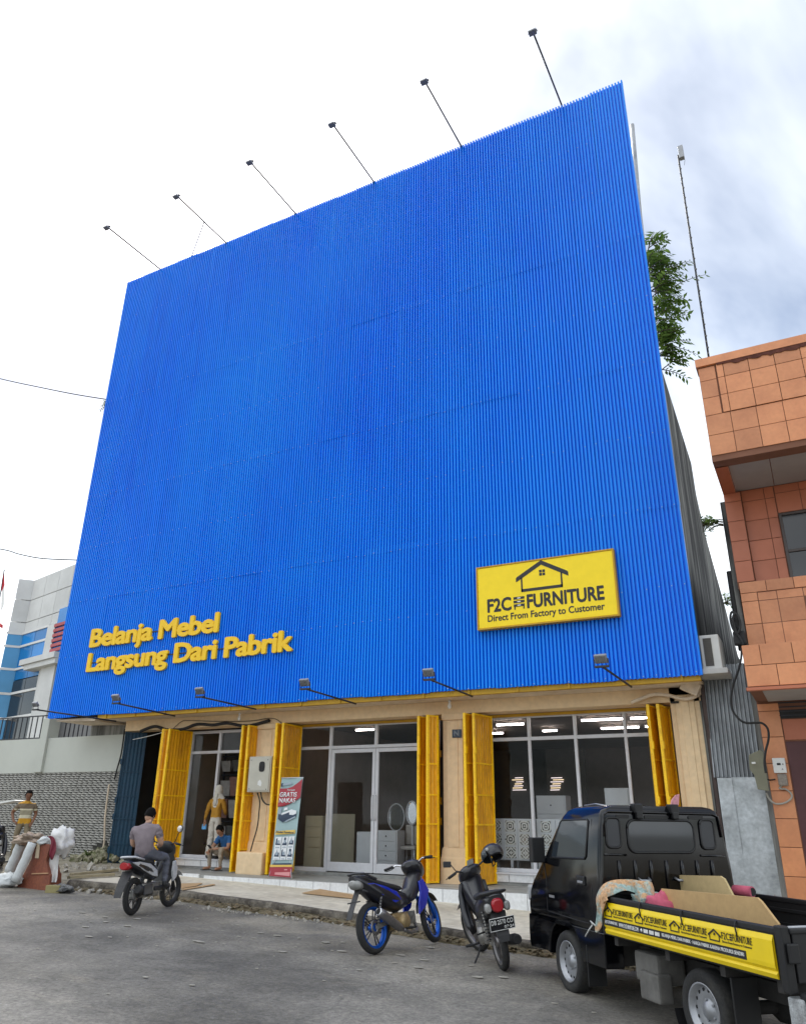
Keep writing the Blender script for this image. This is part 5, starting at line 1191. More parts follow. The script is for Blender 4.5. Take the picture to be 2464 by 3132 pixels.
# ------------------------------------------------------------------ black pick-up truck
m_car = M('black car paint', (0.0025, 0.003, 0.0045), 0.06, var=0.2, scale=3, coat=0.0, spec=0.45)
m_trim = M('black trim', (0.007, 0.007, 0.008), 0.5, var=0.15, scale=6)
m_cgl = M('cab glass', (0.02, 0.027, 0.035), 0.05, var=0, spec=0.7)
m_tyre = M('tyre rubber', (0.022, 0.022, 0.022), 0.85, var=0.25, scale=7, col2=(0.05, 0.047, 0.04), thr=(.5, .8))
m_steel = M('wheel silver', (0.34, 0.35, 0.37), 0.38, 0.6, var=0.12, scale=9)
m_chas = M('chassis grey', (0.03, 0.028, 0.026), 0.85, var=0.3, scale=6)
m_tyl = M('truck banner yellow', (0.8, 0.58, 0.004), 0.4, var=0.05, scale=5)
TA = radians(133.93); TZ = -0.045
TR = thing('pickup_truck', 'black pick-up truck with yellow printed side gate parked nose to the kerb', 'truck', (-2.131, 9.34, TZ), TA)
TRM = Matrix.Translation((-2.131, 9.34, TZ)) @ Matrix.Rotation(TA, 4, 'Z')
tfw = V((cos(TA), sin(TA), 0)); tlf = V((-sin(TA), cos(TA), 0))
def tside(u, v, y): return TRM.inverted() @ atp(u, v, TRM @ V((0, y, 0)), tlf)
def trear(u, v, x): return TRM.inverted() @ atp(u, v, TRM @ V((x, 0, 0)), tfw)
def rrect(x0, x1, hw, z, r=.07, k=4):
    out = []
    for cx, cy, a0 in ((x1-r, hw-r, 0), (x0+r, hw-r, pi/2), (x0+r, -hw+r, pi), (x1-r, -hw+r, 3*pi/2)):
        for i in range(k+1): a = a0+pi/2*i/k; out.append(V((cx+r*cos(a), cy+r*sin(a), z)))
    return out
RG = [(.645, .86, .785), (.75, .865, .79), (.88, .835, .79), (1.0, .73, .787), (1.12, .59, .782), (1.24, .45, .775), (1.4, .315, .755), (1.56, .175, .735), (1.68, .06, .715), (1.745, -.03, .69), (1.78, -.12, .64), (1.795, -.2, .55)]
m = MB(); m.loft([rrect(-.82+(.03 if z > 1.77 else 0), fx, hw, z, .06) for z, fx, hw in RG]); cab = m.build('cab', m_car, TR)
def hwz(z):
    for (a, _, ha), (b, _, hb) in zip(RG, RG[1:]):
        if z <= b: t = max(0, (z-a)/(b-a)); return ha+(hb-ha)*t
    return RG[-1][2]
for s in (1, -1):
    prof = [(-.82, .34), (-.40, .34)]+[(.365*cos(radians(a)), .31+.365*sin(radians(a))) for a in range(176, -1, -16)]+[(.42, .33), (.84, .31), (.875, .45), (.862, .646), (-.82, .646)]
    m = MB(); m.prism([(x, s*.786, z) for x, z in prof], (0, -s*.2, 0)); m.build('sill_panel', m_car, cab, bevel=.012)
m = MB(); m.box(-.8, .8, -.58, .58, .36, .64); m.build('under_body', m_chas, TR)
m = MB(); m.cbox(.7, .93, -.77, .77, .3, .56, .05); m.build('bumper', m_trim, TR)
def panes(pts, s, mat, name, off=.004, parent=cab, th=.006):
    m = MB(); m.prism([(x, s*(hwz(z)+off), z) for x, z in pts], (0, s*th, 0)); return m.build(name, mat, parent, bevel=.003)
def ringof(pts, s, grow, off, name='window_seal'):
    c = V((sum(p[0] for p in pts)/len(pts), sum(p[1] for p in pts)/len(pts))); m = MB(); P = [V((x+(x-c.x)*grow, s*(hwz(z)+off), z+(z-c.y)*grow)) for x, z in pts]; m.tube(P+[P[0]], .011, 6); return m.build(name, m_trim, cab)
win = [(.235, 1.262), (.16, 1.42), (.045, 1.62), (.0, 1.645), (-.53, 1.655), (-.56, 1.64), (-.545, 1.31), (-.52, 1.285)]
for s in (1, -1):
    panes(win, s, m_cgl, 'side_window'); ringof(win, s, .015, .006)
    dr = [(.42, 1.2), (.36, 1.05), (.36, .72), (-.36, .7), (-.62, .7), (-.66, 1.0), (-.63, 1.66)]
    m = MB(); m.tube([V((x, s*(hwz(z)+.001), z)) for x, z in dr], .005, 4); m.build('door_gap', m_rubber, cab)
    m = MB(); m.cbox(-.53, -.36, s*.786-.016, s*.786+.016, 1.03, 1.12, .012); h = m.build('door_handle', m_trim, cab); m = MB(); m.cbox(-.5, -.4, s*.786+.012*s-.014, s*.786+.012*s+.014, 1.05, 1.075, .006); m.build('grip', m_steel, h)
    m = MB(); m.loft([[V((.42+dx, s*(.83+dy), z)) for dx, dy in ((-.05, -.05), (.05, -.07), (.06, .1), (-.04, .1))] for z in (1.2, 1.25, 1.42, 1.46)], False); m.tube([(.38, s*.76, 1.25), (.42, s*.85, 1.28)], .02, 6); m.build('mirror', m_trim, TR, bevel=.02)
    m = MB(); m.cbox(.74, .875, s*.66-.13, s*.66+.13, .78, .95, .03); m.build('headlight', M('headlight glass', (.4, .41, .42), .1, var=0), TR)
    m = MB(); m.box(.18, .3, s*.787, s*.787+.006*s, .86, .885); m.build('side_marker', m_steel, TR)
m = MB(); fr = [(-.62, 1.27), (.62, 1.27), (.55, 1.66), (-.55, 1.66)]; m.prism([((.45-(z-1.24)*(.39/.44))+.006, y, z) for y, z in fr], (.004, 0, .004)); m.build('windscreen', m_cgl, cab)
# rear wall of the cab: windows, pressed ribs, hooks
XRC = -.822
def rr2(y0, y1, z0, z1, r, k=5):
    out = []
    for cy, cz_, a0 in ((y1-r, z1-r, 0), (y0+r, z1-r, pi/2), (y0+r, z0+r, pi), (y1-r, z0+r, 3*pi/2)):
        for i in range(k+1): a = a0+pi/2*i/k; out.append((cy+r*cos(a), cz_+r*sin(a)))
    return out
for (y0, y1, z0, z1, r, nm) in ((-.33, .42, 1.365, 1.645, .07, 'rear_window'), (.53, .665, 1.41, 1.665, .035, 'quarter_panel'), (-.58, -.44, 1.4, 1.655, .035, 'quarter_panel')):
    P = rr2(y0, y1, z0, z1, r); m = MB(); m.prism([(XRC-.004, y, z) for y, z in P], (-.004, 0, 0)); m.build(nm, m_cgl if nm == 'rear_window' else M('satin black', (.03, .033, .04), .3, var=.1), cab)
    m = MB(); Q = [V((XRC-.006, y, z)) for y, z in rr2(y0-.012, y1+.012, z0-.012, z1+.012, r+.01)]; m.tube(Q+[Q[0]], .012, 6); m.build('window_seal', m_trim, cab)
m = MB(); m.tube([(XRC-.003, .7, 1.5), (XRC-.003, .69, 1.71), (XRC-.003, .64, 1.735), (XRC-.003, -.6, 1.725), (XRC-.003, -.66, 1.7), (XRC-.003, -.68, 1.5)], .014, 6); m.tube([(XRC-.003, .72, 1.335), (XRC-.003, .47, 1.33)], .012, 6); m.tube([(XRC-.003, -.4, 1.325), (XRC-.003, -.69, 1.32)], .012, 6)
for k in range(7): y = .56-k*.18; m.tube([(XRC+.002, y, 1.28), (XRC-.004, y, 1.2), (XRC-.004, y, 1.02), (XRC+.002, y, .9)], .02, 6)
m.build('pressed_rib', m_car, cab)
m = MB()
for y0, y1 in ((.4, .55), (-.06, .22), (-.48, -.3)): m.prism([(XRC-.002, y, z) for y, z in rr2(y0, y1, 1.672, 1.706, .012, 2)], (-.004, 0, 0))
m.build('air_slot', m_trim, cab)
for y in (.3, -.125):
    m = MB(); m.cbox(XRC-.05, XRC+.05, y-.045, y+.045, 1.72, 1.815, .01); m.cbox(XRC-.055, XRC-.012, y-.035, y+.035, 1.67, 1.74, .01); m.build('roof_hook', m_trim, cab)
    m = MB(); m.tube([(XRC, y-.06, 1.12), (XRC-.05, y-.05, 1.1), (XRC-.05, y+.05, 1.1), (XRC, y+.06, 1.12)], .012, 6); m.build('tie_hook', m_steel, cab)
m = MB(); m.tube([(-.6, .5, 1.79), (-.35, .5, 1.815), (-.1, .5, 1.8)], .008, 6); m.build('aerial', m_steel, cab)
# load bed
m = MB(); m.box(-3.33, -.93, -.85, .85, .655, .69); m.build('bed_floor', m_trim, TR)
m = MB()
for s in (1, -1): m.box(-3.5, .5, s*.36-.035, s*.36+.035, .4, .53)
for x in (-3.2, -2.6, -1.9, -1.1): m.box(x-.03, x+.03, -.82, .82, .58, .654)
m.build('chassis', m_chas, TR)
def gate(y, s):
    m = MB(); m.cbox(-3.3, -.96, y-.016, y+.016, .66, .975, .008)
    for z in (.74, .86): m.cbox(-3.28, -.98, y-.022*s-.006, y-.022*s+.006, z, z+.03, .004)
    m.cbox(-3.33, -.94, y-.024, y+.024, .94, .985, .01); return m.build('side_gate', m_trim, TR)
gl_ = gate(.85, 1); gr_ = gate(-.85, -1)
m = MB(); m.cbox(-3.36, -3.33, -.8, .8, .66, .975, .008); m.cbox(-3.372, -3.32, -.82, .82, .95, .985, .01); tg = m.build('tailgate', m_trim, TR)
m = MB(); m.box(-3.366, -3.361, -.6, .6, .7, .93); m.build('print_panel', m_tyl, tg); m = MB(); m.prism([(-3.368, .58, .7), (-3.368, -.6, .7), (-3.368, -.6, .9), (-3.368, .35, .8)], (-.003, 0, 0)); m.build('print', M('truck print blue', (.01, .04, .3), .4, var=0), tg)
m = MB(); m.cbox(-.96, -.9, -.84, .84, .66, 1.0, .01); m.build('headboard', m_trim, TR)
for s in (1, -1):
    m = MB(); m.cbox(-3.36, -3.29, s*.85-.035, s*.85+.035, .6, 1.0, .01); m.cbox(-3.4, -3.37, s*.83-.04, s*.83+.04, .78, .9, .01); m.build('corner_post', m_trim, TR)
    m = MB(); m.cbox(-3.47, -3.37, s*.73-.1, s*.73+.1, .36, .62, .02); m.build('tail_light_box', m_trim, TR); m = MB(); m.cbox(-3.48, -3.471, s*.73-.085, s*.73+.085, .42, .6, .004); m.build('tail_light', M('tail light red', (.35, .02, .02), .2, var=0), TR)
    m = MB(); m.cbox(-3.42, -3.28, s*.80-.05, s*.80+.05, .2, .58, .015); m.build('rear_bumper_end', M('chipped white paint', (.42, .44, .45), .5, var=.3, scale=14, col2=(.2, .2, .2)), TR)
# printed yellow banner on the left gate, folded over a rib
m = MB(); yb = .872; st = [(.672, .002), (.70, .012), (.716, .0), (.735, .014), (.76, .016), (.9, .014), (.935, .0)]
vs = []; fs = []
for z, d in st:
    for x in (-1.02, -3.26): vs.append((x, yb+d, z))
for i in range(len(st)-1): fs.append((2*i, 2*i+1, 2*i+3, 2*i+2))
m.add(vs, fs); m.box(-3.26, -1.02, .868, .872, .672, .935); bn = m.build('banner', m_tyl, gl_)
TX, TZv = V((-1, 0, 0)), V((0, 0, 1)); yt = .8885
for i, x in enumerate((-1.045, -1.555, -2.075, -2.575)):
    w = .44+.012*i
    house_logo(bn, V((x-.0, yt, .822)), TX, TZv, .145, m_ink, False)
    text_obj('print', 'F2C', m_ink, bn, (x-.155, yt, .845), TX, TZv, .085, .046, bold=.0)
    m = MB()
    for k in range(3): m.box(x-.27, x-.247, yt, yt+.002, .846+k*.016, .857+k*.016)
    m.build('print', m_ink, bn)
    text_obj('print', 'FURNITURE', m_ink, bn, (x-.278, yt, .845), TX, TZv, .205, .046, bold=.0)
    text_obj('print', 'Direct From Factory to Customer', m_ink, bn, (x-.157, yt, .818), TX, TZv, .32, .019, bold=.0)
m = MB(); m.box(-2.98, -1.03, yt, yt+.002, .746, .802); m.build('print', m_ink, bn); yw = yt+.003
text_obj('print', '@F2CFURNITURE', m_logo_white, bn, (-1.045, yw, .757), TX, TZv, .22, .032, bold=.0)
text_obj('print', 'WWW.F2CFURNITURE.COM', m_logo_white, bn, (-1.29, yw, .757), TX, TZv, .32, .032, bold=.0)
m = MB(); m.lathe([(.0, 0), (.014, 0), (.014, .002), (.0, .002)], (-1.655, yw, .773), (0, 1, 0), 12)
for k, n_ in enumerate((4, 4, 4)):
    for j in range(n_): x = -1.69-k*.085-j*.017; m.box(x-.013, x, yw, yw+.002, .759, .787)
m.build('print', m_logo_white, bn)
text_obj('print', 'BELANJA MEBEL DARI PABRIK · HARGA PABRIK KARENA PRODUKSI SENDIRI', m_logo_white, bn, (-1.96, yw, .757), TX, TZv, 1.0, .032, bold=.0)
m = MB()
for x in (-1.1, -1.65, -2.25, -2.9): m.tube([(x, .876, .985), (x+.005, .889, .95), (x-.01, .89, .88)], .006, 5)
m.build('tie', m_rubber, bn)
m = MB(); m.tube([(-3.33, .85, .985), (-3.34, .4, .99), (-3.35, -.8, .985)], .012, 6); m.build('rear_rail', m_steel, TR)
# wheels
def car_wheel(x, y, s):
    m = MB(); R_, w = .287, .083
    m.lathe([(.185, -w*.8), (.2, -w), (.245, -w*1.06), (.272, -w*.95), (.284, -w*.7), (.287, 0), (.284, w*.7), (.272, w*.95), (.245, w*1.06), (.2, w), (.185, w*.8)], (0, 0, 0), (0, 1, 0), 36)
    t = m.build('wheel', m_tyre, TR); t.location = (x, y, R_)
    m = MB(); m.lathe([(.186, -w*.7), (.186, s*w*.8), (.192, s*w*.97), (.178, s*w*.95), (.166, s*w*.45), (.155, s*w*.38), (.125, s*w*.5), (.085, s*w*.3), (.065, s*w*.32), (.055, s*w*.62), (.0, s*w*.66)], (0, 0, 0), (0, 1, 0), 32); m.build('rim', m_steel, t)
    m = MB()
    for k in range(14): a = 2*pi*k/14; c_ = V((.14*cos(a), s*w*.38, .14*sin(a))); m.lathe([(.0, s*.009), (.0135, s*.009), (.0135, 0)], c_, (0, 1, 0), 8)
    tag(m.build('rim_hole', m_rubber, t), kind='stuff'); m = MB()
    for k in range(5): a = 2*pi*k/5; m.tube([(.072*cos(a), s*w*.3, .072*sin(a)), (.072*cos(a), s*w*.48, .072*sin(a))], .01, 6)
    m.build('wheel_nut', m_steel, t)
for x in (0.0, -2.23):
    for s in (1, -1): car_wheel(x, s*.685, s)
for s in (1, -1):
    m = MB(); m.lathe([(.36, -.1), (.36, .1)], (-2.23, s*.69, .3), (0, 1, 0), 16, radians(10), radians(170)); m.build('mudguard', m_trim, TR)
    m = MB(); m.cbox(-2.66, -2.64, s*.69-.11, s*.69+.11, .2, .58, .006); m.build('mud_flap', m_trim, TR); m = MB(); m.cbox(-.47, -.45, s*.69-.1, s*.69+.1, .14, .5, .006); m.build('mud_flap', m_trim, TR)
m = MB(); m.cbox(-1.55, -1.18, .42, .7, .32, .56, .03); m.cbox(-1.6, -1.3, .6, .74, .2, .42, .02); m.build('battery_box', M('dusty grey', (.13, .125, .115), .85, var=.25, scale=6), TR)
m = MB(); m.tube([(0, -.6, .287), (0, .6, .287)], .04, 8); m.build('axle', m_chas, TR); m = MB(); m.tube([(-2.23, -.6, .287), (-2.23, .6, .287)], .05, 8); m.ball((-2.23, 0, .29), .13, 10, 6); m.build('axle', m_chas, TR)
m = MB(); m.cbox(-2.05, -1.7, -.3, .3, .33, .55, .06); m.build('fuel_tank', m_chas, TR)

# ------------------------------------------------------------------ the load
def world_of(p): return TRM @ V(p)
def tcrop(x, y): return (1500+x/1.772, 2400+y/1.772)
m_brd = M('tan board', (0.5, 0.33, 0.15), .8, var=.08, scale=14, bump=.1, bscale=90); m_brd2 = M('pale board', (0.52, 0.4, 0.2), .8, var=.08, scale=14)
def board(pts, y, tilt, mat, label):
    P = [tside(*tcrop(*p), y) for p in pts]; c = world_of(sum(P, V())/len(P)); t = thing('cardboard_board', label, 'board', c, 0, 'boards in the truck bed')
    zmin = .70; Q = []
    for p in P:
        q = V((p.x, p.y-(p.z-.9)*tilt, p.z)); Q.append(world_of(q)-c)
    m = MB(); m.prism(Q, tlf*-.02); m.build('board', mat, t); return t
board([(883, 500), (900, 487), (1240, 495), (1262, 510), (1330, 640), (1000, 700), (930, 640)], -.12, 0, m_brd2, 'pale rounded board leaning at the back of the truck load')
board([(922, 563), (1440, 612), (1462, 632), (1556, 755), (1560, 800), (1000, 760), (950, 640)], .42, 0, m_brd, 'orange-tan board with torn marks lying in front in the truck bed')
def lump(name, label, cat, c, r, mat, seed, amp=.3, n=20, mm=14, sq=1.0, kind=None, group=None):
    t = thing(name, label, cat, c, 0, group); m = MB(); r = V(r); vs = []; fs = []
    for i in range(mm+1):
        th = pi*i/mm
        for k in range(n):
            a = 2*pi*k/n; d = V((sin(th)*cos(a), sin(th)*sin(a), cos(th))); f = 1+amp*noise.noise(d*1.6+V((seed, 0, 0)))+amp*.6*noise.noise(d*4.2+V((0, seed, 0)))
            vs.append(V((d.x*r.x*f, d.y*r.y*f, d.z*r.z*f)))
    for i in range(mm):
        for k in range(n): fs.append((i*n+k, (i+1)*n+k, (i+1)*n+(k+1) % n, i*n+(k+1) % n))
    m.add(vs, fs, True); m.build('cloth' if cat != 'bag' else 'sack', mat, t); return t
m_pk = M('pink cloth', (0.5, 0.1, 0.16), .85, var=.15, scale=8, bump=.3, bscale=18)
lump('cloth_bundle', 'pink cloth bundle in the front of the truck bed', 'bundle', world_of((-1.3, .45, .86)), (.2, .17, .17), m_pk, 3, .35)
m = MB(); t = thing('cloth_roll', 'pink rolled cloth at the far side of the truck bed', 'roll', TRM @ tside(*tcrop(1320, 572), -.62)); d = tfw*-1; m.tube([V(), d*.2+tlf*-.05], .05, 12); m.build('cloth', m_pk, t); m = MB(); m.lathe([(.0, 0), (.038, 0)], d*.205+tlf*-.05, d, 12); m.build('core', m_rubber, t)
m_trp = M('patchwork tarp', (0.5, 0.3, 0.16), .8, var=.3, scale=7, col2=(.28, .38, .36), thr=(.45, .55), bump=.3, bscale=14)
t = thing('tarp', 'faded orange and grey tarp draped over the front corner of the bed', 'tarp', world_of((-1.02, .8, .8)))
def drape(rows, mat, name, t):
    m = MB(); n = len(rows[0]); vs = [V(p) for r in rows for p in r]; fs = []
    for i in range(len(rows)-1):
        for k in range(n-1): fs.append((i*n+k, i*n+k+1, (i+1)*n+k+1, (i+1)*n+k))
    m.add(vs, fs, True); o = m.build(name, mat, t); md = o.modifiers.new('thick', 'SOLIDIFY'); md.thickness = .008; md2 = o.modifiers.new('sub', 'SUBSURF'); md2.levels = 1; md2.render_levels = 2; return o
rw = []
for i in range(9):
    s = i/8; row = []
    for k in range(7):
        q = k/6; x = -.93-.22*q+.03*sin(i*1.9+k); 
        if s < .45: y = .45+.47*(s/.45); z = 1.02+.1*sin(q*pi)+.04*sin(i*2+k*1.7)
        else: y = .92+.02*sin(k*2.1+i); z = 1.0-.36*((s-.45)/.55)*(1-.9*q)+.02*sin(k*3)
        row.append(world_of((x, y, z))-t.location)
    rw.append(row)
drape(rw, m_trp, 'cloth', t)
lump('tarp_bundle', 'crumpled grey and orange tarp heap behind the cab', 'tarp', world_of((-1.14, .5, .94)), (.13, .17, .14), m_trp, 8, .6)
t = thing('tarp_peak', 'pointed fold of grey tarp standing up behind the cab', 'tarp', world_of((-1.05, .55, .95))); m = MB()
P = [tside(*tcrop(*p), .5) for p in ((650, 470), (690, 500), (770, 540), (760, 560), (655, 545))]; m.prism([world_of(p)-t.location for p in P], tlf*-.03); m.build('cloth', m_trp, t)
t = thing('pink_flag', 'little pink and white cloth standing above the far end of the cab roof', 'cloth', world_of((-.6, -.6, 1.79))); m = MB(); P = [trear(*q3(x, y), -.6) for x, y in ((852, 960), (860, 925), (885, 895), (905, 890), (900, 960))]; m.prism([world_of(p)-t.location for p in P], tfw*.02); m.build('cloth', M('pale pink cloth', (.55, .25, .28), .8, var=.3, scale=30), t)
t = thing('rope', 'pale cord hanging at the front corner of the truck bed', 'rope', world_of((-.93, .86, .7))); m = MB(); P = [tside(*tcrop(*p), .88) for p in ((512, 822), (530, 790), (550, 760), (540, 740), (568, 765))]; m.tube([world_of(p)-t.location for p in P], .007, 5); m.build('cord', m_white, t)
# ------------------------------------------------------------------ motorcycles
m_bpl = M('black bike plastic', (0.014, 0.014, 0.018), 0.3, var=0.15, scale=8, coat=.3)
m_bmat = M('matt black plastic', (0.028, 0.028, 0.03), 0.6, var=0.2, scale=10)
m_seat = M('vinyl seat', (0.02, 0.02, 0.021), 0.5, var=0.15, scale=12)
m_bblu = M('blue bike panel', (0.01, 0.03, 0.42), 0.22, var=0.1, coat=.5); m_rimb = M('anodised blue rim', (0.006, 0.1, 0.5), 0.3, 0.5, var=0.1)
m_bwht = M('white bike panel', (0.5, 0.51, 0.53), 0.25, var=0.06, coat=.4)
m_eng = M('engine alloy', (0.3, 0.29, 0.27), 0.45, 0.6, var=0.3, scale=18); m_gold = M('engine bronze', (0.33, 0.24, 0.12), 0.45, 0.5, var=0.25, scale=14)
m_exh = M('exhaust steel', (0.22, 0.21, 0.21), 0.35, 0.7, var=0.15, scale=9); m_chr = M('chrome', (0.65, 0.65, 0.66), 0.15, 0.95, var=0)
m_red = M('red tail lens', (0.38, 0.008, 0.015), 0.15, var=0, coat=.5); m_clr = M('clear lens', (0.3, 0.3, 0.29), 0.12, var=0.1, scale=20, coat=.5)
def bike_wheel(root, x, R_, w, mrim, spokes, name='wheel', steer=None, par=None):
    m = MB(); r1 = R_-.062
    m.lathe([(r1, -w*.75), (r1+.02, -w), (R_-.018, -w*.88), (R_-.004, -w*.45), (R_, 0), (R_-.004, w*.45), (R_-.018, w*.88), (r1+.02, w), (r1, w*.75)], (0, 0, 0), (0, 1, 0), 36)
    t = m.build(name, m_tyre, root); t.location = (x, 0, R_)
    m = MB(); m.lathe([(r1+.006, -w*.8), (r1-.02, -w*.7), (r1-.028, -w*.3), (r1-.028, w*.3), (r1-.02, w*.7), (r1+.006, w*.8)], (0, 0, 0), (0, 1, 0), 36); m.lathe([(.0, -w*.9), (.04, -w*.9), (.055, -w*.5), (.055, w*.5), (.04, w*.9), (.0, w*.9)], (0, 0, 0), (0, 1, 0), 16)
    m.build('rim', mrim, t); m = MB()
    for k in range(spokes):
        a = 2*pi*k/spokes
        for da in (-.13, .13): m.bar((.05*cos(a+da*2), 0, .05*sin(a+da*2)), ((r1-.02)*cos(a+da), 0, (r1-.02)*sin(a+da)), .009, .014, up=(0, 1, 0))
    m.build('spoke', m_bmat if mrim is m_rimb else mrim, t)
    m = MB(); m.lathe([(.05, -w*.9-.004), (.09, -w*.9-.004), (.09, -w*.9), (.05, -w*.9)], (0, 0, 0), (0, 1, 0), 20); m.build('brake_disc', m_exh, t)
    return t
def shell(root, name, st, mat, e=2.4, n=16):
    m = MB(); m.loftx(st, n, e); return m.build(name, mat, root)
def motorbike(name, label, rear, heading, style, lean=-9, steer=.3, scale=1.0, group='motorcycles at the kerb'):
    rz = math.atan2(heading[1], heading[0]); zz = road_z(rear[0])+.005
    root = thing(name, label, 'motorcycle', (rear[0], rear[1], zz), rz, group); root.rotation_euler = (radians(lean), 0, rz); root.scale = (scale,)*3
    sc = style == 'scooter'; sp = style == 'sport'; Rr = .262 if sc else .29; Rf = .262 if sc else .288; WB = 1.25
    mrim = m_rimb if sp else (m_bmat if sc else m_exh)
    bike_wheel(root, 0, Rr, .05 if sp else .042, mrim, 5)
    # front end turns together
    piv = V((1.0, 0, .86)); sm = Matrix.Translation(piv) @ Matrix.Rotation(steer, 4, V((-.36, 0, .93)).normalized()) @ Matrix.Translation(-piv)
    def fr(mb): 
        mb.v = [sm @ p for p in mb.v]; return mb
    fw = bike_wheel(root, WB, Rf, .038, mrim, 5, 'wheel'); fw.matrix_local = sm @ Matrix.Translation((WB, 0, Rf))
    m = MB()
    for s in (1, -1): m.tube([(.985, s*.075, .84), (1.16, s*.075, .47), (WB, s*.07, Rf)], [.02, .026, .026], 8)
    fr(m).build('fork', m_rimb if sp else m_bmat, root)
    m = MB(); m.lathe([(Rf+.035, -.06), (Rf+.05, -.035), (Rf+.055, 0), (Rf+.05, .035), (Rf+.035, .06)], (WB, 0, Rf), (0, 1, 0), 14, radians(-150) if False else radians(-165), radians(-40)); fr(m).build('front_fender', m_bwht if sc else m_bpl, root)
    hz = 1.0 if not sc else .98
    m = MB(); m.tube([(.88, .33, hz-.0), (.93, .2, hz+.02), (.97, .08, hz-.03), (.97, -.08, hz-.03), (.93, -.2, hz+.02), (.88, -.33, hz)], .012, 8); fr(m).build('handlebar', m_chr if sp else m_bmat, root)
    m = MB()
    for s in (1, -1): m.tube([(.865, s*.37, hz-.004), (.905, s*.245, hz+.012)], .018, 8); m.tube([(.94, s*.25, hz+.0), (.96, s*.3, hz-.01), (.93, s*.38, hz-.02)], .006, 5)
    fr(m).build('grip', m_rubber, root)
    # headlight cowl
    m = MB(); m.loftx([(.86, 0, hz-.02, .05, .03), (.9, 0, hz-.03, .13, .07), (.98, 0, hz-.06, .15, .1), (1.08, 0, hz-.1, .13, .1), (1.16, 0, hz-.14, .07, .05)], 16, 2.6); fr(m).build('headlight_cowl', m_bpl if not sc else m_bmat, root)
    # frame spine / engine
    m = MB(); m.tube([(.98, 0, .84), (.9, 0, .7), (.72, 0, .52), (.5, 0, .46), (.42, 0, .34)], .04, 8); m.tube([(.45, .06, .5), (.1, .08, .66), (-.2, .05, .72)], .02, 6); m.tube([(.45, -.06, .5), (.1, -.08, .66), (-.2, -.05, .72)], .02, 6); m.build('frame', m_bmat, root)
    m = MB(); m.cbox(.3, .66, -.1, .1, .22, .42, .05)
    if not sc:
        m.lathe([(.0, -.16), (.07, -.155), (.095, -.13), (.1, -.09)], (.52, 0, .31), (0, 1, 0), 18); m.lathe([(.1, .09), (.09, .13), (.0, .14)], (.44, 0, .31), (0, 1, 0), 18)
    else: m.cbox(-.1, .35, -.06, .12, .22, .36, .04)
    eng = m.build('engine', m_gold if sp else m_eng, root)
    m = MB()
    for k in range(6): x = .66+k*.028; m.cbox(x, x+.012, -.075, .075, .28-.002*k, .42+.0*k, .006)
    m.build('cylinder', m_eng, root)
    m = MB()
    for s in (1, -1): m.bar((-.03, s*.085, Rr), (.42, s*.08, .36), .025, .05); m.tube([(-.02, s*.11, Rr+.02), (.1, s*.11, .62)], .014, 6)
    m.build('swingarm', m_eng if not sc else m_bmat, root)
    m = MB()
    for s in (1, -1):
        for k in range(9): a = V((-.02, s*.11, Rr+.04)).lerp(V((.1, s*.11, .62)), k/9); m.lathe([(.022, -.006), (.027, 0), (.022, .006)], a, (.3, 0, 1), 8)
    m.build('shock_spring', m_bmat, root)
    if not sc:
        m = MB(); m.tube([(.8, -.05, .28), (.78, -.1, .18), (.6, -.13, .17), (.42, -.14, .22)], .02, 8); ex = [(.42, -.145, .22), (.34, -.15, .25), (.02, -.165, .42), (-.06, -.168, .455)] if sp else [(.42, -.145, .22), (.3, -.15, .24), (-.1, -.165, .3), (-.2, -.168, .31)]
        m.tube(ex, [.025, .05, .058, .05], 14); e_ = m.build('exhaust', m_exh if sp else m_bmat, root)
        d = (V(ex[-1])-V(ex[-2])).normalized(); m = MB(); m.lathe([(.036, 0), (.052, 0), (.05, -.02)], V(ex[-1])+d*.004, d, 16); m.build('exhaust_ring', m_chr if sp else m_bmat, e_); m = MB(); m.lathe([(.0, 0), (.036, 0)], V(ex[-1])+d*.003, d, 14); m.build('exhaust_mouth', m_rubber, e_)
        m = MB()
        for s in (1, -1): m.tube([(.5, s*.06, .24), (.48, s*.25, .22)], .013, 6); m.tube([(.2, s*.1, .38), (.18, s*.2, .37)], .01, 6); m.cbox(.45, .52, s*.25-.05, s*.25+.05, .215, .24, .01)
        m.split('foot_peg', m_rubber, root)
        m = MB(); m.tube([(.5, .1, .24), (.47, .17, .12), (.44, .235, .045)], .011, 6); m.tube([(.44, .235, .045), (.4, .25, .04)], .013, 6); m.build('side_stand', m_bmat, root)
    else:
        ex = [(.36, -.12, .26), (.26, -.15, .3), (.16, -.16, .31), (-.16, -.17, .36), (-.2, -.17, .365)]
        m = MB(); m.tube(ex, [.02, .04, .06, .065, .05], 14); e_ = m.build('exhaust', m_bmat, root); m = MB(); m.cbox(-.12, .14, -.245, -.225, .28, .42, .01); m.build('heat_shield', m_bpl, e_)
    # bodywork
    if sp:
        shell(root, 'tail_body', [(.66, 0, .56, .1, .09), (.45, 0, .57, .13, .14), (.2, 0, .63, .135, .14), (0, 0, .72, .125, .11), (-.2, 0, .81, .095, .075), (-.31, 0, .85, .05, .04)], m_bpl)
        for s in (1, -1):
            m = MB(); P = [(.5, .56), (.36, .53), (.12, .63), (-.05, .72), (-.16, .79), (-.02, .785), (.2, .735), (.42, .66)]; m.prism([(x, s*(.128-max(0, .05-x)*.12), z) for x, z in P], (0, -s*.03, 0)); m.build('side_panel', m_bblu, root, bevel=.01)
        shell(root, 'seat', [(.6, 0, .7, .07, .025), (.45, 0, .71, .12, .045), (.2, 0, .755, .13, .045), (.02, 0, .8, .12, .045), (-.15, 0, .855, .1, .04), (-.24, 0, .875, .06, .02)], m_seat)
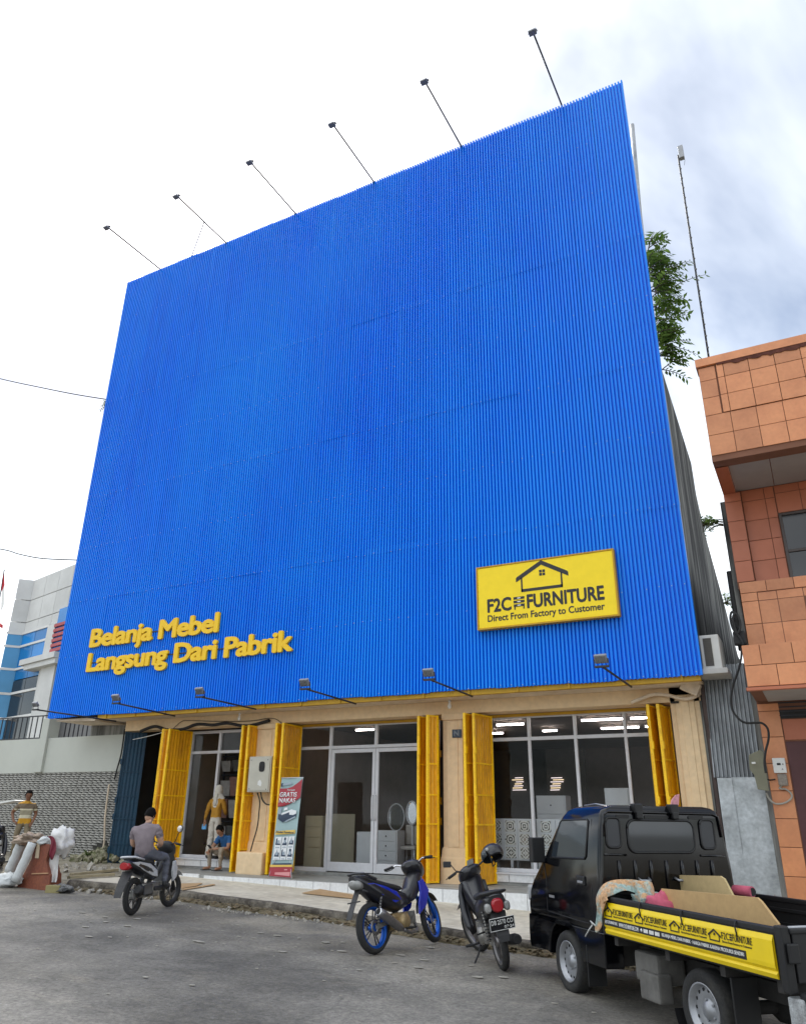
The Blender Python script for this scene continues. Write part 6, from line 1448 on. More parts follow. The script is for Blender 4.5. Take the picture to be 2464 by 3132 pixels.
        m = MB(); m.tube([(.02, .125, .83), (-.2, .115, .9), (-.3, .06, .91), (-.3, -.06, .91), (-.2, -.115, .9), (.02, -.125, .83)], .014, 8); m.build('grab_rail', m_bpl, root)
        shell(root, 'tail_light', [(-.2, 0, .775, .09, .06), (-.27, 0, .79, .085, .058), (-.315, 0, .8, .06, .04), (-.33, 0, .805, .03, .02)], m_clr)
        m = MB(); m.loft([[V((x, s*w, z)) for s, w in ((-1, .045), (1, .045))]+[V((x-.015, s*w, z-.01)) for s, w in ((1, .045), (-1, .045))] for x, z in ((-.2, .74), (-.26, .66), (-.36, .52), (-.42, .42))], False); m.cbox(-.32, -.3, -.1, .1, .585, .6, .004); m.build('rear_fender', m_bmat, root)
        for s in (1, -1):
            m = MB(); P = [(1.0, .78), (1.1, .64), (1.0, .46), (.82, .36), (.84, .5), (.9, .62), (.9, .76)]; m.prism([(x, s*.145, z) for x, z in P], (0, -s*.025, 0)); m.build('front_shroud', m_bblu, root, bevel=.008)
        shell(root, 'front_body', [(.6, 0, .56, .08, .08), (.76, 0, .6, .1, .1), (.88, 0, .7, .115, .16), (.98, 0, .78, .115, .15), (1.06, 0, .84, .08, .08)], m_bpl)
    elif style == 'cub':
        shell(root, 'tail_body', [(.7, 0, .5, .05, .05), (.55, 0, .56, .11, .12), (.3, 0, .62, .14, .13), (.05, 0, .68, .14, .11), (-.15, 0, .72, .125, .09), (-.27, 0, .73, .1, .06)], m_bpl)
        shell(root, 'seat', [(.62, 0, .7, .07, .02), (.45, 0, .72, .12, .045), (.2, 0, .745, .135, .045), (0, 0, .775, .125, .045), (-.15, 0, .8, .11, .035), (-.22, 0, .8, .08, .015)], m_seat)
        m = MB(); m.tube([(.05, .145, .77), (-.15, .14, .81), (-.27, .1, .825), (-.29, 0, .83), (-.27, -.1, .825), (-.15, -.14, .81), (.05, -.145, .77)], .02, 8, .7); m.build('grab_rail', m_bmat, root)
        shell(root, 'tail_light', [(-.2, 0, .69, .075, .07), (-.285, 0, .69, .07, .075), (-.31, 0, .685, .05, .055)], m_red)
        for s in (1, -1): shell(root, 'indicator', [(-.2, s*.11, .67, .035, .05), (-.27, s*.11, .67, .035, .05), (-.29, s*.1, .67, .02, .03)], m_clr)
        m = MB(); m.loft([[V((x, -w, z)), V((x, w, z)), V((x-.02, w, z-.006)), V((x-.02, -w, z-.006))] for x, z, w in ((-.2, .62, .09), (-.27, .5, .07), (-.31, .4, .065), (-.32, .34, .05))], False); m.build('rear_fender', m_bmat, root)
        PR = Matrix.Rotation(radians(-14), 3, 'Y')
        m = MB(); m.cbox(-.004, .004, -.14, .14, -.065, .065, .002, PR, V((-.345, 0, .515))); pl = m.build('number_plate', m_ink, root)
        m = MB(); nrm = PR @ V((-1, 0, 0)); up = PR @ V((0, 0, 1)); c_ = V((-.345, 0, .515))+nrm*.006
        for a, b in (((.14, .065), (-.14, .065)), ((.14, -.065), (-.14, -.065)), ((.14, .065), (.14, -.065)), ((-.14, .065), (-.14, -.065))): m.bar(c_+V((0, a[0], 0))+up*a[1], c_+V((0, b[0], 0))+up*b[1], .005, .005, up=nrm)
        m.build('plate_border', m_logo_white, pl)
        text_obj('print', 'DB 2570 CO', m_logo_white, pl, c_+V((0, .125, 0))-up*.005, V((0, -1, 0)), up, .25, .05, bold=.02, ext=.0015)
        text_obj('print', '07·24', m_logo_white, pl, c_+V((0, -.02, 0))-up*.052, V((0, -1, 0)), up, .11, .03, bold=.02, ext=.0015)
        # leg shield
        for s in (1, -1):
            m = MB(); m.loft([[V((x, s*y0, z)), V((x+.03, s*(y0+.0), z)), V((x-.06, s*y1, z-.02)), V((x-.09, s*y1, z-.02))] for x, z, y0, y1 in ((1.03, .86, .07, .17), (1.06, .72, .07, .2), (1.02, .55, .06, .21), (.94, .4, .05, .19), (.86, .3, .05, .14))], True); m.build('leg_shield', m_bpl, root)
        shell(root, 'front_body', [(.64, 0, .54, .07, .08), (.78, 0, .62, .1, .12), (.92, 0, .74, .14, .17), (1.02, 0, .86, .14, .16), (1.08, 0, .93, .08, .09)], m_bpl)
        m = MB(); m.tube([(.95, .2, 1.02), (.93, .26, 1.12)], .006, 5); fr(m).build('mirror_stem', m_bmat, root); m = MB(); m.cbox(-.012, .012, -.055, .055, -.035, .035, .01, Matrix.Rotation(.3, 3, 'X'), V((.93, .31, 1.14))); fr(m).build('mirror', m_bmat, root)
        m = MB(); P = [sm @ V(q) for q in ((.88, .05, 1.1), (.9, -.06, 1.1), (.93, -.05, 1.0), (.92, .06, 1.0))]; m.prism(P, (-.01, 0, .004)); m.build('instrument', m_clr, root)
    else:
        shell(root, 'tail_body', [(.5, 0, .56, .1, .1), (.4, 0, .6, .14, .13), (.15, 0, .63, .155, .12), (-.1, 0, .68, .14, .09), (-.28, 0, .72, .1, .055), (-.36, 0, .735, .05, .025)], m_bpl)
        for s in (1, -1):
            m = MB(); P = [(.46, .5), (.3, .52), (.02, .61), (-.2, .7), (-.3, .74), (-.1, .745), (.2, .7), (.44, .6)]; m.prism([(x, s*(.158-max(0, .05-x)*.13), z) for x, z in P], (0, -s*.03, 0)); m.build('side_panel', m_bwht, root, bevel=.012)
            m = MB(); P = [(.3, .57), (.05, .635), (-.12, .69), (-.02, .69), (.22, .63)]; m.prism([(x, s*(.162-max(0, .05-x)*.13), z) for x, z in P], (0, -s*.01, 0)); m.build('stripe', m_bpl, root)
        shell(root, 'seat', [(.48, 0, .7, .08, .03), (.35, 0, .72, .13, .05), (.1, 0, .745, .14, .05), (-.12, 0, .78, .12, .045), (-.25, 0, .8, .08, .02)], m_seat)
        m = MB(); m.tube([(-.02, .145, .77), (-.25, .12, .815), (-.33, .05, .82), (-.33, -.05, .82), (-.25, -.12, .815), (-.02, -.145, .77)], .016, 8); m.build('grab_rail', m_bwht, root)
        shell(root, 'tail_light', [(-.24, 0, .69, .085, .055), (-.33, 0, .695, .085, .06), (-.37, 0, .7, .06, .045)], m_red)
        m = MB(); m.loft([[V((x, -w, z)), V((x, w, z)), V((x-.02, w, z-.006)), V((x-.02, -w, z-.006))] for x, z, w in ((-.2, .62, .09), (-.32, .5, .075), (-.42, .36, .065), (-.46, .28, .05))], False); m.build('rear_fender', m_bmat, root)
        m = MB(); m.cbox(.45, .86, -.14, .14, .3, .36, .03); m.build('floorboard', m_bmat, root)
        rings = []
        for x, z, w in ((.84, .34, .13), (.94, .45, .16), (1.0, .6, .18), (.99, .75, .17), (.96, .88, .13), (.95, .95, .08)):
            rings.append([V((x, w, z)), V((x+.1, w*.55, z)), V((x+.12, 0, z)), V((x+.1, -w*.55, z)), V((x, -w, z)), V((x-.03, 0, z))])
        m = MB(); m.loft(rings, True); m.build('leg_shield', m_bmat, root)
        for s in (1, -1):
            m = MB(); P = [(1.02, .72), (1.1, .6), (1.08, .46), (.96, .4), (.93, .55), (.96, .7)]; m.prism([(x, s*.185, z) for x, z in P], (0, -s*.04, 0)); m.build('front_panel', m_bwht, root, bevel=.01)
            m = MB(); m.tube([(.93, s*.2, 1.0), (.9, s*.27, 1.14), (.9, s*.29, 1.17)], .007, 6); fr(m).build('mirror_stem', m_bmat, root)
            m = MB(); c_ = V((.9, s*.3, 1.22)); m.lathe([(.0, -.012), (.05, -.008), (.055, .004)], c_, (1, 0, 0), 16); mi = fr(m).build('mirror', m_bmat, root); m = MB(); m.lathe([(.0, -.013), (.048, -.0125)], c_-V((.003, 0, 0)), (1, 0, 0), 16); fr(m).build('mirror_glass', M('mirror silver', (.75, .77, .8), .1, .8, var=0), mi)
    return root
B1 = motorbike('motorcycle', 'black and blue motorcycle with bright blue wheels, tail towards the street', (-5.26, 9.31), (.17, .985), 'sport', -11, .25, 1.0)
B2 = motorbike('motorcycle', 'black motorcycle with red tail light and number plate, helmet hung on its handlebar', (-3.61, 9.38), (-.57, .82), 'cub', -10, .35, 1.02)
B3 = motorbike('motorcycle', 'white and black scooter ridden by the person in the grey shirt', (-9.87, 9.75), (-.3, .95), 'scooter', -3, -.2, 1.02)
B4 = motorbike('motorcycle', 'dark motorcycle cut by the left edge of the picture, beside the rubbish', (-16.7, 12.25), (-.75, .6), 'cub', -8, -.3, 1.0)
B4.location.z = .31
bpy.context.view_layer.update()
hp = B2.matrix_world @ V((.84, -.3, 1.12))
t = thing('helmet', 'black helmet with visor hanging on the motorcycle handlebar', 'helmet', hp, math.atan2(.82, -.57)+1.2); t.rotation_euler = (radians(25), radians(28), t.rotation_euler[2])
m = MB(); vs = []; fs = []; n = 24; K = 12
for i in range(K+1):
    th = pi*.68*i/K
    for k in range(n):
        a = 2*pi*k/n; vs.append(V((.15*sin(th)*cos(a), .125*sin(th)*sin(a), .13*cos(th))))
for i in range(K):
    for k in range(n):
        if i >= 7 and (k <= 4 or k >= n-5): continue
        fs.append((i*n+k, (i+1)*n+k, (i+1)*n+(k+1) % n, i*n+(k+1) % n))
m.add(vs, fs, True); o = m.build('shell', m_bpl, t); md = o.modifiers.new('thick', 'SOLIDIFY'); md.thickness = .02; md.offset = -1
m = MB(); rings = []
for i in range(5): th = pi*(.36+.24*i/4); rings.append([V((.158*sin(th)*cos(a), .132*sin(th)*sin(a), .136*cos(th))) for a in [(-1.25+2.5*k/12) for k in range(13)]])
vs = [p for r_ in rings for p in r_]; m.add(vs, [(i*13+k, i*13+k+1, (i+1)*13+k+1, (i+1)*13+k) for i in range(4) for k in range(12)], True); m.build('visor', m_cgl, t)
m = MB()
for s in (1, -1): m.lathe([(.0, .012), (.02, .012), (.024, 0)], (.02, s*.126, .025), (0, s, 0), 14)
m.split('visor_button', m_clr, t); m = MB(); m.tube([(.02, .11, -.08), (.05, .03, -.16), (.03, -.1, -.08)], .008, 5); m.build('strap', m_rubber, t)
# ------------------------------------------------------------------ people
m_skin = M('skin', (0.33, 0.17, 0.1), .55, var=.06, scale=12); m_hair = M('black hair', (.004, .0035, .0035), .8, var=.2, scale=40, bump=.4, bscale=90, spec=.15)
def person(name, label, J, R_, parts, mats, head, hair=True, face=None, scarf=None, shoes=None, headr=.105, fingers=True, hem=None):
    """J joints (scene coordinates), R_ radii, parts: list of (joint, joint, material key); one continuous skinned body"""
    base = V(J['pelvis']); root = thing(name, label, 'person', (base.x, base.y, min(V(p).z for p in J.values())-.03)); off = V(root.location)
    names = list(J); idx = {k: i for i, k in enumerate(names)}
    me = bpy.data.meshes.new('body'); me.from_pydata([V(J[k])-off for k in names], [(idx[a], idx[b]) for a, b, _ in parts], []); me.update()
    o = bpy.data.objects.new('body', me); COL.objects.link(o)
    md = o.modifiers.new('skin', 'SKIN'); md.use_smooth_shade = True; md.branch_smoothing = .6
    sv = me.skin_vertices[0].data
    for k in names:
        r = R_.get(k, .05); r = (r, r) if isinstance(r, (int, float)) else r
        sv[idx[k]].radius = r; sv[idx[k]].use_root = (k == 'pelvis')
    s2 = o.modifiers.new('sub', 'SUBSURF'); s2.levels = 3; s2.render_levels = 3
    dg = bpy.context.evaluated_depsgraph_get(); bme = bpy.data.meshes.new_from_object(o.evaluated_get(dg)); bpy.data.objects.remove(o)
    keys = list(mats); bme.materials.clear()
    for k in keys: bme.materials.append(mats[k])
    segs = [(V(J[a])-off, V(J[b])-off, keys.index(mk), R_.get(a, .05), R_.get(b, .05)) for a, b, mk in parts]
    f1 = lambda r: r if isinstance(r, (int, float)) else sum(r)/2
    for p in bme.polygons:
        c = p.center; best = 1e9; bi = 0
        for a, b, mi, ra, rb in segs:
            d = b-a; t = max(0, min(1, (c-a).dot(d)/max(d.length_squared, 1e-9))); q = (c-(a+d*t)).length/(f1(ra)*(1-t)+f1(rb)*t)
            if q < best: best = q; bi = mi
        if hem is not None and bi in (keys.index('top'), keys.index('trou')) and abs(c.z-hem) < .3:
            arm = any((c-(a+(b-a)*max(0, min(1, (c-a).dot(b-a)/max((b-a).length_squared, 1e-9))))).length < f1(ra)*1.3 for (a, b, mi, ra, rb), (ja, jb, _) in zip(segs, parts) if ja[:2] in ('sh', 'mi', 'el', 'wr'))
            if not arm: bi = keys.index('top') if c.z > hem else keys.index('trou')
        p.material_index = bi; p.use_smooth = True
    soft = set()
    for p in bme.polygons:
        if keys[p.material_index] in ('top', 'trou'): soft.update(p.vertices)
    for i in soft: # cloth folds
        v = bme.vertices[i]; c = v.co+off; v.co += v.normal*(.011*noise.noise(V((c.x*13, c.y*13, c.z*24)))+.007*noise.noise(V((c.x*31, c.y*31, c.z*40))))
    # head, ears, nose and hands are joined into the same body mesh
    hb = MB(); hc, fwd, up = V(head[0])-off, V(head[1]).normalized(), V(head[2]).normalized(); sd = up.cross(fwd).normalized(); up = fwd.cross(sd)
    RM = Matrix((fwd, sd, up)).transposed(); h = headr
    hb.ball(hc, (h*.9, h*.74, h*1.12), 16, 12, RM); hb.ball(hc+RM @ V((h*.2, 0, -h*.62)), (h*.62, h*.56, h*.56), 12, 8, RM)
    hb.ball(hc+RM @ V((h*.92, 0, -h*.12)), (h*.16, h*.12, h*.26), 8, 6, RM)
    for s in (1, -1): hb.ball(hc+RM @ V((-h*.05, s*h*.75, -h*.1)), (h*.16, h*.08, h*.26), 8, 6, RM)
    if fingers:
        for s in ('L', 'R'):
            if 'wr'+s in J and 'ha'+s in J:
                a, b = V(J['wr'+s])-off, V(J['ha'+s])-off; d = (b-a).normalized(); w_v = d.cross(V((0, 0, 1)) if abs(d.z) < .9 else V((0, 1, 0))).normalized(); nn = w_v.cross(d)
                for k in range(4):
                    p0 = b+w_v*((k-1.5)*.019); l = (.062, .072, .068, .054)[k]; hb.tube([p0-d*.02, p0+d*l*.5-nn*.004, p0+d*l*.8-nn*.02, p0+d*l*.95-nn*.036], [.0095, .009, .008, .006], 6)
                hb.tube([a+d*.03+w_v*.02, a+d*.055+w_v*.045, b+w_v*.05-nn*.012], [.012, .011, .008], 6)
    hm = hb.mesh('head'); hm.materials.clear()
    bm = bmesh.new(); bm.from_mesh(bme); nb = len(bm.faces); bm.from_mesh(hm); bm.faces.ensure_lookup_table()
    si = keys.index('skin')
    for f in bm.faces[nb:]: f.material_index = si; f.smooth = True
    bm.to_mesh(bme); bm.free(); bpy.data.meshes.remove(hm)
    link('body', bme, None, root)
    if hair:
        m = MB(); vs = []; fs = []; n = 20; K = 9
        for i in range(K+1):
            for k in range(n):
                a = 2*pi*k/n; lim = pi*(.62 if cos(a) < .2 else .62-.3*min(1, (cos(a)-.2)/.5)); th = lim*i/K
                d = V((sin(th)*cos(a), sin(th)*sin(a), cos(th))); f = 1.0+.04*noise.noise(d*9)
                vs.append(hc+RM @ V((d.x*h*.98*f, d.y*h*.83*f, d.z*h*1.2*f)))
        for i in range(K):
            for k in range(n): fs.append((i*n+k, (i+1)*n+k, (i+1)*n+(k+1) % n, i*n+(k+1) % n))
        m.add(vs, fs, True); m.build('hair', m_hair, root)
    m = MB()
    for s in (1, -1): m.ball(hc+RM @ V((h*.8, s*h*.33, h*.03)), (h*.06, h*.13, h*.06), 8, 5, RM)
    m.build('eye', m_ink, root)
    m = MB(); m.ball(hc+RM @ V((h*.8, 0, -h*.58)), (h*.06, h*.26, h*.05), 8, 5, RM); m.build('mouth', M('lip', (.25, .09, .07), .5, var=0), root)
    return root, off, hc, RM
SEG = [('pelvis', 'spine', 'top'), ('spine', 'chest', 'top'), ('chest', 'neck', 'top'), ('neck', 'head', 'skin')]
def limbs(sleeve='short', trou='trou', feet='skin'):
    s = []
    for k in 'LR':
        s += [('chest', 'sh'+k, 'top'), ('sh'+k, 'mid'+k, 'top'), ('mid'+k, 'el'+k, 'top' if sleeve == 'long' else 'skin'), ('el'+k, 'wr'+k, 'top' if sleeve == 'long' else 'skin'), ('wr'+k, 'ha'+k, 'skin'),
              ('pelvis', 'hip'+k, 'trou'), ('hip'+k, 'kn'+k, 'trou'), ('kn'+k, 'an'+k, 'trou'), ('an'+k, 'he'+k, feet), ('he'+k, 'to'+k, feet)]
    return SEG+s
RAD = dict(pelvis=(.16, .125), spine=(.165, .115), chest=(.18, .12), neck=.055, head=.05)
for k in 'LR': RAD.update({'sh'+k: .075, 'mid'+k: .062, 'el'+k: .042, 'wr'+k: .03, 'ha'+k: (.04, .018), 'hip'+k: .1, 'kn'+k: .062, 'an'+k: .042, 'he'+k: .04, 'to'+k: .03})
def joints(T, d):
    """d: side joints given for L (y>0) and R"""
    J = {}
    for k, p in d.items():
        J[k] = T @ V(p)
    for s in 'LR':
        if 'mid'+s not in J: J['mid'+s] = J['sh'+s].lerp(J['el'+s], .55)
    return J
# rider
T = B3.matrix_world
J = joints(T, dict(pelvis=(.22, 0, .83), spine=(.2, 0, .98), chest=(.24, 0, 1.15), neck=(.29, 0, 1.29), head=(.32, 0, 1.36), shL=(.24, .205, 1.23), shR=(.24, -.205, 1.23), elL=(.31, .245, .98), elR=(.31, -.245, .98), wrL=(.5, .16, .95), wrR=(.5, -.12, .95), haL=(.57, .1, .97), haR=(.57, -.06, .97),
   hipL=(.26, .09, .82), hipR=(.26, -.09, .82), knL=(.64, .19, .78), knR=(.64, -.2, .78), anL=(.6, .19, .42), anR=(.62, -.2, .42), heL=(.58, .19, .37), heR=(.6, -.2, .37), toL=(.76, .2, .36), toR=(.78, -.21, .36)))
J = {k: J[k] for k in ['pelvis', 'spine', 'chest', 'neck', 'head']+[p+s for s in 'LR' for p in ('sh', 'mid', 'el', 'wr', 'ha', 'hip', 'kn', 'an', 'he', 'to')]}
order = list(J)
fw3 = T.to_3x3() @ V((1, 0, 0))
m_tee = M('mauve grey shirt', (.2, .165, .18), .85, var=.1, scale=7, bump=.3, bscale=16); m_jean = M('grey jeans', (.1, .105, .13), .85, var=.15, scale=9)
person('person', 'person in a mauve-grey T-shirt seated on the scooter, back to the street', J, RAD, limbs(feet='shoe'), dict(top=m_tee, skin=M('light skin', (.46, .27, .18), .55, var=.05), trou=m_jean, shoe=m_bmat), (T @ V((.34, 0, 1.42)), fw3+V((.15, 0, -.35)), (0, 0, 1)), headr=.105)
# woman in the doorway, back to the street
T = Matrix.Translation((-13.42, 15.62, .635)) @ Matrix.Rotation(radians(95), 4, 'Z')
J = joints(T, dict(pelvis=(0, 0, .9), spine=(0, 0, 1.06), chest=(.01, 0, 1.24), neck=(.02, 0, 1.4), head=(.02, 0, 1.46), shL=(0, .165, 1.32), shR=(0, -.165, 1.32), elL=(-.04, .24, 1.08), elR=(.05, -.22, 1.08), wrL=(-.02, .3, .88), wrR=(.16, -.18, 1.0), haL=(0, .31, .8), haR=(.22, -.12, 1.02),
   hipL=(0, .085, .86), hipR=(0, -.085, .86), knL=(.02, .1, .47), knR=(.02, -.08, .47), anL=(-.02, .12, .1), anR=(0, -.08, .1), heL=(-.04, .12, .04), heR=(-.02, -.08, .04), toL=(.12, .14, .03), toR=(.14, -.1, .03)))
J = {k: J[k] for k in order}
RW = dict(RAD); RW.update(pelvis=(.165, .12), chest=(.15, .105), spine=(.15, .1)); RW.update({'an'+k: .065 for k in 'LR'}); RW.update({'kn'+k: .075 for k in 'LR'}); RW.update({'el'+k: .055 for k in 'LR'})
root, off, hc, RM = person('person', 'person in a white headscarf, mustard top and white trousers standing in the doorway', J, RW, limbs('long', feet='shoe'), dict(top=M('mustard cloth', (.4, .2, .02), .85, var=.1, scale=7), skin=m_skin, trou=M('off white cloth', (.55, .52, .46), .85, var=.06, scale=6), shoe=m_bmat), (T @ V((.03, 0, 1.56)), T.to_3x3() @ V((1, 0, .02)), (0, 0, 1)), hair=False, headr=.1, hem=.93)
m = MB(); vs = []; fs = []; n = 20; K = 16
for i in range(K+1):
    for k in range(n):
        a = 2*pi*k/n; s = i/K
        if s < .5: th = pi*.72*s/.5; p = V((.105*sin(th)*cos(a)*1.05, .092*sin(th)*sin(a)*1.05, .13*cos(th)))
        else: q = (s-.5)/.5; r = .085+.09*q; back = max(0, -cos(a)); p = V((.09*cos(a)*(1+.4*q), r*sin(a), -.085-.1*q-.22*back*q))
        if cos(a) > .75 and .12 < s < .5: p.x *= .8
        vs.append(hc+RM @ p)
for i in range(K):
    for k in range(n): fs.append((i*n+k, (i+1)*n+k, (i+1)*n+(k+1) % n, i*n+(k+1) % n))
m_scf = M('white scarf', (.58, .56, .5), .85, var=.1, scale=14, bump=.3, bscale=30); m.add(vs, fs, True); m.build('headscarf', m_scf, root)
m = MB(); m.loft([[hc+RM @ V((-.11-.01*j+.02*s2, w*s1, z)) for s1, s2 in ((-1, 0), (1, 0), (1, 1), (-1, 1))] for j, (w, z) in enumerate(((.05, -.08), (.04, -.13), (.045, -.25), (.03, -.36)))], True); m.build('scarf_tail', m_scf, root)
p = T @ V((.02, .33, .74)); t = thing('blue_pouch', 'small bright blue pouch in the hand of the person in the headscarf', 'pouch', p); m = MB(); m.cbox(-.06, .06, -.02, .02, -.09, .03, .012); m.tube([(-.04, 0, .03), (0, 0, .08), (.04, 0, .03)], .004, 5); m.build('pouch', M('sky blue plastic', (.12, .4, .75), .4, var=.1), t)
# man sitting on the sill, head bowed over a phone
T = Matrix.Translation((-12.82, 15.36, .43)) @ Matrix.Rotation(radians(-98), 4, 'Z')
J = joints(T, dict(pelvis=(-.12, 0, .31), spine=(-.1, 0, .46), chest=(.02, 0, .63), neck=(.13, 0, .75), head=(.18, 0, .79), shL=(.03, .18, .7), shR=(.03, -.18, .7), elL=(.16, .27, .47), elR=(.16, -.27, .47), wrL=(.36, .1, .46), wrR=(.36, -.16, .4), haL=(.42, .03, .46), haR=(.42, -.1, .38),
   hipL=(-.06, .1, .3), hipR=(-.06, -.1, .3), knL=(.3, .19, .47), knR=(.3, -.2, .47), anL=(.27, .18, .1), anR=(.27, -.19, .1), heL=(.25, .18, .05), heR=(.25, -.19, .05), toL=(.44, .2, .035), toR=(.44, -.21, .035)))
J = {k: J[k] for k in order}
fw3 = T.to_3x3() @ V((1, 0, -.75))
root, off, hc, RM = person('person', 'person in a blue shirt and khaki trousers sitting on the step, head bowed', J, RAD, limbs(feet='skin'), dict(top=M('blue shirt', (.02, .1, .26), .85, var=.12, scale=8), skin=m_skin, trou=M('khaki cloth', (.3, .25, .19), .85, var=.1, scale=8)), (T @ V((.21, 0, .86)), fw3, (0, 0, 1)), headr=.105)
m = MB()
for s in (1, -1): m.cbox(-.13, .13, -.05, .05, 0, .018, .008, Matrix.Rotation(radians(-98), 3, 'Z'), T @ V((.36, s*.195, .0))-off)
m.build('sandal', m_bmat, root)
p = T @ V((.46, -.02, .5)); t = thing('phone', 'phone held by the person sitting on the step', 'phone', p); m = MB(); m.cbox(-.035, .035, -.006, .006, -.07, .07, .006, Matrix.Rotation(.9, 3, 'X')); m.build('case', m_ink, t)
# man in the striped shirt
T = Matrix.Translation((-18.3, 14.0, walk_z(-18.3)-.02)) @ Matrix.Rotation(radians(-40), 4, 'Z') @ Matrix.Scale(.985, 4)
J = joints(T, dict(pelvis=(0, 0, .92), spine=(.02, .0, 1.08), chest=(.04, 0, 1.28), neck=(.07, 0, 1.43), head=(.09, 0, 1.49), shL=(.03, .165, 1.34), shR=(.03, -.165, 1.34), elL=(-.02, .24, 1.1), elR=(-.1, -.33, 1.14), wrL=(.1, .2, .92), wrR=(-.03, -.27, .95), haL=(.16, .17, .86), haR=(.03, -.2, .9),
   hipL=(0, .1, .88), hipR=(0, -.1, .88), knL=(.13, .12, .49), knR=(-.02, -.14, .48), anL=(.05, .13, .1), anR=(-.16, -.16, .11), heL=(.03, .13, .04), heR=(-.18, -.16, .05), toL=(.2, .15, .03), toR=(-.0, -.18, .03)))
J = {k: J[k] for k in order}
m_str = bpy.data.materials.new('striped shirt'); m_str.use_nodes = True
def stripes():
    nt = m_str.node_tree; N = nt.nodes; L = nt.links; b = N['Principled BSDF']; b.inputs['Roughness'].default_value = .85; g = N.new('ShaderNodeNewGeometry'); s = N.new('ShaderNodeSeparateXYZ'); L.new(g.outputs['Position'], s.inputs[0])
    mr = N.new('ShaderNodeMapRange'); mr.inputs[1].default_value = 1.35; mr.inputs[2].default_value = 2.0; L.new(s.outputs[2], mr.inputs[0]); cr = N.new('ShaderNodeValToRGB'); cr.color_ramp.interpolation = 'CONSTANT'; e = cr.color_ramp.elements
    cols = [(0, (.55, .28, .02)), (.2, (.6, .56, .42)), (.32, (.3, .27, .19)), (.5, (.6, .55, .4)), (.55, (.16, .12, .08)), (.74, (.55, .28, .03)), (.86, (.3, .26, .16))]
    e[0].color = cols[0][1]+(1,); e[1].position = cols[1][0]; e[1].color = cols[1][1]+(1,)
    for p, c in cols[2:]: x = e.new(p); x.color = c+(1,)
    L.new(mr.outputs[0], cr.inputs[0]); L.new(cr.outputs[0], b.inputs['Base Color'])
stripes()
person('person', 'person in a yellow and brown striped shirt standing by the patterned wall', J, RAD, limbs(feet='shoe'), dict(top=m_str, skin=M('dark skin', (.2, .09, .05), .55, var=.06), trou=M('brown trousers', (.2, .16, .1), .85, var=.12, scale=8), shoe=m_bmat), (T @ V((.12, 0, 1.57)), T.to_3x3() @ V((1, .1, -.35)), (0, 0, 1)), headr=.108, hem=.86)

# ------------------------------------------------------------------ rubbish at the end of the kerb
def c8(x, y): return (x/8.54, 2560+y/8.54)
YH = 11.05
m_brn = M('brown cupboard board', (.24, .075, .035), .6, var=.2, scale=4, col2=(.17, .045, .03)); m_foam = M('grey white foam', (.55, .57, .57), .8, var=.08, scale=9, bump=.2, bscale=40)
t = thing('discarded_cupboard', 'reddish brown broken cupboard standing at the end of the kerb', 'cupboard', (-13.65, YH, road_z(-13.6)))
fr_ = [at(*c8(x, y), YH) for x, y in ((400, 1430), (1290, 1420), (1310, 1000), (1275, 960), (1205, 600), (1330, 200), (900, 150), (830, 560))]
zg_ = road_z(-13.6)-.01; fr_[0].z = zg_; fr_[1].z = zg_
m = MB(); m.prism(fr_, (-.18, .42, 0)); m.build('carcass', m_brn, t, world=True, bevel=.008)
a = at(*c8(840, 960), YH-.012); b = at(*c8(1265, 945), YH-.012); m = MB(); m.bar(a, b, .02, .02); m.build('batten', M('raw timber edge', (.42, .25, .14), .8, var=.2), t, world=True)
P = [at(*c8(x, y), YH-.02) for x, y in ((640, 1400), (800, 1020), (1300, 1010), (1285, 1390))]; m = MB(); m.prism(P, (0, .015, 0)); m.build('door', m_brn, t, world=True)
P = [at(*c8(x, y), YH-.03) for x, y in ((980, 90), (1050, 90), (1000, 560), (915, 550))]; m = MB(); m.prism(P, (0, .02, 0)); m.build('strip', M('pale strip', (.5, .4, .28), .8, var=.1), t, world=True)
def tube_thing(label, a, b, r):
    t = thing('foam_tube', label, 'tube', b, 0, 'white foam tubes leaning on the cupboard'); m = MB(); n = 8; pts = [(V(a)-V(b))*(i/n)+V((0, 0, .012*sin(i))) for i in range(n+1)]; m.tube(pts, [r*(1+.06*sin(i*2.3)) for i in range(n+1)], 14); m.build('tube', m_foam, t); return t
b = at(*c8(410, 1160), YH-.2); a = at(*c8(850, 170), YH-.1); tube_thing('long white foam tube leaning on the brown cupboard', a, b, .085)
b = at(*c8(330, 730), YH+.15); a = at(*c8(560, 190), YH+.1); b2 = b; tube_thing('shorter white foam tube at the back of the brown cupboard', a, b+(b-a)*.3, .1)
p = at(*c8(200, 1210), YH-.15); lump('white_bag', 'crumpled white sacks on the road below the foam tube', 'bag', (p.x, p.y, road_z(p.x)+.13), (.26, .2, .13), m_foam, 5, .5)
m_clt = M('beige rags', (.42, .34, .27), .9, var=.3, scale=9, col2=(.24, .17, .12), bump=.4, bscale=20)
p = at(*c8(800, 60), YH+.1); lump('rag_heap', 'heap of beige rags on top of the brown cupboard', 'rags', p, (.34, .22, .1), m_clt, 6, .9, 28, 18)
p = at(*c8(1180, 110), YH+.05); lump('rag_roll', 'pale rolled rag at the right of the heap on the cupboard', 'rags', p, (.12, .12, .08), m_foam, 9, .6)
m_mar = M('maroon cloth', (.15, .015, .03), .85, var=.2, scale=8)
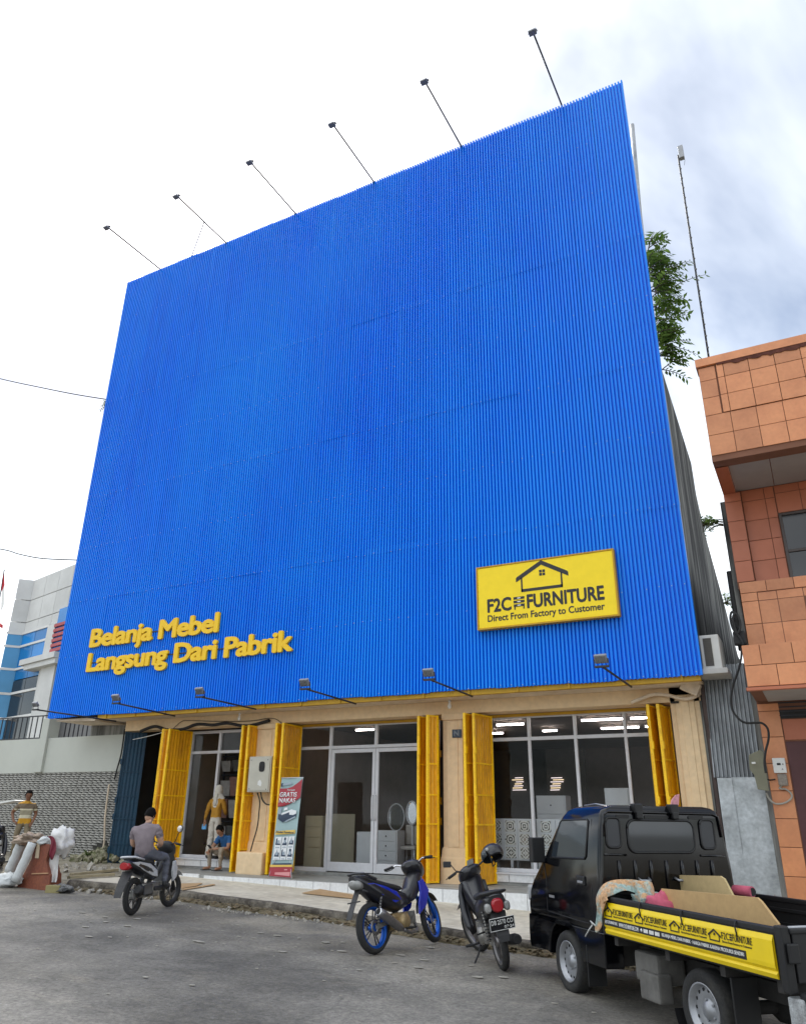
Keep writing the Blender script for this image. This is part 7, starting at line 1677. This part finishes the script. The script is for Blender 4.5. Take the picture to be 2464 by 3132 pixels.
t = thing('maroon_cloth', 'dark red cloth hanging over the right end of the cupboard', 'cloth', at(*c8(1390, 300), YH)); rw = []
for (x0, x1, y) in ((1240, 1380, -30), (1330, 1450, 50), (1330, 1475, 200), (1300, 1470, 330), (1290, 1450, 430), (1310, 1420, 520), (1350, 1385, 600)): rw.append([at(*c8(x0+(x1-x0)*k/4, y), YH-.06+.03*sin(k*2+y*.01))-t.location for k in range(5)])
drape(rw, m_mar, 'cloth', t)
t = thing('white_sheet', 'big white plastic sheet hanging right of the cupboard', 'sheet', at(*c8(1600, 300), YH+.2)); rw = []
for (x0, x1, y) in ((1300, 1560, 180), (1270, 1600, 330), (1260, 1560, 480), (1260, 1540, 650), (1270, 1530, 850), (1290, 1510, 1050), (1340, 1490, 1190)): rw.append([at(*c8(x0+(x1-x0)*k/6, y), YH+.1+.06*sin(k*1.7+y*.013))-t.location for k in range(7)])
drape(rw, M('white plastic sheet', (.62, .61, .6), .5, var=.1, scale=6, bump=.4, bscale=14), 'sheet', t)
p = at(*c8(1600, 120), YH+.2); lump('white_sack', 'crumpled white plastic sack on top right of the rubbish heap', 'bag', p, (.26, .2, .28), MATS['white plastic sheet'], 17, .45, 26, 18)
p = at(*c8(1420, 1330), YH-.1); t = thing('tin_box', 'small yellowish box lying beside the cupboard', 'box', (p.x, p.y, road_z(p.x)), .5); m = MB(); m.cbox(-.13, .13, -.08, .08, 0, .13, .01); m.build('carton', M('ochre card', (.3, .26, .12), .8, var=.2), t)
p = at(*c8(1610, 1400), YH); lump('plastic_bag', 'grey and black plastic bags at the kerb end', 'bag', (p.x, p.y, road_z(p.x)+.07), (.22, .12, .08), M('grey plastic', (.2, .2, .2), .4, var=.6, scale=8, col2=(.03, .03, .03)), 10, .8)
t = thing('white_awning_edge', 'white-topped edge poking in at the left above the striped shirt', 'board', at(-30, 2455, 13.8)); m = MB(); m.prism([at(u, v, 13.8)-t.location for u, v in ((-120, 2462), (0, 2452), (42, 2446), (48, 2449), (0, 2458), (-120, 2470))], (0, .3, 0)); m.build('board', m_white, t)
